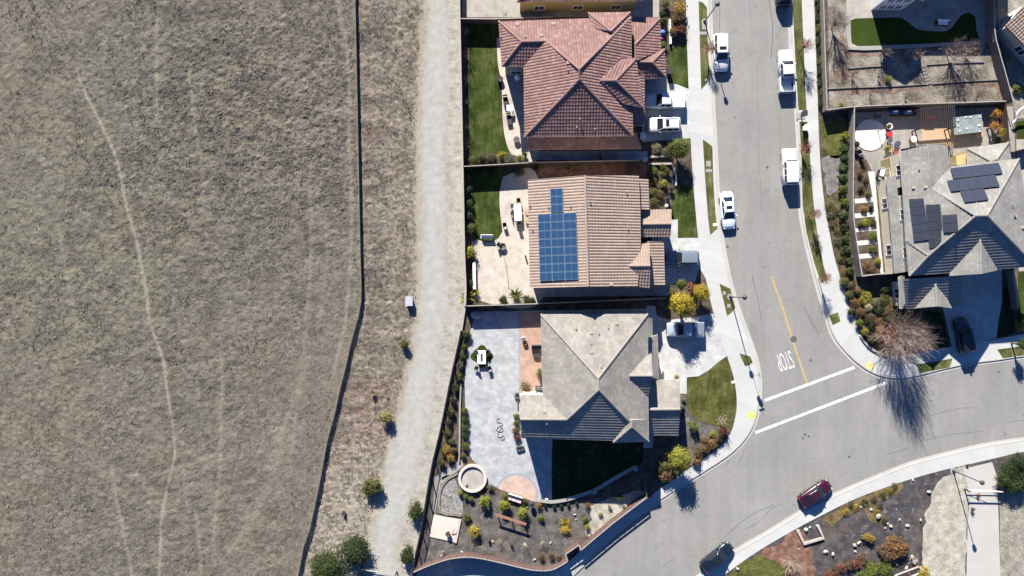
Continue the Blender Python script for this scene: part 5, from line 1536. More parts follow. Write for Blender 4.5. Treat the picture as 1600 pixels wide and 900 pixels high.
# low walls and raised edges
for k, (px, lab) in enumerate((
        ([(1292, 139), (1330, 137), (1390, 135), (1446, 131.5)], 'long low timber wall across the terraces, left of the steps'),
        ([(1325, 107), (1360, 104), (1386, 103)], 'short low timber wall on the upper terrace, left of the house shadow'),
        ([(1456, 131), (1510, 127), (1562, 124.5)], 'low timber wall across the terraces, right of the steps'),
        ([(1444, 101.5), (1490, 98.5), (1537, 97)], 'low pale timber wall on the upper terrace, right of the house shadow'))):
    block_wall(lab, px, 0.24, 0.12, mat='fence_dark', cap='fence_grey', capw=0.16, trace_top=False, name='terrace_wall', group='low terrace walls')
block_wall('pale low wall between the bright lawn and the terraces', [(1323, 20), (1324, 50), (1326, 76), (1350, 76.5), (1378, 75.5), (1440, 72), (1540, 66)], 0.28, 0.3, mat='stucco_white', cap='kerb', capw=0.45, smooth=None, trace_top=False, name='terrace_wall', group='low terrace walls')
steps = thing('garden_steps', 'narrow timber steps between the low terrace walls', 'steps', G(1446, 118, 0.1))
for i in range(6):
    p = G(1442 + i * 1.6, 104 + i * 5.2)
    MB().box((p.x, p.y, 0.26 - i * 0.025), (0.75, 0.36, 0.12), 0.28).build('step', M['fence_grey'], steps)
block_wall('curved low cream wall round the shaded lawn of the corner house', [(842, 782), (862, 784.5), (885, 781), (905, 775), (930, 766), (960, 748), (992, 730)], 0.5, 0.3, mat='stucco_white', cap='kerb', capw=0.42, name='garden_wall')
b_ = MB()
for x_, y_ in ((928, 767), (992, 731)):
    p = G(x_, y_); b_.box((p.x, p.y, 0.38), (0.6, 0.6, 0.6), 0.5)
tag(b_.build('wall_pier', M['kerb'], base=G(928, 767)), 'square pale piers standing on the curved low wall', 'wall pier')
block_wall('narrow white kerb wall beside the planted strip of the corner garden', [(720, 600), (718.5, 640), (718, 690), (717, 722)], 0.4, 0.14, mat='stucco_white', cap='kerb', capw=0.2)
block_wall('white planter wall at the end of the pink terrace', [(812, 616.5), (848, 615.5)], 0.8, 0.35, mat='stucco_white', cap='white', capw=0.42, smooth=None, trace_top=False)
block_wall('low white wall beside the cream patio of the tan roofed house', [(740.5, 410), (741.5, 452)], 0.7, 0.25, mat='stucco_white', cap='white', capw=0.36, smooth=None)
block_wall('low white wall in the front garden of the red roofed house', [(1046.5, 30), (1048, 68)], 0.6, 0.18, mat='stucco_white', cap='white', capw=0.24, smooth=None)
block_wall('white edging wall in the front garden of the tan roofed house', [(1053.5, 262), (1056.5, 275), (1056.5, 290)], 0.35, 0.14, mat='stucco_white', cap='white', capw=0.2)
block_wall('low pale wall north of the mulched front garden, upper of two', [(1014, 245), (1047, 244)], 0.5, 0.16, mat='wall_block', cap='cap_pale', capw=0.26, smooth=None)
block_wall('low pale wall north of the mulched front garden, lower of two', [(1014, 256), (1050, 255.5)], 0.5, 0.16, mat='wall_block', cap='cap_pale', capw=0.26, smooth=None)
block_wall('white U shaped raised border with red soil by the south pavement', [(1247, 829), (1257, 850), (1287, 841), (1278, 821)], 0.4, 0.3, mat='muted_kerb', cap='muted_kerb', capw=0.36, smooth=None)
block_wall('low white kerb beside the big bare corner tree', [(1344, 524), (1356, 540), (1372, 551), (1392, 557)], 0.35, 0.16, mat='stucco_white', cap='kerb', capw=0.22)
block_wall('low pebble edge round the dry creek bed', [(715, 740), (700, 748), (688, 766), (687, 800), (706, 804), (722, 806)], 0.25, 0.25, mat='creek_edge', cap='creek_edge', capw=0.3)
# round raised pit
t = thing('round_planter', 'round raised pit with a pale ring wall on the grey patio', 'raised planter', G(738.5, 746, 0.1))
c_ = G(738.5, 746)
def ring(mb, c, r0, r1, z0, z1, n=40):
    vs, fs = [], []
    for i in range(n):
        a = 2 * PI * i / n; ca, sa = math.cos(a), math.sin(a)
        vs += [(c.x + r0 * ca, c.y + r0 * sa, z0), (c.x + r1 * ca, c.y + r1 * sa, z0), (c.x + r1 * ca, c.y + r1 * sa, z1), (c.x + r0 * ca, c.y + r0 * sa, z1)]
    for i in range(n):
        j = (i + 1) % n
        for k in range(4):
            fs.append((4 * i + k, 4 * j + k, 4 * j + (k + 1) % 4, 4 * i + (k + 1) % 4))
    return mb.add(vs, fs)
ring(MB(), c_, 1.52, 1.78, 0.1, 0.55).build('wall', M['stucco_tan'], t)
ring(MB(), c_, 1.50, 1.84, 0.552, 0.62).build('cap', M['slab'], t)
MB().lathe((c_.x, c_.y, 0.1), [(1.5, 0), (1.5, 0.26), (0.02, 0.27)], 32).build('gravel_fill', M['patio_beige'], t)
MB().rock((c_.x - 0.75, c_.y - 0.9, 0.42), (0.22, 0.2, 0.18), 3).build('stone', M['mulch'], t)

# ------------------------------------------------------------------ vehicles
def loft(stations, zb):
    """car body: stations of (x, half width, top z, shoulder z)"""
    mb = MB(); R = []
    for x, w, zt, zs in stations:
        crown = 0.03
        ring_ = [(-w * .55, zb), (-w * .96, zb + .02), (-w, zb + .16), (-w * 1.0, zs - .14), (-w * .97, zs - .03), (-w * .86, zs + (zt - zs) * .6), (-w * .5, zt), (0, zt + crown),
                 (w * .5, zt), (w * .86, zs + (zt - zs) * .6), (w * .97, zs - .03), (w * 1.0, zs - .14), (w, zb + .16), (w * .96, zb + .02), (w * .55, zb)]
        R.append([(x, y, z) for y, z in ring_])
    n = len(R[0])
    vs = [p for r in R for p in r]
    fs = []
    for i in range(len(R) - 1):
        for k in range(n):
            fs.append((i * n + k, i * n + (k + 1) % n, (i + 1) * n + (k + 1) % n, (i + 1) * n + k))
    fs.append(tuple(range(n)))
    fs.append(tuple(reversed(range((len(R) - 1) * n, len(R) * n))))
    return mb.add(vs, fs)

def finish(o, smooth=True, bevel=0.0):
    bm = bmesh.new(); bm.from_mesh(o.data)
    bmesh.ops.remove_doubles(bm, verts=bm.verts, dist=1e-5)
    bmesh.ops.recalc_face_normals(bm, faces=bm.faces)
    if bevel:
        bmesh.ops.bevel(bm, geom=[e for e in bm.edges if e.calc_face_angle(0) > 0.3], offset=bevel, segments=3, affect='EDGES', profile=0.6)
    for f in bm.faces: f.smooth = smooth
    bm.to_mesh(o.data); bm.free()
    return o

SPECS = {
    'suv': dict(L=4.75, belt=1.05, st=[(-2.37, .78, .92, .80), (-2.28, .90, 1.03, .92), (-1.6, .95, 1.06, .97), (0.0, .96, 1.05, .97), (0.85, .95, 1.05, .95), (1.5, .94, 1.00, .90), (2.05, .88, .90, .80), (2.32, .74, .72, .64), (2.38, .66, .55, .5)],
                cab=(-2.2, 1.05, -1.98, 0.28, .87, .70, 1.70), wb=(-1.4, 1.42), wr=.36),
    'boxy': dict(L=4.5, belt=1.15, st=[(-2.25, .86, 1.05, .98), (-2.2, .93, 1.14, 1.06), (-1.0, .94, 1.15, 1.07), (0.7, .94, 1.15, 1.07), (1.4, .93, 1.12, 1.02), (2.0, .91, 1.07, .96), (2.22, .86, .95, .86), (2.27, .8, .7, .6)],
                 cab=(-2.18, 0.80, -2.08, 0.45, .87, .76, 1.85), wb=(-1.35, 1.4), wr=.39),
    'sedan': dict(L=4.75, belt=0.92, st=[(-2.37, .70, .80, .70), (-2.30, .82, .93, .80), (-1.75, .89, .96, .84), (-0.5, .91, .93, .85), (0.6, .91, .93, .85), (1.3, .89, .88, .80), (1.95, .82, .78, .70), (2.28, .70, .62, .56), (2.36, .60, .48, .44)],
                  cab=(-1.75, 1.10, -0.95, 0.22, .82, .60, 1.42), wb=(-1.38, 1.42), wr=.33),
    'van': dict(L=5.0, belt=1.08, st=[(-2.5, .84, 1.0, .9), (-2.44, .94, 1.07, 1.0), (-1.0, .97, 1.08, 1.0), (0.9, .97, 1.07, 1.0), (1.6, .95, 1.03, .93), (2.2, .88, .90, .80), (2.46, .74, .70, .62), (2.5, .66, .55, .5)],
                cab=(-2.38, 1.62, -2.24, 0.72, .90, .74, 1.74), wb=(-1.5, 1.5), wr=.34),
    'pickup': dict(L=5.6, belt=1.12, st=[(-0.85, .95, 1.12, 1.04), (0.4, .96, 1.12, 1.04), (1.0, .96, 1.12, 1.02), (1.7, .95, 1.08, .98), (2.45, .90, 1.0, .9), (2.74, .80, .86, .76), (2.8, .72, .65, .6)],
                   cab=(-0.85, 1.25, -0.74, 0.50, .88, .72, 1.84), wb=(-1.75, 1.75), wr=.39),
}
CAR_N = [0]
def car(name, label, cat, px, nose, kind, paint, z=0.0, sunroof=False, length=None, tonneau=None, sref=1.0, rack=False):
    S = SPECS[kind]
    c = W(px[0], px[1], sref)
    ang = math.atan2(-nose[1], nose[0])
    t = thing(name, label, cat, (c.x, c.y, z), ang, local=True)
    P = M[paint]; G_ = M['glass']
    k = (length or S['L']) / S['L']
    body = loft([(x * k, w, zt, zs) for x, w, zt, zs in S['st']], 0.24).build('body', P, t)
    finish(body)
    b0, b1, t0, t1, wb, wt, zt = S['cab']; b0, b1, t0, t1 = (q_ * k for q_ in (b0, b1, t0, t1))
    zb = S['belt'] - 0.03
    A = [Vector((b0, -wb, zb)), Vector((b1, -wb, zb)), Vector((b1, wb, zb)), Vector((b0, wb, zb))]
    T = [Vector((t0, -wt, zt)), Vector((t1, -wt, zt)), Vector((t1, wt, zt)), Vector((t0, wt, zt))]
    cab = MB().add(A + T, [(3, 2, 1, 0), (4, 5, 6, 7), (0, 1, 5, 4), (1, 2, 6, 5), (2, 3, 7, 6), (3, 0, 4, 7)]).build('cabin', P, t)
    finish(cab, True, 0.09)
    def glass(nm, q4, ins=(0.07, 0.07, 0.10, 0.10), seg=(0, 1)):
        a, b, c2, d = q4          # bottom a-b, top d-c
        n = (b - a).cross(d - a).normalized()
        ctr = (a + b + c2 + d) / 4
        if n.dot(ctr - Vector(((b0 + b1) / 2, 0, (zb + zt) / 2))) < 0: n = -n
        l, r, bo, to = ins
        f = lambda u, v: a.lerp(b, u).lerp(d.lerp(c2, u), v) + n * 0.012
        u0 = seg[0] + l; u1 = seg[1] - r
        n_ = 4; vs = []; fs = []
        for i in range(n_ + 1):
            for j in range(2): vs.append(f(u0 + (u1 - u0) * i / n_, bo if j == 0 else 1 - to))
        for i in range(n_): fs.append((2 * i, 2 * i + 2, 2 * i + 3, 2 * i + 1))
        o = mesh(nm, vs, fs, G_, t); finish(o)
        if o.data.polygons[0].normal.dot(n) < 0: o.data.flip_normals()
        return o
    glass('windshield', (A[1], A[2], T[2], T[1]), (0.07, 0.07, 0.08, 0.05))
    glass('rear_window', (A[0], A[3], T[3], T[0]), (0.10, 0.10, 0.12, 0.12))
    for s in (0, 1):
        q4 = (A[0], A[1], T[1], T[0]) if s == 0 else (A[3], A[2], T[2], T[3])
        cuts = [(0.02, 0.36), (0.36, 0.66), (0.66, 0.97)] if kind in ('suv', 'van', 'boxy') else [(0.04, 0.48), (0.48, 0.95)]
        for seg in cuts:
            glass('side_window', q4, (0.025, 0.025, 0.16, 0.14), seg)
    if sunroof:
        x = t1 - 0.55
        MB().box((x, 0, zt + 0.008), (0.42, wt * 1.25, 0.015)).build('sunroof', G_, t)
    if rack:
        for s in (-1, 1):
            MB().bar((t0 + .2, s * wt * .88, zt + .06), (t1 - .15, s * wt * .88, zt + .06), 0.02).build('roof_rail', M['black_plastic'], t)
    if kind == 'pickup':
        r0, r1 = -2.8 * k, -0.85 * k
        for s in (-1, 1):
            finish(MB().box(((r0 + r1) / 2, s * .90, .72), (r1 - r0, .14, .82)).build('bed_side', P, t), True, .03)
        finish(MB().box((r0 + .04, 0, .75), (.08, 1.66, .74)).build('tailgate', P, t), True, .02)
        MB().box(((r0 + r1) / 2 + .04, 0, .62), (r1 - r0 - .1, 1.66, .05)).build('bed_floor', M[tonneau[1]] if tonneau and tonneau[0] == 'floor' else M['car_silver'], t)
        MB().box((r0 - .06, 0, .5), (.14, 1.7, .2)).build('rear_bumper', M['galv'], t)
        if tonneau and tonneau[0] == 'cover':
            MB().box(((r0 + r1) / 2 + .02, 0, 1.15), (r1 - r0 - .04, 1.72, .04)).build('bed_cover', M[tonneau[1]], t)
    for xw in S['wb']:
        for s in (-1, 1):
            w_ = MB().bar((xw * k, s * .70, S['wr']), (xw * k, s * .905, S['wr']), S['wr'], 18).build('wheel', M['rubber'], t)
            MB().bar((xw * k, s * .905, S['wr']), (xw * k, s * .912, S['wr']), S['wr'] * .62, 14).build('rim', M['rim'], w_)
    xf = S['st'][-3][0] * k; zf = S['st'][-2][2]
    for s in (-1, 1):
        wf = S['st'][-2][1]
        finish(MB().box((S['st'][-2][0] * k - .12, s * (wf - .10), zf - .03), (.20, .22, .12), s * .35).build('headlight', M['lamp_clear'], t), True, .03)
        xr = (S['st'][0][0] if kind != 'pickup' else -2.8) * k
        finish(MB().box((xr + .08, s * .70, .84), (.10, .18, .2)).build('taillight', M['lamp_red'], t), True, .02)
        finish(MB().box((b1 - .42, s * (wb + .17), S['belt'] + .06), (.14, .2, .15)).build('side_mirror', P, t), True, .03)
    MB().box((S['st'][-1][0] * k - 0.02, 0, .42), (.10, 1.2, .2)).build('grille', M['black_plastic'], t)
    return t

car('parked_suv', 'white SUV with a sunroof parked at the left kerb near the top lamp post', 'car', (1127.5, 81), (0.02, 1), 'suv', 'car_white', 0.0, True, 4.85)
car('pickup_truck', 'white pickup with an open bed parked at the right kerb', 'pickup truck', (1229.5, 110), (-0.03, -1), 'pickup', 'car_white', 0.0, False, 5.5, ('floor', 'car_silver'))
car('parked_suv', 'white boxy off-roader with a flat rear parked at the right kerb below the pickup', 'car', (1235, 260), (-0.035, -1), 'boxy', 'car_white', 0.0, False, 4.7)
car('parked_sedan', 'pale silver sedan with a sunroof parked at the left kerb by the curve', 'car', (1138.5, 328.5), (0.085, 1), 'sedan', 'car_pale', 0.0, True, 4.9)
car('pickup_truck', 'white pickup with a covered bed on the upper driveway', 'pickup truck', (1038.5, 157), (-1, 0.0), 'pickup', 'car_white', 0.115, False, 5.2, ('cover', 'cloth_white'))
car('parked_suv', 'white SUV beside the covered pickup on the upper driveway', 'car', (1037.5, 194.5), (-1, 0.02), 'suv', 'car_white', 0.115, True, 4.3, rack=True)
car('parked_van', 'grey van standing half in shade on the driveway of the tan roofed house', 'car', (1067, 402.5), (-1, 0), 'suv', 'car_grey', 0.115, False, 4.2)
car('pickup_truck', 'silver pickup on the corner driveway under the yellow tree', 'pickup truck', (1071, 515), (-1, 0.0), 'pickup', 'car_steel', 0.115, False, 4.75, ('cover', 'car_grey'))
car('parked_suv', 'black SUV in deep shade on the driveway of the grey roofed house', 'car', (1507.5, 524.5), (-0.2, -1), 'suv', 'car_black', 0.115, False, 4.6)
car('parked_car', 'dark red car parked at the south kerb', 'car', (1276, 772), (0.86, -0.56), 'sedan', 'car_red', 0.0, True, 4.55)
car('parked_car', 'dark navy car parked at the south kerb near the bottom edge', 'car', (1122, 872), (0.80, -0.64), 'sedan', 'car_navy', 0.0, True, 4.75)
car('parked_car', 'dark navy car cut off by the top edge at the right kerb', 'car', (1226, -20.5), (0.02, -1), 'suv', 'car_navy', 0.0, False, 4.7)

# ------------------------------------------------------------------ street furniture
def lamp_post(label, px, arm_px, z=0.12, h=5.4):
    b = G(px[0], px[1], z)
    t = thing('lamp_post', label, 'lamp post', b, group='street lamps along the road')
    MB().lathe(b, [(0.22, 0), (0.22, 0.1), (0.12, 0.25), (0.075, 0.4), (0.055, h), (0.03, h + 0.02)], 10).build('pole', M['pole'], t)
    d = Vector((arm_px[0], -arm_px[1], 0)).normalized()
    hd = Vector((b.x, b.y, z + h))
    MB().bar(hd, hd + Vector((0, 0, .12)), 0.06).build('collar', M['pole'], t)
    MB().lathe(hd + Vector((0, 0, .12)), [(0.08, 0), (0.23, 0.10), (0.25, 0.32), (0.30, 0.34), (0.22, 0.46), (0.05, 0.56), (0.01, 0.6)], 12).build('lantern', M['pole'], t)
    MB().lathe(b + Vector((0, 0, -0.02)), [(0.42, 0), (0.42, 0.05), (0.02, 0.05)], 14).build('footing', M['kerb'], t)
    return t
lamp_post('black lamp post in the left parkway at the top of the street', (1101, 34), (1, -1))
lamp_post('black lamp post in the parkway patch beside the yellow fruit trees', (1141, 464), (1, 0))
lamp_post('black lamp post at the end of the walkway on the south pavement', (1489.5, 735.5), (1, 0.3))

b = G(1175, 582, 0.12)
t = thing('stop_sign', 'red octagonal stop sign with two street name blades on a thin post at the corner', 'road sign', b)
MB().bar(b, b + Vector((0, 0, 2.95)), 0.03, 8).build('post', M['galv'], t)
nrm = Vector((0.30, 0.95, 0)).normalized(); sd_ = Vector((nrm.y, -nrm.x, 0))
cs = b + Vector((0, 0, 2.15)) + nrm * 0.05
def octagon(mb, c, r, th):
    pts = [c + sd_ * (r * math.cos(PI / 8 + i * PI / 4)) + Vector((0, 0, r * math.sin(PI / 8 + i * PI / 4))) for i in range(8)]
    return mb.add([p - nrm * th / 2 for p in pts] + [p + nrm * th / 2 for p in pts], [tuple(range(8)), tuple(reversed(range(8, 16)))] + [(i, i + 8, (i + 1) % 8 + 8, (i + 1) % 8) for i in range(8)])
octagon(MB(), cs, 0.40, 0.012).build('sign_border', M['white'], t)
octagon(MB(), cs + nrm * 0.008, 0.37, 0.012).build('sign_face', M['sign_red'], t)
fc = bpy.data.curves.new('sign_word', 'FONT'); fc.body = 'STOP'; fc.size = 0.27; fc.align_x = 'CENTER'; fc.align_y = 'CENTER'
fo = bpy.data.objects.new('tmp', fc); C.objects.link(fo)
fm = bpy.data.meshes.new_from_object(fo.evaluated_get(bpy.context.evaluated_depsgraph_get())); bpy.data.objects.remove(fo)
for v in fm.vertices:
    p = cs + nrm * 0.018 - sd_ * v.co.x + Vector((0, 0, v.co.y)) - b
    v.co = p
fm.materials.clear(); fm.materials.append(M['white'])
fo = bpy.data.objects.new('sign_word', fm); C.objects.link(fo); fo.parent = t
for z, a in ((2.68, 0.32), (2.88, 1.85)):
    MB().box((b.x, b.y, b.z + z), (0.75, 0.025, 0.16), a).build('street_name_blade', M['sign_green'], t)

t = thing('utility_box', 'pale grey utility box on the verge left of the gravel path', 'utility box', G(640.5, 471, 0.06))
c_ = G(640.5, 471)
finish(MB().box((c_.x, c_.y, 0.45), (0.8, 1.0, 0.75)).build('cabinet', M['galv'], t), False, 0.03)
finish(MB().box((c_.x, c_.y, 0.86), (0.92, 1.14, 0.09)).build('lid', m_plain('pale_grey_paint', (0.30, 0.32, 0.34), 0.05, 3, 0.5), t), False, 0.02)
MB().box((c_.x, c_.y, 0.07), (1.3, 1.5, 0.1)).build('plinth', M['kerb'], t)

def gate(label, a, b, name='path_gate', wood='white'):
    A, B = G(*a, 0.08), G(*b, 0.08)
    t = thing(name, label, 'gate', A)
    d = (B - A); L = d.length; d.normalize()
    for p in (A, B): MB().box(p + Vector((0, 0, .62)), (0.14, 0.14, 1.24), math.atan2(d.y, d.x)).build('post', M['iron'], t)
    MB().bar(A + Vector((0, 0, 1.1)), B + Vector((0, 0, 1.1)), 0.075).build('top_bar', M[wood], t)
    MB().bar(A + Vector((0, 0, .5)), B + Vector((0, 0, .5)), 0.05).build('lower_bar', M[wood], t)
    MB().bar(A + Vector((0, 0, .45)), A + d * L * .6 + Vector((0, 0, 1.08)), 0.03).build('brace', M[wood], t)
    return t
gate('pale bar gate across the foot of the gravel path at the bottom edge', (567, 885), (620, 893), wood='kerb')
gate('pinkish bar gate across the walkway in the lower right corner', (1507, 764), (1559, 765), wood='cloth_pink')

def letter_box(px, label, mat):
    c = G(*px, 0.13)
    t = thing('post_box', label, 'post box', c)
    MB().box(c + Vector((0, 0, .4)), (0.12, 0.12, 0.8)).build('post', M['pole'], t)
    finish(MB().box(c + Vector((0, 0, 1.1)), (0.5, 0.6, 0.75)).build('box', M[mat], t), False, 0.04)
    MB().box(c + Vector((0, 0, 1.5)), (0.6, 0.72, 0.06)).build('roof', M[mat], t)
letter_box((1251, 181), 'dark post box on the pale pad in the right parkway', 'pole')
letter_box((1253.5, 203), 'white cluster post box beside the right-hand pavement', 'white')

# ------------------------------------------------------------------ garden things
def bar_stand(label, a, b, h):
    A, B = W(a[0], a[1], h), W(b[0], b[1], h)
    t = thing('timber_rack', label, 'garden rack', (A.x, A.y, 0.1))
    d = B - A; L = d.length; d.normalize(); ang = math.atan2(d.y, d.x)
    m_ = (A + B) / 2
    finish(MB().box((m_.x, m_.y, h), (L + .2, 0.36, 0.07), ang).build('top_board', M['wood_red'], t), False, 0.01)
    for f in (0.03, 0.5, 0.97):
        p = A.lerp(B, f); n = Vector((-d.y, d.x, 0)) * .0
        MB().box((p.x, p.y, h / 2), (0.12, 0.12, h), ang).build('post', M['iron'], t)
bar_stand('red-brown timber rack on black posts in the mulched corner garden', (775, 804), (821, 819), 1.25)

def lounge(px, rz, mat, label, seats=3, w=1.9, d=0.85, name='garden_sofa', cat='sofa'):
    c = G(*px, 0.11)
    t = thing(name, label, cat, c, rz, local=True)
    finish(MB().box((0, 0, .22), (w, d, .26)).build('base', M['wood_dark'], t), False, .02)
    for k in range(seats):
        x = (k - (seats - 1) / 2) * (w / seats)
        finish(MB().box((x, -.05, .41), (w / seats - .04, d - .14, .13)).build('cushion', M[mat], t), True, .04)
    finish(MB().box((0, d / 2 - .07, .56), (w, .14, .42)).build('backrest', M[mat], t), True, .04)
    for s in (-1, 1):
        finish(MB().box((s * (w / 2 - .05), 0, .45), (.1, d, .3)).build('armrest', M['wood_dark'], t), False, .02)
    return t
def chair(px, rz, mat, label, group=None, leg='iron', h=0.45):
    c = G(*px, 0.11)
    t = thing('garden_chair', label, 'chair', c, rz, group=group, local=True)
    finish(MB().box((0, 0, h), (.5, .5, .06)).build('seat', M[mat], t), True, .02)
    finish(MB().box((0, .24, h + .27), (.48, .05, .48)).build('backrest', M[mat], t), True, .02)
    for sx in (-1, 1):
        for sy in (-1, 1): MB().box((sx * .21, sy * .21, h / 2), (.04, .04, h)).build('leg', M[leg], t)
    return t
def table(px, rz, sx, sy, mat, label, h=0.74, leg='iron', name='garden_table'):
    c = G(*px, 0.11)
    t = thing(name, label, 'table', c, rz, local=True)
    finish(MB().box((0, 0, h), (sx, sy, .05)).build('table_top', M[mat], t), False, .015)
    for x in (-1, 1):
        for y in (-1, 1): MB().box((x * (sx / 2 - .1), y * (sy / 2 - .1), h / 2), (.07, .07, h)).build('leg', M[leg], t)
    return t
def pot(px, r, h, mat, label, soil=True, name='plant_pot', cat='plant pot', z=0.11, group=None):
    c = G(*px, z)
    t = thing(name, label, cat, c, group=group)
    MB().lathe(c, [(r * .65, 0), (r * .9, h * .6), (r, h), (r * .86, h), (r * .8, h * .85), (0.02, h * .85)], 16).build('pot', M[mat], t, smooth=False)
    if soil: MB().lathe(c + Vector((0, 0, h * .86)), [(r * .78, 0), (r * .5, .04), (.01, .05)], 12).build('soil', M['soil'], t)
    return t
def barbecue(px, rz, label, mat='cushion', round_=False):
    c = G(*px, 0.11)
    t = thing('barbecue', label, 'barbecue', c, rz, local=True)
    if round_:
        MB().lathe((0, 0, .5), [(.1, 0), (.3, .12), (.36, .3), (.34, .42), (.2, .56), (.02, .6)], 18).build('bowl_and_lid', M[mat], t, smooth=True)
        for a in range(3): MB().bar((.12 * math.cos(a * 2.1), .12 * math.sin(a * 2.1), .55), (.38 * math.cos(a * 2.1), .38 * math.sin(a * 2.1), 0), .02).build('leg', M['iron'], t)
        return t
    finish(MB().box((0, 0, .45), (1.0, .55, .8)).build('cart', M['iron'], t), False, .02)
    finish(MB().box((0, 0, .98), (.8, .52, .28)).build('hood', M[mat], t), True, .1)
    for s in (-1, 1): MB().box((s * .68, 0, .86), (.34, .45, .04)).build('side_shelf', M['galv'], t)
    return t
def small(name, label, cat, px, build, mat, z=0.11, group=None, smooth=False):
    c = G(*px, z); mb = MB(); build(mb)
    o = mb.build(name, M[mat], smooth=smooth); o.location = c
    return tag(o, label, cat, group)

lounge((804.5, 777), -0.31, 'cloth_pink', 'pink striped garden sofa below the half-round terrace', 3, 2.0, .9)
barbecue((830, 784), 0.2, 'black kettle barbecue beside the striped sofa', round_=True)
t = thing('concrete_slab', 'cream concrete slab in the lower left corner of the corner garden', 'slab', G(695, 825, 0.1))
sheet('slab_top', [G(678, 804), G(720, 812), (G(712.5, 847).x, G(712.5, 847).y), G(671, 838)], 0.22, M['slab'], None, 0.14, t)
sheet('border', [G(716.5, 811), G(721, 812), G(713.5, 848), G(709, 847)], 0.30, M['rock_tan'], None, 0.2, t)
pot((700.5, 832), .34, .55, 'terracotta', 'round terracotta fire bowl on the cream slab', z=0.22, name='fire_bowl', cat='fire bowl')
small('tool_pole', 'short pale timber leaning by the terracotta fire bowl', 'timber', (708.5, 829), lambda m: m.bar((-.15, -.4, .06), (.2, .4, .5), .06), 'wood_deck', 0.22)
table((752.7, 557.5), 0.0, 1.1, 1.75, 'cloth_white', 'white fire table in the middle of the clover shaped lawn', .6, name='fire_table')
small('burner_tray', 'dark burner tray on the white fire table', 'burner', (752.7, 557.5), lambda m: m.box((0, 0, .65), (.28, .95, .06)), 'cushion')
for (x_, y_, r_, lab) in ((743.5, 549, 2.3, 'upper left of the white fire table'), (763, 549, -2.3, 'upper right of the white fire table'), (744.5, 574.5, -.4 + PI, 'lower left of the white fire table'), (765, 574.5, .4 + PI, 'lower right of the white fire table')):
    chair((x_, y_), r_ + PI, 'cushion', 'dark chair at the ' + lab, 'dark chairs round the white fire table')
chair((818, 529), 0.3, 'white', 'white chair on the pink terrace')
small('ottoman', 'brown round ottoman below the white terrace chair', 'ottoman', (820.5, 535.5), lambda m: m.lathe((0, 0, 0), [(.3, 0), (.34, .2), (.3, .4), (.05, .43)], 14), 'spa_side', 0.12)
lounge((838, 543), 0.0, 'cushion', 'black garden sofa on the pink terrace', 2, 1.25, .75)
small('ottoman', 'black square ottoman below the black sofa on the pink terrace', 'ottoman', (838.5, 555), lambda m: m.box((0, 0, .2), (.85, .5, .4)), 'cushion', 0.12)
barbecue((842.5, 606), 0, 'covered dark barbecue at the end of the pink terrace', 'tar')
small('bamboo_pole', 'thin straw coloured pole leaning on the pink terrace', 'pole', (838, 571), lambda m: m.bar((-.25, 1.0, .03), (.25, -1.0, .3), .025), 'twig_straw', 0.12)
small('boulder', 'large grey boulder in the upper corner of the corner garden', 'boulder', (744, 492), lambda m: m.rock((0, 0, .3), (.75, .65, .5), 5), 'rock_tan')
# curled hose and rings on the stamped patio
def squiggle(pts, r=0.045):
    P = smooth_line([G(x, y, 0.15) for x, y in pts], 0.08)
    return MB().tube(P, r, 5)
tag(squiggle([(781, 654), (777, 655), (777, 660), (782, 660), (785, 664), (779, 667), (776, 672), (782, 675), (786, 672), (784, 668), (779, 676), (778, 682), (783, 683), (786, 680), (788, 686), (783, 687)], .035).build('garden_hose', M['tar']), 'dark curled hose lying on the grey stamped patio', 'hose')
def ring_obj(px, r, label, z=0.12):
    c = G(*px, z)
    t_ = ring(MB(), Vector((0, 0, 0)), r * .55, r, 0, .28).build('stone_ring', M['tar']); t_.location = c
    tag(t_, label, 'stone ring')
ring_obj((808.5, 618), .42, 'dark ring shaped planter beside the white planter wall')
ring_obj((810.5, 700.5), .36, 'left dark ring of two near the shaded patio edge')
ring_obj((816, 699.5), .3, 'right dark ring of two near the shaded patio edge')
small('drain_post', 'dark low posts below the ring shaped planter', 'post', (809, 632), lambda m: m.box((0, .5, .1), (.14, .5, .2)).box((0, -.3, .1), (.12, .6, .2)), 'tar')
small('roof_antenna', 'white pale dome on the ground by the curved wall', 'garden light', (854, 779), lambda m: m.lathe((0, 0, 0), [(.2, 0), (.2, .3), (.12, .42), (.02, .46)], 14), 'white')
# tan roofed house, back patio
table((809, 333), 0.05, .95, 2.1, 'cloth_white', 'white rectangular dining table on the tan patio')
for (x_, y_, r_, lab) in ((801, 322, PI / 2, 'left side of the white dining table, upper one'), (801, 333.5, PI / 2, 'left side of the white dining table, lower one'), (810, 314, 0, 'upper end of the white dining table'), (811, 351, PI, 'lower end of the white dining table'), (823, 330, -PI / 2, 'right side of the white dining table, upper one'), (823.5, 343, -PI / 2, 'right side of the white dining table, lower one')):
    chair((x_, y_), r_, 'cushion' if x_ < 820 else 'wood_deck', 'patio chair at the ' + lab, 'chairs round the white dining table')
chair((788.5, 352), 0.2, 'cushion', 'lone dark chair on the tan patio edge, right of the lawn')
small('fire_bowl', 'round dark fire bowl on the tan patio below the lawn', 'fire bowl', (785.5, 385.5), lambda m: m.lathe((0, 0, 0), [(.2, 0), (.42, .3), (.46, .42), (.38, .42), (.3, .3), (.02, .28)], 18), 'tar')
chair((780, 382.5), 0.9, 'cushion', 'small dark chair left of the round fire bowl')
small('garden_bench', 'white bench on the lower end of the lawn of the tan roofed house', 'bench', (761, 370), lambda m: m.box((0, 0, .42), (1.6, .42, .06)).box((0, .22, .66), (1.6, .05, .35)).box((-.7, 0, .2), (.06, .4, .4)).box((.7, 0, .2), (.06, .4, .4)), 'white', 0.11)
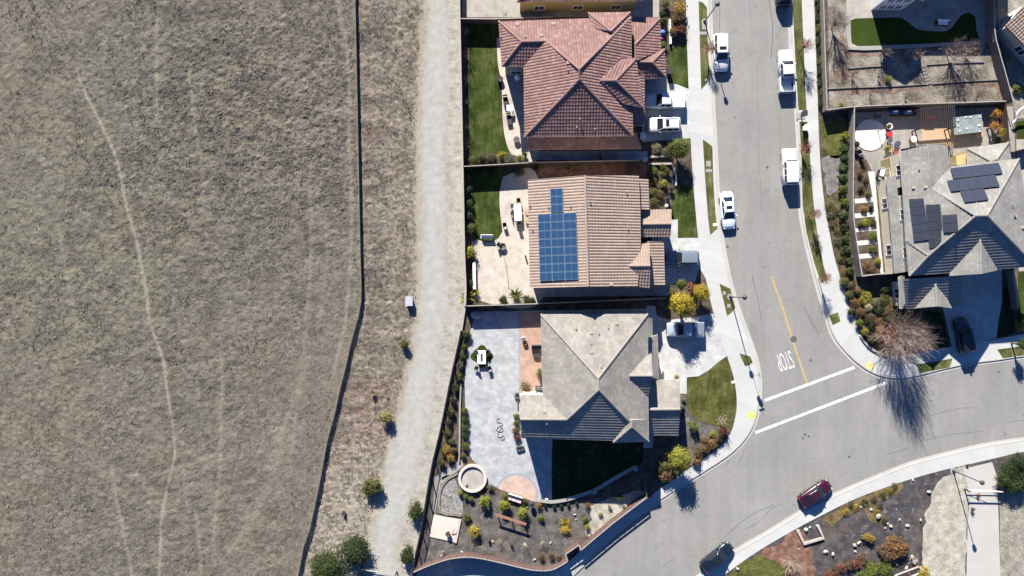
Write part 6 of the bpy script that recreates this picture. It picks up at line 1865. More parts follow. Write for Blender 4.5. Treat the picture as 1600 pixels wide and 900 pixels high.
small('patio_post', 'short grey bollard near the wall of the tan roofed house', 'bollard', (821, 400), lambda m: m.lathe((0, 0, 0), [(.12, 0), (.12, .6), (.02, .64)], 10), 'tar')
tag(squiggle([(786, 393), (788, 405), (791, 415), (792, 424), (794, 440), (794.5, 452)], .03).build('garden_hose', M['tar']), 'thin grey hose running down the tan patio', 'hose')
# red roofed house, back patio
small('umbrella', 'closed pale parasol on the side patio of the red roofed house', 'parasol', (808.5, 126), lambda m: m.lathe((0, 0, .05), [(.05, 0), (.05, 1.2), (.42, 1.5), (.3, 1.9), (.05, 2.2)], 12), 'cloth_white', 0.11, smooth=True)
table((796.5, 171), 0, .8, .8, 'cloth_white', 'small pale table beside two loungers on the side patio')
for k, (x_, y_) in enumerate(((790, 158), (795.5, 186))):
    t = thing('sun_lounger', ['dark sun lounger above the small pale patio table', 'dark sun lounger below the small pale patio table'][k], 'sun lounger', G(x_, y_, .11), 0.15, local=True)
    finish(MB().box((0, -.2, .3), (.62, 1.3, .08)).build('seat', M['cushion'], t), False, .02)
    finish(MB().box((0, .62, .48), (.62, .08, .5)).build('backrest', M['cushion'], t), False, .02)
    for sx in (-1, 1):
        for sy in (-1, 1): MB().box((sx * .27, sy * .6 - .15, .14), (.05, .05, .28)).build('leg', M['iron'], t)
small('planter', 'round dark planter on the side patio below the loungers', 'planter', (807, 219), lambda m: m.lathe((0, 0, 0), [(.3, 0), (.42, .4), (.4, .46), (.05, .46)], 14), 'tar')
small('planter', 'dark planter at the lawn edge of the red roofed house', 'planter', (781.5, 125), lambda m: m.lathe((0, 0, 0), [(.3, 0), (.4, .5), (.36, .56), (.05, .5)], 14), 'cushion')
small('ball', 'blue ball beside the porch of the red roofed house', 'ball', (1034.5, 53), lambda m: m.lathe((0, 0, 0), [(.1, .0), (.32, .14), (.42, .4), (.32, .66), (.1, .78)], 16), 'blue', smooth=True)
small('toy', 'pink toy below the blue ball by the porch', 'toy', (1034, 61), lambda m: m.lathe((0, 0, 0), [(.12, 0), (.26, .12), (.22, .34), (.04, .42)], 12), 'pink', smooth=True)
small('waste_bin', 'dark bin at the porch corner by the front lawn', 'bin', (1044, 115), lambda m: m.box((0, 0, .5), (.5, .55, 1.0)).box((0, 0, 1.03), (.58, .62, .08)), 'pole')
small('waste_bin', 'pale bin in the shade at the lower left corner of the upper driveway', 'bin', (1003, 214), lambda m: m.box((0, 0, .5), (.6, .7, 1.0)).box((0, 0, 1.03), (.68, .76, .08)), 'car_silver')
small('waste_bin', 'white bin in the dark passage below the upper driveway', 'bin', (1007, 251), lambda m: m.box((0, 0, .45), (.5, .5, .9)).box((0, 0, .93), (.56, .56, .08)), 'galv')
small('sprinkler_post', 'dark garden statue in the front garden of the tan roofed house', 'garden statue', (1043, 311), lambda m: m.lathe((0, 0, 0), [(.22, 0), (.15, .3), (.24, .8), (.12, 1.2), (.16, 1.4), (.02, 1.6)], 12), 'pole')
small('stone_bollard', 'white short bollard below the dark garden statue', 'bollard', (1041, 322), lambda m: m.lathe((0, 0, 0), [(.2, 0), (.18, .4), (.05, .48)], 12), 'white')
# terraced plot
lounge((1470, 37), -0.05, 'cloth_white', 'white garden sofa on the shaded patio of the white house', 2, 1.6, .6)
# grey house back garden
small('raised_trough', 'long raised trough with blue and white pots under the terrace fence', 'planter trough', (1409, 178), lambda m: m.box((0, 0, .3), (3.1, .7, .6)), 'wood_dark')
for k, (x_, lab) in enumerate(((1393, 'left'), (1414, 'right'))):
    small('crate', 'blue and white crate at the ' + lab + ' end of the long trough under the terrace fence', 'crate', (x_, 177.5), lambda m: m.box((0, 0, .74), (1.0, .45, .28)), 'blue')
    small('cloth_bundle', 'white bundle lying in the ' + lab + ' blue crate', 'bundle', (x_ + 1, 176.5), lambda m: m.rock((0, 0, .95), (.3, .17, .12), 9), 'cloth_white')
t = thing('pergola', 'dark slatted pergola left of the grey covered spa', 'pergola', G(1465, 186, .11))
A4 = [W(1438, 170, 2.4), W(1490, 166, 2.4), W(1492, 198, 2.4), W(1440, 200, 2.4)]
for p in A4: MB().box((p.x, p.y, 1.2), (.14, .14, 2.35)).build('post', M['wood_dark'], t)
sl_ = MB()
for i in range(18):
    u = i / 17
    a, c_ = A4[0].lerp(A4[1], u), A4[3].lerp(A4[2], u)
    m_ = (a + c_) / 2; d = c_ - a
    sl_.box((m_.x, m_.y, 2.48), (d.length + .3, .09, .14), math.atan2(d.y, d.x))
sl_.build('slats', M['wood_dark'], t)
for i in (0, 1):
    a, c_ = (A4[0], A4[1]) if i == 0 else (A4[3], A4[2])
    m_ = (a + c_) / 2; d = c_ - a
    MB().box((m_.x, m_.y, 2.32), (d.length + .4, .12, .18), math.atan2(d.y, d.x)).build('beam', M['wood_dark'], t)
t = thing('spa_tub', 'square hot tub with a blotchy grey cover and brown sides', 'hot tub', G(1505, 200, .11))
q4 = [W(1489, 184, 1.0), W(1533.5, 178.5, 1.0), W(1535, 206, 1.0), W(1491, 211, 1.0)]
MB().prism(inset(q4, .06), .1, .9).build('cabinet', M['spa_side'], t)
finish(MB().prism(q4, .905, 1.04).build('cover', M['spa_cover'], t), False, .03)
for k, (x_, y_, r_) in enumerate(((1497, 188, .18), (1509, 183, .12), (1517, 183, .14), (1511, 201, .16), (1498, 197, .12), (1530, 196, .2), (1500, 205, .14), (1531, 205, .12), (1531, 183, .12))):
    p = W(x_, y_, 1.1)
    small('cushion', ['red patterned cushion on the upper left corner of the spa cover', 'small white cushion at the upper middle of the spa cover', 'white cushion right of the upper middle one on the spa cover', 'white cushion near the lower middle of the spa cover', 'white cushion at the left middle of the spa cover', 'largest white cushion at the right side of the spa cover', 'white cushion at the lower left of the spa cover', 'white cushion at the lower right corner of the spa cover', 'white cushion at the upper right corner of the spa cover'][k], 'cushion', (800, 450), lambda m: m.rock((0, 0, 0), (r_, r_ * .8, .07), k), 'cloth_pink' if k == 0 else 'cloth_white').location = (p.x, p.y, 1.09)
small('spa_steps', 'tan timber step right of the spa tub', 'step', (1528, 200), lambda m: m.box((0, 0, .2), (.8, 2.4, .4)), 'wood_deck')
small('garden_swing', 'red seat with white trim under the dark pergola', 'garden seat', (1447, 189), lambda m: m.box((0, 0, .4), (1.3, .6, .12)).box((0, .3, .65), (1.3, .08, .4)), 'red')
pot((1424, 219), .5, .7, 'terracotta', 'terracotta pot with white cover left of the deck path')
small('pot_cover', 'white round cover in the terracotta pot by the deck path', 'cover', (1423.5, 219), lambda m: m.lathe((0, 0, .6), [(.44, 0), (.4, .14), (.05, .2)], 16), 'cloth_white')
small('stool', 'pink low stool right of the round patio', 'stool', (1388, 210.5), lambda m: m.lathe((0, 0, 0), [(.35, 0), (.42, .2), (.38, .4), (.05, .42)], 14), 'red')
pot((1387, 198.5), .4, .5, 'white', 'white pot with a yellow plant right of the round patio')
pot((1388, 221), .38, .5, 'galv', 'grey pot right of the round patio below the pink stool')
pot((1400, 226), .4, .5, 'blue', 'blue glazed pot right of the round patio')
pot((1386, 233), .45, .5, 'wood_deck', 'tan pot with a yellow-green plant below the round patio')
small('lid_tub', 'orange clay tub at the corner of the ochre wall', 'tub', (1398, 238), lambda m: m.lathe((0, 0, 0), [(.3, 0), (.36, .4), (.3, .4), (.28, .3), (.02, .3)], 14), 'terracotta')
barbecue((1372.5, 272.5), 1.3, 'grey hooded barbecue left of the ochre wall', 'cloth_white')
chair((1341, 238), 0.4, 'cushion', 'dark chair at the lower left edge of the round patio')
chair((1345, 246), 2.4, 'tar', 'grey folding chair below the round patio')
small('bench_seat', 'dark small bench at the top right edge of the round patio', 'bench', (1370, 183), lambda m: m.box((0, 0, .42), (.8, .4, .06)).box((-.3, 0, .2), (.06, .3, .4)).box((.3, 0, .2), (.06, .3, .4)), 'tar', 0.18)
small('table_lamp', 'dark pole light on the right of the round patio', 'garden light', (1371, 205), lambda m: m.lathe((0, 0, 0), [(.07, 0), (.04, .2), (.04, 1.0), (.1, 1.05), (.02, 1.2)], 8), 'pole', 0.18)
t = thing('play_frame', 'white curved slide and frame at the right edge by the terraces', 'slide', G(1590, 178, .11))
P = smooth_line([W(1583, 192, .6), W(1588, 186, .9), (W(1590, 176, 1.2)), W(1600, 168, 1.4), W(1616, 164, 1.6)], .15)
MB().tube(P, .13, 8).build('chute', M['cloth_white'], t)
for p in (P[2], P[-2]): MB().bar((p.x, p.y, .1), (p.x, p.y, p.z), .04).build('post', M['galv'], t)
# south-east corner
t = thing('planter_bench', 'dark slatted planter with a pale edge at the bottom edge', 'planter', G(1415, 895, .1))
q4 = [G(1395, 897), G(1432, 883), G(1441, 890), G(1402, 906)]
MB().prism(q4, .1, .6).build('box', M['wood_dark'], t)
for i in range(4):
    a, c_ = q4[i], q4[(i + 1) % 4]; d = c_ - a; m_ = (a + c_) / 2
    MB().box((m_.x, m_.y, .62), (d.length + .1, .14, .06), math.atan2(d.y, d.x)).build('edge_board', M['cloth_pink' if i < 2 else 'white'], t)
a, c_ = (q4[0] + q4[3]) / 2, (q4[1] + q4[2]) / 2
m_ = (q4[0] + q4[1] + q4[2] + q4[3]) / 4; d = q4[3] - q4[0]
MB().box((m_.x, m_.y, .625), (d.length, .1, .06), math.atan2(d.y, d.x)).build('divider', M['wood_red'], t)
rocks = [(1451, 768, .42), (1426, 750, .26), (1391, 822, .4), (1397, 817, .35), (1387, 818, .25), (1405, 812, .28), (1417, 821, .36), (1431, 822, .4), (1438, 812, .32), (1361, 796, .28), (1371, 806, .55), (1373, 811, .4), (1335, 852, .42), (1342, 848, .42), (1336, 862, .3), (1292, 850, .5), (1290, 862, .45), (1301, 865, .4), (1282, 842, .34), (1290, 869, .26), (1416, 887, .38), (1425, 870, .4), (1429, 878, .5), (1418, 845, .45), (1338, 789, .25), (1345, 792, .25), (1351, 789, .25), (1368, 830, .16), (1383, 825, .2), (1350, 880, .2), (1400, 796, .15), (1264, 820, .28), (1259, 827, .4), (1265, 824, .25), (1152, 888, .34), (1240, 851, .22), (1248, 858, .18)]
names_ = ['first', 'second', 'third']
for k, (x_, y_, r_) in enumerate([r for i, r in enumerate(rocks) if i % 4 != 3]):
    r_ *= .82
    o = MB().rock((0, 0, r_ * .35), (r_, r_ * (.65 + .3 * ((k * 37) % 10) / 10), r_ * .55), k, k * 1.3).build('boulder', M['rock_white'])
    o.location = G(x_, y_, .1)
    tag(o, 'white boulder strewn over the dark mulch or beds of the lower right corner', 'boulder', 'white boulders in the lower right bed')
gr = [(703, 775, .2), (712, 790, .22), (698, 790, .18), (709, 762, .2), (770, 846, .3), (782, 846, .45), (820, 851, .45), (815, 842, .2), (835, 874, .35), (846, 846, .3), (860, 848, .3), (681, 857, .4), (690, 868, .3), (866, 812, .35), (898, 804, .35), (768, 812, .2), (900, 812, .2), (845, 838, .2), (752, 855, .3), (733, 848, .2), (722, 862, .35), (742, 862, .25)]
for k, (x_, y_, r_) in enumerate(gr[::2]):
    r_ *= .7
    o = MB().rock((0, 0, r_ * .3), (r_, r_ * (.6 + .35 * ((k * 53) % 10) / 10), r_ * .5), 90 + k, k * .9).build('stone', M['rock_white'])
    o.location = G(x_, y_, .12)
    tag(o, 'pale stone lying in the mulch of the corner garden', 'stone', 'pale stones in the corner garden mulch')

# ------------------------------------------------------------------ plants
def foliage_data(seed, n_cl, n_leaf, leaf, spread=0.2, shell=0.72, flat=1.0, up=0.35, gap=0.0):
    """unit-radius crown as many leaf faces with a tint per leaf; centre at the origin"""
    r = np.random.default_rng(seed)
    cl = []
    while len(cl) < n_cl:
        d = r.normal(size=3); d /= np.linalg.norm(d)
        if d[2] < -0.55: continue
        cl.append(d * (shell * (0.55 + 0.5 * r.random())))
    cl = np.array(cl)
    tint_c = r.random(n_cl)
    sz_c = 0.7 + 0.6 * r.random(n_cl)
    k = r.integers(0, n_cl, n_leaf)
    p = cl[k] + r.normal(size=(n_leaf, 3)) * (spread * sz_c[k])[:, None]
    nrm = p / (np.linalg.norm(p, axis=1)[:, None] + 1e-6) + r.normal(size=(n_leaf, 3)) * 0.6 + np.array([0, 0, up])
    nrm /= np.linalg.norm(nrm, axis=1)[:, None]
    a = np.cross(nrm, r.normal(size=(n_leaf, 3))); a /= np.linalg.norm(a, axis=1)[:, None]
    b = np.cross(nrm, a)
    s = leaf * (0.6 + 0.8 * r.random(n_leaf))[:, None]
    p[:, 2] *= flat
    V = np.stack([p - a * s, p + b * s * 0.55, p + a * s, p - b * s * 0.55], 1).reshape(-1, 3)
    tint = np.clip(0.5 + 0.55 * (tint_c[k] - 0.5) + 0.45 * (r.random(n_leaf) - 0.5), 0, 1)
    return V, tint

_fm = {}
def foliage_mesh(kind, var):
    key = (kind, var)
    if key in _fm: return _fm[key]
    arg = {'tree': (40, 7000, 0.055, 0.17, 0.78), 'bush': (18, 1500, 0.095, 0.20, 0.70), 'ball': (70, 1300, 0.10, 0.09, 0.86),
           'loose': (16, 620, 0.11, 0.22, 0.78), 'mound': (26, 900, 0.12, 0.19, 0.75), 'sprig': (7, 140, 0.2, 0.24, 0.6), 'dense': (46, 6500, 0.05, 0.15, 0.82)}[kind]
    V, tint = foliage_data(100 * var + sum(map(ord, kind)), *arg)
    me = bpy.data.meshes.new(kind + '_foliage')
    n = len(V)
    me.vertices.add(n); me.vertices.foreach_set('co', V.astype(np.float32).reshape(-1))
    me.loops.add(n); me.loops.foreach_set('vertex_index', np.arange(n, dtype=np.int32))
    me.polygons.add(n // 4); me.polygons.foreach_set('loop_start', (np.arange(n // 4) * 4).astype(np.int32)); me.polygons.foreach_set('loop_total', np.full(n // 4, 4, np.int32))
    me.update(calc_edges=True)
    at = me.attributes.new('tint', 'FLOAT', 'FACE'); at.data.foreach_set('value', tint.astype(np.float32))
    me.materials.append(M['leaf'])
    _fm[key] = me
    return me

_stem = {}
def stem_mesh(var):
    if var in _stem: return _stem[var]
    rnd = random.Random(var); mb = MB()
    for i in range(9):
        a = rnd.uniform(0, 2 * PI); q_ = rnd.uniform(.25, .75)
        mb.bar((0, 0, -.9), (q_ * math.cos(a), q_ * math.sin(a), rnd.uniform(-.1, .55)), 0.045, 5, 0.015)
    o = mb.build('stem', M['bark']); me = o.data; bpy.data.objects.remove(o)
    _stem[var] = me
    return me

PAL = {'green': (0.034, 0.050, 0.013), 'dark': (0.020, 0.034, 0.012), 'bright': (0.082, 0.105, 0.020), 'yellow': (0.26, 0.205, 0.022), 'lime': (0.172, 0.172, 0.026), 'hedge': (0.056, 0.078, 0.028),
       'olive': (0.075, 0.078, 0.024), 'grey': (0.11, 0.115, 0.075), 'brown': (0.115, 0.072, 0.036), 'rust': (0.16, 0.085, 0.036), 'gold': (0.20, 0.138, 0.030), 'pale': (0.28, 0.26, 0.17),
       'red': (0.20, 0.075, 0.04), 'straw': (0.30, 0.255, 0.155), 'orange': (0.27, 0.13, 0.025), 'reddark': (0.12, 0.05, 0.032), 'palegreen': (0.15, 0.14, 0.055), 'dull': (0.07, 0.066, 0.04)}
VC = [0]
SEEN = {}
def plant(px, r, colour, kind, label, name='bush', cat='bush', group=None, h=None, ry=None, rz=0.0, z=0.1, mid=None):
    """r: radius in picture pixels of the crown seen from above; the stem stays on the ground"""
    VC[0] += 1; var = VC[0] % 4
    R = r / 12.2; hh = (h or R * 1.7)
    half = hh / 2
    c = W(px[0], px[1], half + z)
    t = thing(name, label, cat, (c.x, c.y, z), rz + VC[0] * (0.9 if ry is None else 0.0), group=group, local=True)
    f = bpy.data.objects.new('foliage', foliage_mesh(kind, var)); C.objects.link(f); f.parent = t
    f.location = (0, 0, half); f.scale = (R, (ry or r) / 12.2, half)
    rr_ = random.Random(VC[0])
    cc = PAL[colour]; j = rr_.uniform(.88, 1.12); f.color = (cc[0] * j * rr_.uniform(.94, 1.06), cc[1] * j, cc[2] * j, 1)
    s = bpy.data.objects.new('stem', stem_mesh(var)); C.objects.link(s); s.parent = t
    s.location = (0, 0, half); s.scale = (R, (ry or r) / 12.2, half)
    return t

def leafy_tree(px, r, colour, label, trunk=1.4, crown=None, name='tree', kind='tree', cat='tree', group=None, z=0.1):
    VC[0] += 1; var = VC[0] % 4
    R = r / 12.6; cr = crown or R * 1.6
    c = W(px[0], px[1], trunk + cr / 2)
    t = thing(name, label, cat, (c.x, c.y, z), VC[0] * 1.1, group=group, local=True)
    f = bpy.data.objects.new('crown', foliage_mesh(kind, var)); C.objects.link(f); f.parent = t
    f.location = (0, 0, trunk + cr / 2); f.scale = (R, R, cr / 2)
    cc = PAL[colour]; f.color = (*cc, 1)
    mb = MB(); rnd = random.Random(VC[0])
    mb.bar((0, 0, 0), (0, 0, trunk * .8), .13 * R ** .5 + .02, 8, .08)
    for i in range(11):
        a = i * 2.4; q_ = rnd.uniform(.35, .8) * R
        p1 = Vector((q_ * .45 * math.cos(a), q_ * .45 * math.sin(a), trunk + cr * .25)); p2 = Vector((q_ * math.cos(a), q_ * math.sin(a), trunk + cr * rnd.uniform(.4, .85)))
        mb.bar((0, 0, trunk * .7), p1, .06, 6, .035).bar(p1, p2, .035, 5, .01)
    mb.build('trunk', M['bark'], t)
    return t

def bare_tree(px, r, h, label, twig='twig_grey', n=16, sub=5, seed=0, name='bare_tree', cat='bare tree', trunk=.3, base=None, group=None, z=0.1, thick=1.0, up=0.75, spread=1.0, fall=.42):
    """leafless crown of many thin branches fanning up from a short trunk"""
    R = r / 12.5
    c = G(*base, z) if base else W(px[0], px[1], h * .55)
    t = thing(name, label, cat, (c.x, c.y, z), 0, group=group, local=True)
    rnd = random.Random(seed + 5)
    tr = MB(); cr = MB()
    th = h * trunk
    tr.bar((0, 0, 0), (0, 0, th), .035 * h ** .6 * thick, 7, .024 * h ** .6 * thick)
    for i in range(n):
        a = i * 2.399 + rnd.uniform(-.3, .3); q_ = math.sqrt((i + .5) / n)
        e = Vector((R * q_ * math.cos(a) * spread, R * q_ * math.sin(a) * spread, h * (1 - fall * q_ * q_) * rnd.uniform(.86, 1.0)))
        s = Vector((0, 0, th * rnd.uniform(.6, 1)))
        m_ = s.lerp(e, .45) + Vector((rnd.uniform(-.1, .1) * R, rnd.uniform(-.1, .1) * R, h * .05))
        r0 = .011 * h ** .6 * thick
        tr.bar(s, m_, r0 * 1.5, 5, r0); cr.bar(m_, e, r0, 4, r0 * .4)
        for k in range(sub):
            f = rnd.uniform(.1, .95); p = m_.lerp(e, f)
            d = Vector((rnd.uniform(-1, 1), rnd.uniform(-1, 1), rnd.uniform(.1, 1.1) * up)).normalized() + (e - m_).normalized() * .8
            L = R * rnd.uniform(.22, .5)
            p2 = p + d.normalized() * L
            cr.bar(p, p2, r0 * .55, 3, r0 * .3)
            for w in range(2):
                d2 = (d + Vector((rnd.uniform(-1, 1), rnd.uniform(-1, 1), rnd.uniform(0, .8))) * .8).normalized()
                cr.bar(p.lerp(p2, rnd.uniform(.3, .9)), p2 + d2 * L * rnd.uniform(.3, .6), r0 * .4, 3, r0 * .22)
    tr.build('trunk', M['twig_dark' if twig != 'twig_straw' else twig], t)
    cr.build('crown', M[twig], t)
    return t

_sp = {}
def spiky(px, r, colour, label, name='spiky_plant', cat='plant', group=None, h=None):
    """rosette of long narrow blades"""
    R = r / 12.2; rnd = random.Random(int(px[0] * 7 + px[1]))
    c = W(px[0], px[1], R * .5)
    V, T = [], []
    mb = MB()
    for i in range(70):
        a = rnd.uniform(0, 2 * PI); el = rnd.uniform(.15, 1.3); L = R * rnd.uniform(.75, 1.15)
        d = Vector((math.cos(a) * math.cos(el), math.sin(a) * math.cos(el), math.sin(el)))
        s = Vector((-math.sin(a), math.cos(a), 0)) * .045 * (R ** .5)
        m_ = d * L * .55 + Vector((0, 0, .06 * L)); e = d * L - Vector((0, 0, .12 * L))
        mb.add([-s * .6, s * .6, m_ + s, m_ - s, e], [(0, 1, 2, 3), (3, 2, 4)])
        t_ = rnd.random(); T += [t_, t_]
    o = mb.build(name, M['leaf']); o.location = (c.x, c.y, .1)
    at = o.data.attributes.new('tint', 'FLOAT', 'FACE'); at.data.foreach_set('value', T)
    o.color = (*PAL[colour], 1)
    return tag(o, label, cat, group)

# along the gravel path
plant((632, 538), 8.5, 'olive', 'bush', 'small round olive bush on the left edge of the gravel path, upper one of three')
plant((603, 652), 11, 'palegreen', 'bush', 'yellow-green bush with pale top on the left edge of the gravel path, the middle one')
plant((582, 761), 17.5, 'olive', 'bush', 'large round olive bush with a dark shadow on the left edge of the gravel path', h=1.7)
plant((582.5, 614), 3.5, 'bright', 'sprig', 'tiny green sprig on the mown verge right of the field fence', h=1.2)
plant((536, 801), 4.5, 'olive', 'sprig', 'tiny olive sprig on the mown verge near the bottom', h=.8)
plant((553, 862), 26, 'dark', 'dense', 'right one of two big dark green shrubs at the bottom edge beside the path', h=2.6)
plant((512, 886), 29, 'green', 'dense', 'left one of two big dark green shrubs at the bottom edge beside the path', h=2.6)
plant((649.5, 799), 13, 'green', 'bush', 'dense green bush against the low wall on the right of the gravel path, upper one', h=1.8, ry=19)
plant((635.5, 868), 11.5, 'green', 'bush', 'dense green bush against the low wall on the right of the gravel path, lower one', h=1.6, ry=18)

# upper left plot
plant((784, 242), 9, 'yellow', 'mound', 'bright yellow shrub in the strip below the upper left lawn', h=.9, ry=4.5, rz=0)
for x, y, r, c_, lab in ((740, 250, 8, 'olive', 'olive shrub at the left end of the strip below the upper left lawn'), (752, 245, 8, 'dull', 'dull brown shrub left of the middle in the strip below the upper left lawn'), (767, 246, 9, 'dull', 'greyish shrub left of the bright yellow one in the strip below the lawn'),
                         (795, 248, 9, 'grey', 'grey-green spreading shrub right of the bright yellow one'), (813, 249, 7, 'bright', 'light green shrub at the right end of the strip below the upper left lawn'), (820, 241, 5, 'green', 'small green shrub at the corner of the red roofed house')):
    plant((x, y), r, c_, 'bush', lab, h=.8)
for k, y in enumerate((48, 84, 122, 158, 196, 226)):
    bare_tree((728, y), 9, 1.5, ('topmost', 'second', 'third', 'fourth', 'fifth', 'lowest')[k] + ' bare brown shrub, counted down the block wall beside the upper left lawn', 'twig_dark', 16, 6, 60 + k, 'bare_shrub', 'shrub', .1, thick=1.0)
leafy_tree((1060, 233), 17.5, 'bright', 'yellow-green round tree below the upper driveway', .7, 2.6)
plant((1027, 233), 9, 'grey', 'bush', 'grey-green shrub left of the yellow-green round tree below the upper driveway', h=1.0)
plant((1042, 237), 9, 'dull', 'bush', 'dull shrub between the grey-green one and the yellow-green round tree', h=1.0)
plant((1060, 14), 13, 'gold', 'loose', 'orange-gold shrub at the top beside the left pavement', h=1.8)
for x, y, r, c_, lab in ((1058, 30, 11, 'brown', 'brown shrub just below the orange-gold shrub'), (1063, 45, 9, 'reddark', 'dark red-brown shrub in the upper front bed above the lawn'), (1053, 50, 8, 'brown', 'brown shrub in the upper front bed beside the white wall'), (1040, 6, 7, 'olive', 'olive shrub at the top edge near the red roofed house'), (1036, 34, 8, 'green', 'green shrub at the porch above the blue ball'), (1037, 70, 6, 'bright', 'bright green shrub at the porch below the pink toy'), (1035, 22, 6, 'dark', 'dark shrub at the north-east corner of the red roof')):
    plant((x, y), r, c_, 'bush', lab)
bare_tree((1107, 77), 11, 3.0, 'small tree with rust-coloured leaf remains by the white SUV', 'twig_red', 30, 9, 3, trunk=.45, thick=.8)
bare_tree((1257, 73), 12, 3.4, 'small rust-coloured street tree beside the pickup truck', 'twig_red', 30, 9, 4, trunk=.45, thick=.8)
bare_tree((1257, 232), 12, 2.6, 'small rust-coloured street tree right of the white boxy off-roader', 'twig_red', 30, 9, 6, trunk=.4, thick=.8)
bare_tree((1272, 335), 9, 3.4, 'small rust-coloured street tree by the pavement, above the last parkway one', 'twig_red', 30, 9, 8, trunk=.5, thick=.8)
bare_tree((1287, 435), 10, 3.2, 'lowest small rust-coloured street tree at the end of the right parkway', 'twig_red', 30, 9, 9, trunk=.5, thick=.8)
bare_tree((790, 22), 8, 1.2, 'small straw-coloured bare shrub on the beige patio at the top', 'twig_straw', 12, 4, 11, 'bare_shrub', 'shrub', .1)
# middle left plot
for k, (x, y, r, c_) in enumerate(((733, 275, 7, 'dark'), (732, 297, 7, 'dark'), (733, 318, 7, 'green'), (733, 338, 8, 'dark'), (736, 357, 10, 'olive'))):
    plant((x, y), r, c_, 'bush', ('first', 'second', 'third', 'fourth', 'olive fifth')[k] + ' shrub down the block wall beside the tan house back lawn', h=1.2)
plant((735, 394), 11, 'lime', 'bush', 'yellow-green shrub by the block wall beside the cream patio', h=1.4)
plant((735, 443), 6, 'green', 'bush', 'small green shrub by the low white wall of the cream patio', h=1.0)
spiky((729, 464), 17, 'lime', 'pale yellow-green spiky plant leaning over the block wall')
spiky((741, 456), 12, 'lime', 'smaller yellow-green spiky plant right of the one leaning over the block wall')
spiky((806, 460), 14, 'bright', 'green spiky plant on the lower edge of the tan patio')
for x, y, r, lab in ((786, 468, 7, 'left'), (823, 468, 8, 'middle'), (832, 470, 7, 'right')):
    plant((x, y), r, 'green', 'bush', 'low green shrub in the bed below the tan patio, ' + lab + ' of three', h=.7)
for x, y, r, c_, lab in ((757, 268, 7, 'dull', 'bare looking dull shrub in the shade at the top of the tan house lawn'), (776, 266, 7, 'dull', 'dull shrub in the shade right of the first one above the tan house lawn'), (810, 268, 9, 'dull', 'dull shrub in the shade at the corner of the tan patio'), (838, 262, 6, 'dark', 'dark shrub in the shaded strip north of the tan roof')):
    plant((x, y), r, c_, 'loose', lab, h=1.0)
spiky((887, 262), 7, 'grey', 'small pale spiky plant in the shaded passage north of the tan roof')
for x, y, r, c_, lab in ((1022.5, 267, 6.5, 'bright', 'bright green ball shrub, left one in the mulched front garden'), (1036, 262, 6, 'olive', 'olive ball shrub at the top of the mulched front garden'), (1043, 267, 6, 'olive', 'olive shrub at the top right of the mulched front garden'), (1036, 273, 6, 'bright', 'green ball shrub in the middle of the mulched front garden'),
                         (1037, 287, 7, 'lime', 'brightest yellow-green ball shrub in the mulched front garden'), (1020, 283, 8, 'brown', 'brown shrub beside the tan roof in the mulched front garden'), (1020, 300, 9, 'olive', 'olive shrub beside the tan roof, middle of the mulched front garden'), (1022, 315, 9, 'olive', 'olive shrub beside the tan roof, lowest in the mulched front garden'),
                         (1031, 303, 7, 'brown', 'brown shrub in the lower half of the mulched front garden'), (1049, 295, 5, 'dull', 'dull shrub beside the front lawn of the tan roofed house'), (1062, 270, 6, 'brown', 'brown shrub in the shade of the yellow-green round tree')):
    plant((x, y), r, c_, 'bush', lab, h=.9)
leafy_tree((1066, 476), 20, 'yellow', 'large yellow leaved tree above the silver pickup', 1.2, 3.2)
leafy_tree((1096, 458), 13.5, 'yellow', 'smaller yellow leaved tree right of the large one above the silver pickup', .8, 2.2)
leafy_tree((1065, 444), 8.5, 'bright', 'green tree above the large yellow one by the driveway', .8, 1.6)
plant((1080, 452), 10, 'reddark', 'loose', 'red-brown shrub between the yellow trees', h=1.6)
plant((1050, 458), 7, 'olive', 'bush', 'olive shrub left of the yellow trees', h=1.1)
plant((1087, 486), 8, 'brown', 'loose', 'dark brown shrub below the smaller yellow tree', h=.7)

# corner plot
for k, (x, y, r, c_) in enumerate(((729, 523, 8, 'green'), (725, 542, 6, 'olive'), (722, 556, 6, 'olive'), (719, 571, 6, 'grey'), (716, 589, 7, 'olive'), (712, 606, 7, 'green'), (708, 625, 6, 'dull'), (704, 644, 7, 'olive'), (701, 660, 6, 'dull'), (698, 676, 8, 'olive'), (706, 690, 6, 'dull'), (697, 702, 8, 'gold'), (704, 716, 7, 'gold'), (690, 722, 7, 'olive'), (710, 703, 6, 'brown'))):
    plant((x, y), r, c_, 'bush', ('topmost', 'second', 'third', 'fourth', 'fifth', 'sixth', 'seventh', 'eighth', 'ninth', 'tenth', 'eleventh', 'golden twelfth', 'golden thirteenth', 'fourteenth', 'brown fifteenth')[k] + ' shrub counted down the strip behind the iron fence of the corner garden', h=1.0)
for k, (x, y, r, c_) in enumerate(((726, 642, 6, 'olive'), (727, 656, 7, 'green'), (727, 669, 7, 'green'), (727, 682, 7, 'dark'), (727, 697, 7, 'olive'), (724, 712, 5, 'brown'))):
    plant((x, y), r, c_, 'bush', ('topmost', 'second', 'third', 'dark fourth', 'fifth', 'brown lowest')[k] + ' shrub of the rounded bed on the left of the grey stamped patio', h=.7)
for k, (x, y, r, c_) in enumerate(((807, 650, 6, 'bright'), (807, 661, 6, 'olive'), (806, 673, 6, 'brown'), (808, 684, 6, 'reddark'))):
    plant((x, y), r, c_, 'bush', ('light green topmost', 'olive second', 'brown third', 'dark red lowest')[k] + ' shrub along the west wall of the corner house', h=.7)
plant((821, 605.5), 9, 'olive', 'loose', 'olive and rust shrub on the white planter wall of the terrace', h=1.0)
plant((843, 583), 5, 'bright', 'loose', 'narrow green climber against the corner house by the terrace', h=1.2, ry=9)
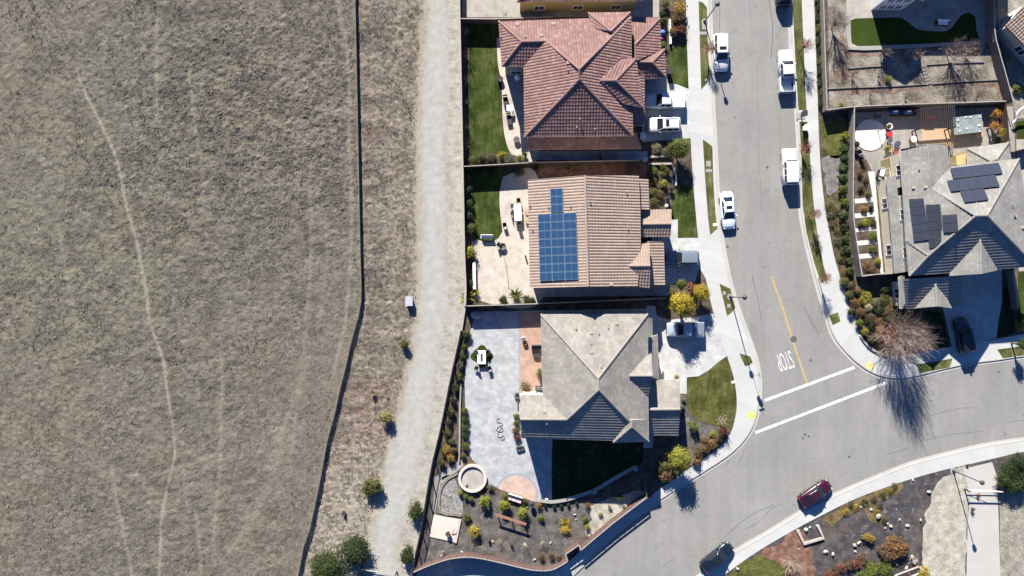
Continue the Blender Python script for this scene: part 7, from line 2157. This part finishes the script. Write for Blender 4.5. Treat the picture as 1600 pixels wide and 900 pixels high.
for x, y, r, c_, k_, lab in ((758, 783, 10.5, 'lime', 'ball', 'round light green shrub below the round raised pit'), (788, 790, 10, 'lime', 'bush', 'yellow-green shrub between the striped sofa and the timber rack'), (816, 801, 10.5, 'lime', 'bush', 'yellow-green shrub at the right end of the timber rack'),
                             (729.5, 808.5, 7, 'bright', 'ball', 'small round green shrub right of the cream slab'), (740, 831, 10, 'yellow', 'loose', 'golden loose shrub below the small round green one by the slab'), (882, 816, 8, 'yellow', 'loose', 'yellow tall shrub in the right part of the corner garden, upper clump'), (884, 828, 8, 'yellow', 'loose', 'yellow tall shrub in the right part of the corner garden, lower clump'),
                             (845.5, 810, 6, 'bright', 'bush', 'narrow green shrub left of the yellow clumps'), (790, 775.5, 5.5, 'bright', 'bush', 'small green shrub at the left end of the striped sofa'), (914, 812, 5, 'bright', 'bush', 'small green shrub beside the pale gravel bed'), (820, 783, 5, 'olive', 'bush', 'small olive shrub between the striped sofa and the black barbecue'),
                             (968, 777, 6, 'bright', 'loose', 'green shrub at the top of the pale gravel bed'), (918, 824, 5, 'lime', 'loose', 'pale yellow-green shrub at the lower left of the pale gravel bed'), (918, 790, 4.5, 'rust', 'loose', 'small rust coloured shrub at the left end of the pale gravel bed'), (764, 846, 3.5, 'reddark', 'sprig', 'tiny dark red plant below the timber rack, left one'), (799, 850, 4, 'rust', 'sprig', 'tiny rust plant below the timber rack, right one'),
                             (766, 760, 6, 'grey', 'loose', 'grey-green plants right of the round raised pit'), (728, 776, 5, 'bright', 'bush', 'low green plant on the rim left below the round pit'), (736, 780, 5, 'olive', 'bush', 'low olive plant below the round pit'), (719, 770, 5, 'lime', 'bush', 'low yellow-green plant at the left of the round pit'), (843, 790, 5, 'rust', 'loose', 'rust coloured plant at the left end of the curved low wall'),
                             (873, 872, 5, 'brown', 'loose', 'brown plant near the bend of the reddish fence'), (862, 867, 6, 'brown', 'loose', 'brown spreading plant left of the fence bend'), (846, 870, 6, 'brown', 'loose', 'brown low plant inside the curving fence'), (952, 790, 4, 'pale', 'sprig', 'pale straw plant in the middle of the pale gravel bed'), (938, 802, 5, 'pale', 'sprig', 'pale straw plant in the left half of the pale gravel bed'), (975, 790, 4, 'pale', 'sprig', 'pale straw plant in the right half of the pale gravel bed')):
    plant((x, y), r, c_, k_, lab, h=(1.5 if r > 9 else .7))
for k, (x, y, r) in enumerate(((752, 856, 8), (780, 845, 7), (820, 852, 8), (848, 848, 8), (690, 862, 7), (705, 870, 6))):
    bare_tree((x, y), r, 1.0, ('first', 'second', 'third', 'fourth', 'lower left', 'lowest left')[k] + ' pale dry grass clump in the mulch inside the curving fence', 'twig_straw', 18, 4, 130 + k, 'dry_grass_clump', 'grass clump', .05, thick=.8)
for x, y, r, c_, lab in ((852, 791, 3, 'dark', 'first'), (866, 792, 3.5, 'dark', 'second'), (877, 791, 3, 'dark', 'third'), (888, 789, 3.5, 'dark', 'fourth'), (901, 786, 3, 'dark', 'fifth')):
    plant((x, y), r, c_, 'bush', lab + ' small dark shrub from the left in the row below the curved low wall', h=.5)
plant((1083.5, 666.5), 9, 'bright', 'ball', 'round bright green clipped ball in the corner front garden', h=1.3)
plant((1114, 679), 6.5, 'lime', 'bush', 'yellow-green shrub in the brown hedge at the corner', h=.9)
plant((1057.5, 588.5), 4, 'lime', 'loose', 'small yellow-green plant at the edge of the corner driveway', h=.5)
leafy_tree((1063, 718), 19.5, 'lime', 'bright yellow-green tree by the bend of the street', 1.3, 2.7)
for k, (x, y, r, c_) in enumerate(((1131, 675, 9, 'reddark'), (1124, 685, 9, 'brown'), (1113, 694, 9, 'rust'), (1102, 700, 9, 'brown'), (1091, 708, 9, 'brown'), (1088, 722, 8, 'brown'), (1101, 688, 7, 'brown'))):
    plant((x, y), r, c_, 'mound', ('dark red topmost', 'second', 'rust third', 'fourth', 'fifth', 'sixth', 'inner')[k] + ' shrub of the brown hedge along the corner pavement', h=.9)
for k, (x, y, r, c_) in enumerate(((1041, 728, 11, 'olive'), (1038, 744, 10, 'brown'), (1050, 742, 9, 'brown'), (1030, 735, 7, 'dark'))):
    plant((x, y), r, c_, 'bush', ('olive upper', 'brown lower left', 'brown lower right', 'dark leftmost')[k] + ' shrub left of the bright yellow-green tree by the bend', h=1.3)
plant((1016, 775), 3.5, 'rust', 'sprig', 'rust coloured tuft outside the fence end by the street', h=.6)
for k, (x, y) in enumerate(((1066, 636), (1067, 646), (1068, 625))):
    plant((x, y), 4, 'grey', 'bush', ('middle', 'lower', 'upper')[k] + ' grey-green shrub between the corner house and its front lawn', h=.5)
bare_tree((1128, 655), 11, 2.6, 'small pale bare tree at the lower end of the corner front lawn', 'twig_straw', 18, 7, 21, trunk=.25, thick=.7)
bare_tree((994, 756), 12, 1.8, 'grey bare shrub in the shade inside the fence by the street bend', 'twig_grey', 18, 6, 22, 'bare_shrub', 'shrub', .1)

# right-hand side: clipped bushes beside the fence
balls = [(1320, 213, 'lime'), (1318, 232, 'green'), (1319, 247, 'green'), (1316, 263, 'green'), (1317, 278, 'green'), (1317, 296, 'bright'), (1319.5, 317, 'bright'), (1318, 336, 'green'), (1320, 356, 'dark'), (1321.5, 374, 'green'), (1324, 390, 'green'), (1328, 408, 'green'), (1328, 423, 'green')]
words = ['topmost, yellow-green', 'second', 'third', 'fourth', 'fifth', 'sixth, lighter', 'seventh, lighter', 'eighth', 'ninth, darkest', 'tenth', 'eleventh', 'twelfth', 'lowest']
for k, (x, y, c_) in enumerate(balls):
    plant((x, y), 7.6 if k not in (3, 7) else 8.8, 'hedge' if c_ == 'green' else c_, 'ball', words[k] + ' of the round bushes counted down the grey fence', 'round_bush', 'bush', 'round bushes beside the grey fence', h=1.3)
mixed = [(1319, 440, 8, 'olive', 'olive topmost'), (1330, 446, 8, 'dull', 'dull brown second'), (1340, 455, 8, 'brown', 'brown third from the top'), (1327, 460, 8, 'olive', 'olive pavement-side third'), (1352, 465, 12, 'lime', 'large bright yellow-green'), (1336, 474, 9, 'brown', 'brown, left of the large bright one'), (1345, 487, 9, 'brown', 'brown, below the large bright one'), (1330, 486, 7, 'olive', 'olive pavement-side, mid-height'), (1367, 473, 7, 'grey', 'grey-green, right of the large bright one'), (1382, 468, 10, 'olive', 'olive, beside the porch of the grey house'), (1373, 486, 9, 'dark', 'dark green, in the middle of the bed'), (1387, 486, 9, 'brown', 'rust brown, right of the dark middle one'), (1360, 497, 9, 'dull', 'dull, lower middle'), (1343, 505, 7, 'bright', 'light green, at the pavement curve, upper'), (1351, 518, 7, 'lime', 'yellow-green, at the pavement curve, lower'), (1361, 510, 8, 'dark', 'dark green, behind the yellow-green ones'), (1390, 498, 8, 'green', 'green, above the bare tree'), (1369, 528, 8, 'olive', 'olive, left below the bare tree'), (1360, 530, 6, 'green', 'small green, lowest at the curve'), (1372, 503, 8, 'rust', 'rust, left above the bare tree'), (1356, 480, 7, 'pale', 'pale greyish, between brown ones'), (1376, 516, 9, 'rust', 'rust red, partly under the bare tree')]
for x, y, r, c_, lab in mixed:
    plant((x, y), r, c_, 'bush', lab + ' shrub in the right-hand corner bed', group='shrubs of the mixed corner bed', h=1.0)
for k, (x, y) in enumerate(((1296, 322), (1302, 350), (1308, 378), (1315, 404), (1321, 426), (1298, 336), (1310, 360), (1306, 330), (1317, 392))):
    plant((x, y), 8, ('olive', 'brown', 'dull')[k % 3], 'loose', 'low dull shrub in the ground cover between the pavement and the round bushes', group='low shrubs of the pavement bed', h=.45)
for k in range(11):
    x = 1279 + k * .55; y = -4 + k * 16.5
    plant((x, y), 7, 'dark' if k % 3 else 'olive', 'mound', 'dark shrub in the narrow hedge between the upper right pavement and the pale fence', group='shrubs of the narrow upper hedge', h=.7, ry=9, rz=0)
big = bare_tree((1415, 530), 42, 7.4, 'big bare vase-shaped tree on the right-hand corner with a long fan of shadow', 'twig_grey', 110, 12, 40, trunk=.10, base=(1391, 527), thick=.50, up=1.0, fall=.72)
bare_tree((1388, 522), 22, 2.2, 'rust coloured bare shrub on the left side of the big bare corner tree', 'twig_red', 60, 8, 41, 'bare_shrub', 'shrub', .1, thick=.7)
plant((1594, 508), 9, 'lime', 'bush', 'bright yellow-green shrub at the right edge by the shaded driveway', h=1.2)
plant((1596, 495), 7, 'green', 'bush', 'green shrub at the right edge above the bright one', h=1.0)
plant((1382, 453), 7, 'dark', 'bush', 'dark shrub in the shade beside the porch of the grey roofed house', h=1.0)
leafy_tree((1596, 538), 9, 'green', 'small green street tree at the right edge below the bright shrub', 1.2, 1.6)
# terraces
bare_tree((1313, 33), 20, 3.2, 'grey bare tree at the upper left of the terraced plot', 'twig_grey', 34, 8, 50, trunk=.2, base=(1299, 44))
bare_tree((1488, 72), 22, 3.2, 'grey bare tree at the edge of the shaded lawn above the terraces', 'twig_grey', 34, 8, 51, trunk=.2, base=(1480, 88))
bare_tree((1516, 78), 16, 2.4, 'smaller grey bare tree right of the one above the terraces', 'twig_grey', 26, 7, 52, trunk=.2)
bare_tree((1382, 82), 12, 2.4, 'bare tree at the left side of the house shadow on the terraces', 'twig_grey', 22, 7, 53, trunk=.25)
bare_tree((1432, 86), 12, 2.2, 'bare tree inside the tip of the house shadow on the terraces', 'twig_grey', 22, 7, 54, trunk=.25)
for k, (x, y) in enumerate(((1318, 104), (1362, 148), (1418, 152), (1500, 110), (1510, 148), (1530, 150), (1375, 120), (1334, 118))):
    bare_tree((x, y), 9, 1.4, ('bare shrub at the left end of the upper terrace', 'bare shrub on the lowest terrace at the left', 'bare shrub on the lowest terrace in the middle', 'bare shrub on the terrace right of the steps', 'bare shrub on the lowest terrace at the right, left one', 'bare shrub on the lowest terrace at the right, right one', 'bare shrub on the middle terrace below the house shadow', 'bare shrub on the middle terrace at the left')[k], 'twig_dark', 20, 6, 140 + k, 'bare_shrub', 'shrub', .1, thick=.8)
plant((1388, 124), 6, 'lime', 'loose', 'yellow shrub on the terrace below the house shadow', h=.8)
plant((1314, 163), 5, 'lime', 'sprig', 'pale yellow sprig on the lowest terrace near the left corner', h=.5)
plant((1576, 92), 5, 'yellow', 'sprig', 'yellow tuft right of the curving pale fence', h=.5)
plant((1591, 140), 10, 'olive', 'mound', 'olive shrub at the right edge beside the curving pale fence', h=.7)
# grey house back garden
leafy_tree((1556, 180), 8, 'orange', 'orange-gold small tree right of the spa tub, upper one', .9, 1.4, kind='loose')
leafy_tree((1553, 198), 9, 'orange', 'orange-gold small tree right of the spa tub, middle one', .8, 1.4, kind='loose')
leafy_tree((1563, 207), 7, 'yellow', 'yellow small tree right of the spa tub, lowest one', .6, 1.2, kind='loose')
plant((1560, 219), 7, 'grey', 'bush', 'grey-green shrub below the orange trees', h=.8)
plant((1387, 197), 4, 'yellow', 'sprig', 'yellow plant in the white pot by the round patio', h=.6, z=.5)
plant((1386, 232), 4.5, 'lime', 'bush', 'yellow-green plant in the tan pot by the round patio', h=.7, z=.5)
plant((1337, 226), 6, 'dark', 'bush', 'dark shrub between the fence and the round patio', h=1.2)
for k, (x, y, r, c_) in enumerate(((1350, 256, 4, 'red'), (1343, 270, 6, 'brown'), (1352, 280, 6, 'brown'), (1345, 294, 6, 'dull'), (1357, 304, 5, 'olive'), (1350, 326, 6, 'gold'), (1361, 324, 4, 'dark'), (1352, 348, 7, 'lime'), (1364, 347, 6, 'olive'), (1344, 350, 5, 'olive'), (1363, 369, 8, 'bright'), (1364, 389, 7, 'bright'), (1372, 408, 6, 'lime'), (1355, 415, 8, 'brown'), (1364, 421, 7, 'brown'))):
    plant((x, y), r, c_, 'loose' if c_ in ('brown', 'dull', 'red') else 'bush', ('red topmost', 'first brown', 'second brown', 'dull third', 'olive fourth', 'golden', 'dark small', 'largest yellow-green', 'olive right-hand', 'olive left-hand', 'bright green', 'lower bright green', 'yellow-green lowest', 'brown lowest left', 'brown lowest right')[k] + ' plant counted down the stepping strip garden', h=.6)
# south-east corner
plant((1357, 840.5), 11.5, 'gold', 'ball', 'low golden-yellow cushion shrub on the dark mulch', h=.9, ry=8, rz=-0.2)
for k, (x, y, r, c_) in enumerate(((1396, 850, 16, 'rust'), (1409, 858, 14, 'rust'), (1383, 862, 13, 'brown'), (1392, 868, 12, 'brown'))):
    plant((x, y), r, c_, 'mound', ('upper', 'right', 'left', 'lower')[k] + ' part of the big rust-orange clump on the dark mulch', 'grass_clump', 'shrub', h=1.2)
for k, (x, y) in enumerate(((1348, 874), (1337, 880), (1326, 884), (1314, 889), (1303, 895), (1294, 900))):
    plant((x, y), 9, 'reddark' if k % 2 else 'brown', 'loose', ('first', 'second', 'third', 'fourth', 'fifth', 'last')[k] + ' shrub from the top of the brown row by the green grass clump', h=.8)
for k, (x, y, r) in enumerate(((1380, 888, 14), (1362, 894, 15), (1346, 903, 13))):
    plant((x, y), r, 'bright', 'mound', ('right', 'middle', 'left')[k] + ' clump of bright green shrub at the bottom edge of the dark mulch', h=.8)
plant((1440, 895), 12, 'yellow', 'loose', 'yellow shrub beside the slatted planter at the bottom edge', h=.8)
bare_tree((1427, 873), 9, 1.0, 'straw coloured dry tuft above the slatted planter', 'twig_straw', 22, 4, 71, 'dry_grass_clump', 'grass clump', .05)
for k, (x, y) in enumerate(((1392, 766), (1398, 760), (1350, 785), (1338, 792), (1330, 788), (1374, 790), (1372, 800), (1382, 812), (1366, 780), (1322, 800), (1380, 774))):
    plant((x, y), 6, 'gold' if k % 3 == 0 else 'dull', 'loose', 'low golden plant of the strip along the south pavement', group='low golden plants along the south pavement', h=.35)
bare_tree((1236, 880), 16, 1.8, 'pale bare shrub on the red mulch at the bottom edge', 'twig_straw', 36, 7, 72, 'bare_shrub', 'shrub', .1)
for k, (x, y, r, c_) in enumerate(((1578, 735, 17, 'dark'), (1592, 722, 15, 'dark'), (1568, 750, 14, 'green'), (1586, 755, 18, 'green'), (1600, 745, 16, 'dark'))):
    plant((x, y), r, c_, 'dense', ('upper left', 'upper right', 'left', 'lower', 'right-hand')[k] + ' part of the dark green thicket at the lower right edge', h=2.0)
plant((1529, 774), 4, 'rust', 'sprig', 'rust coloured tuft under the pinkish bar gate', h=.5)
plant((1520, 795), 4, 'dull', 'sprig', 'dark tuft on the walkway below the pinkish bar gate', h=.7)
plant((1512, 727), 3, 'dull', 'sprig', 'dark tuft at the top of the walkway by the south pavement', h=.4)
bpy.context.view_layer.update()
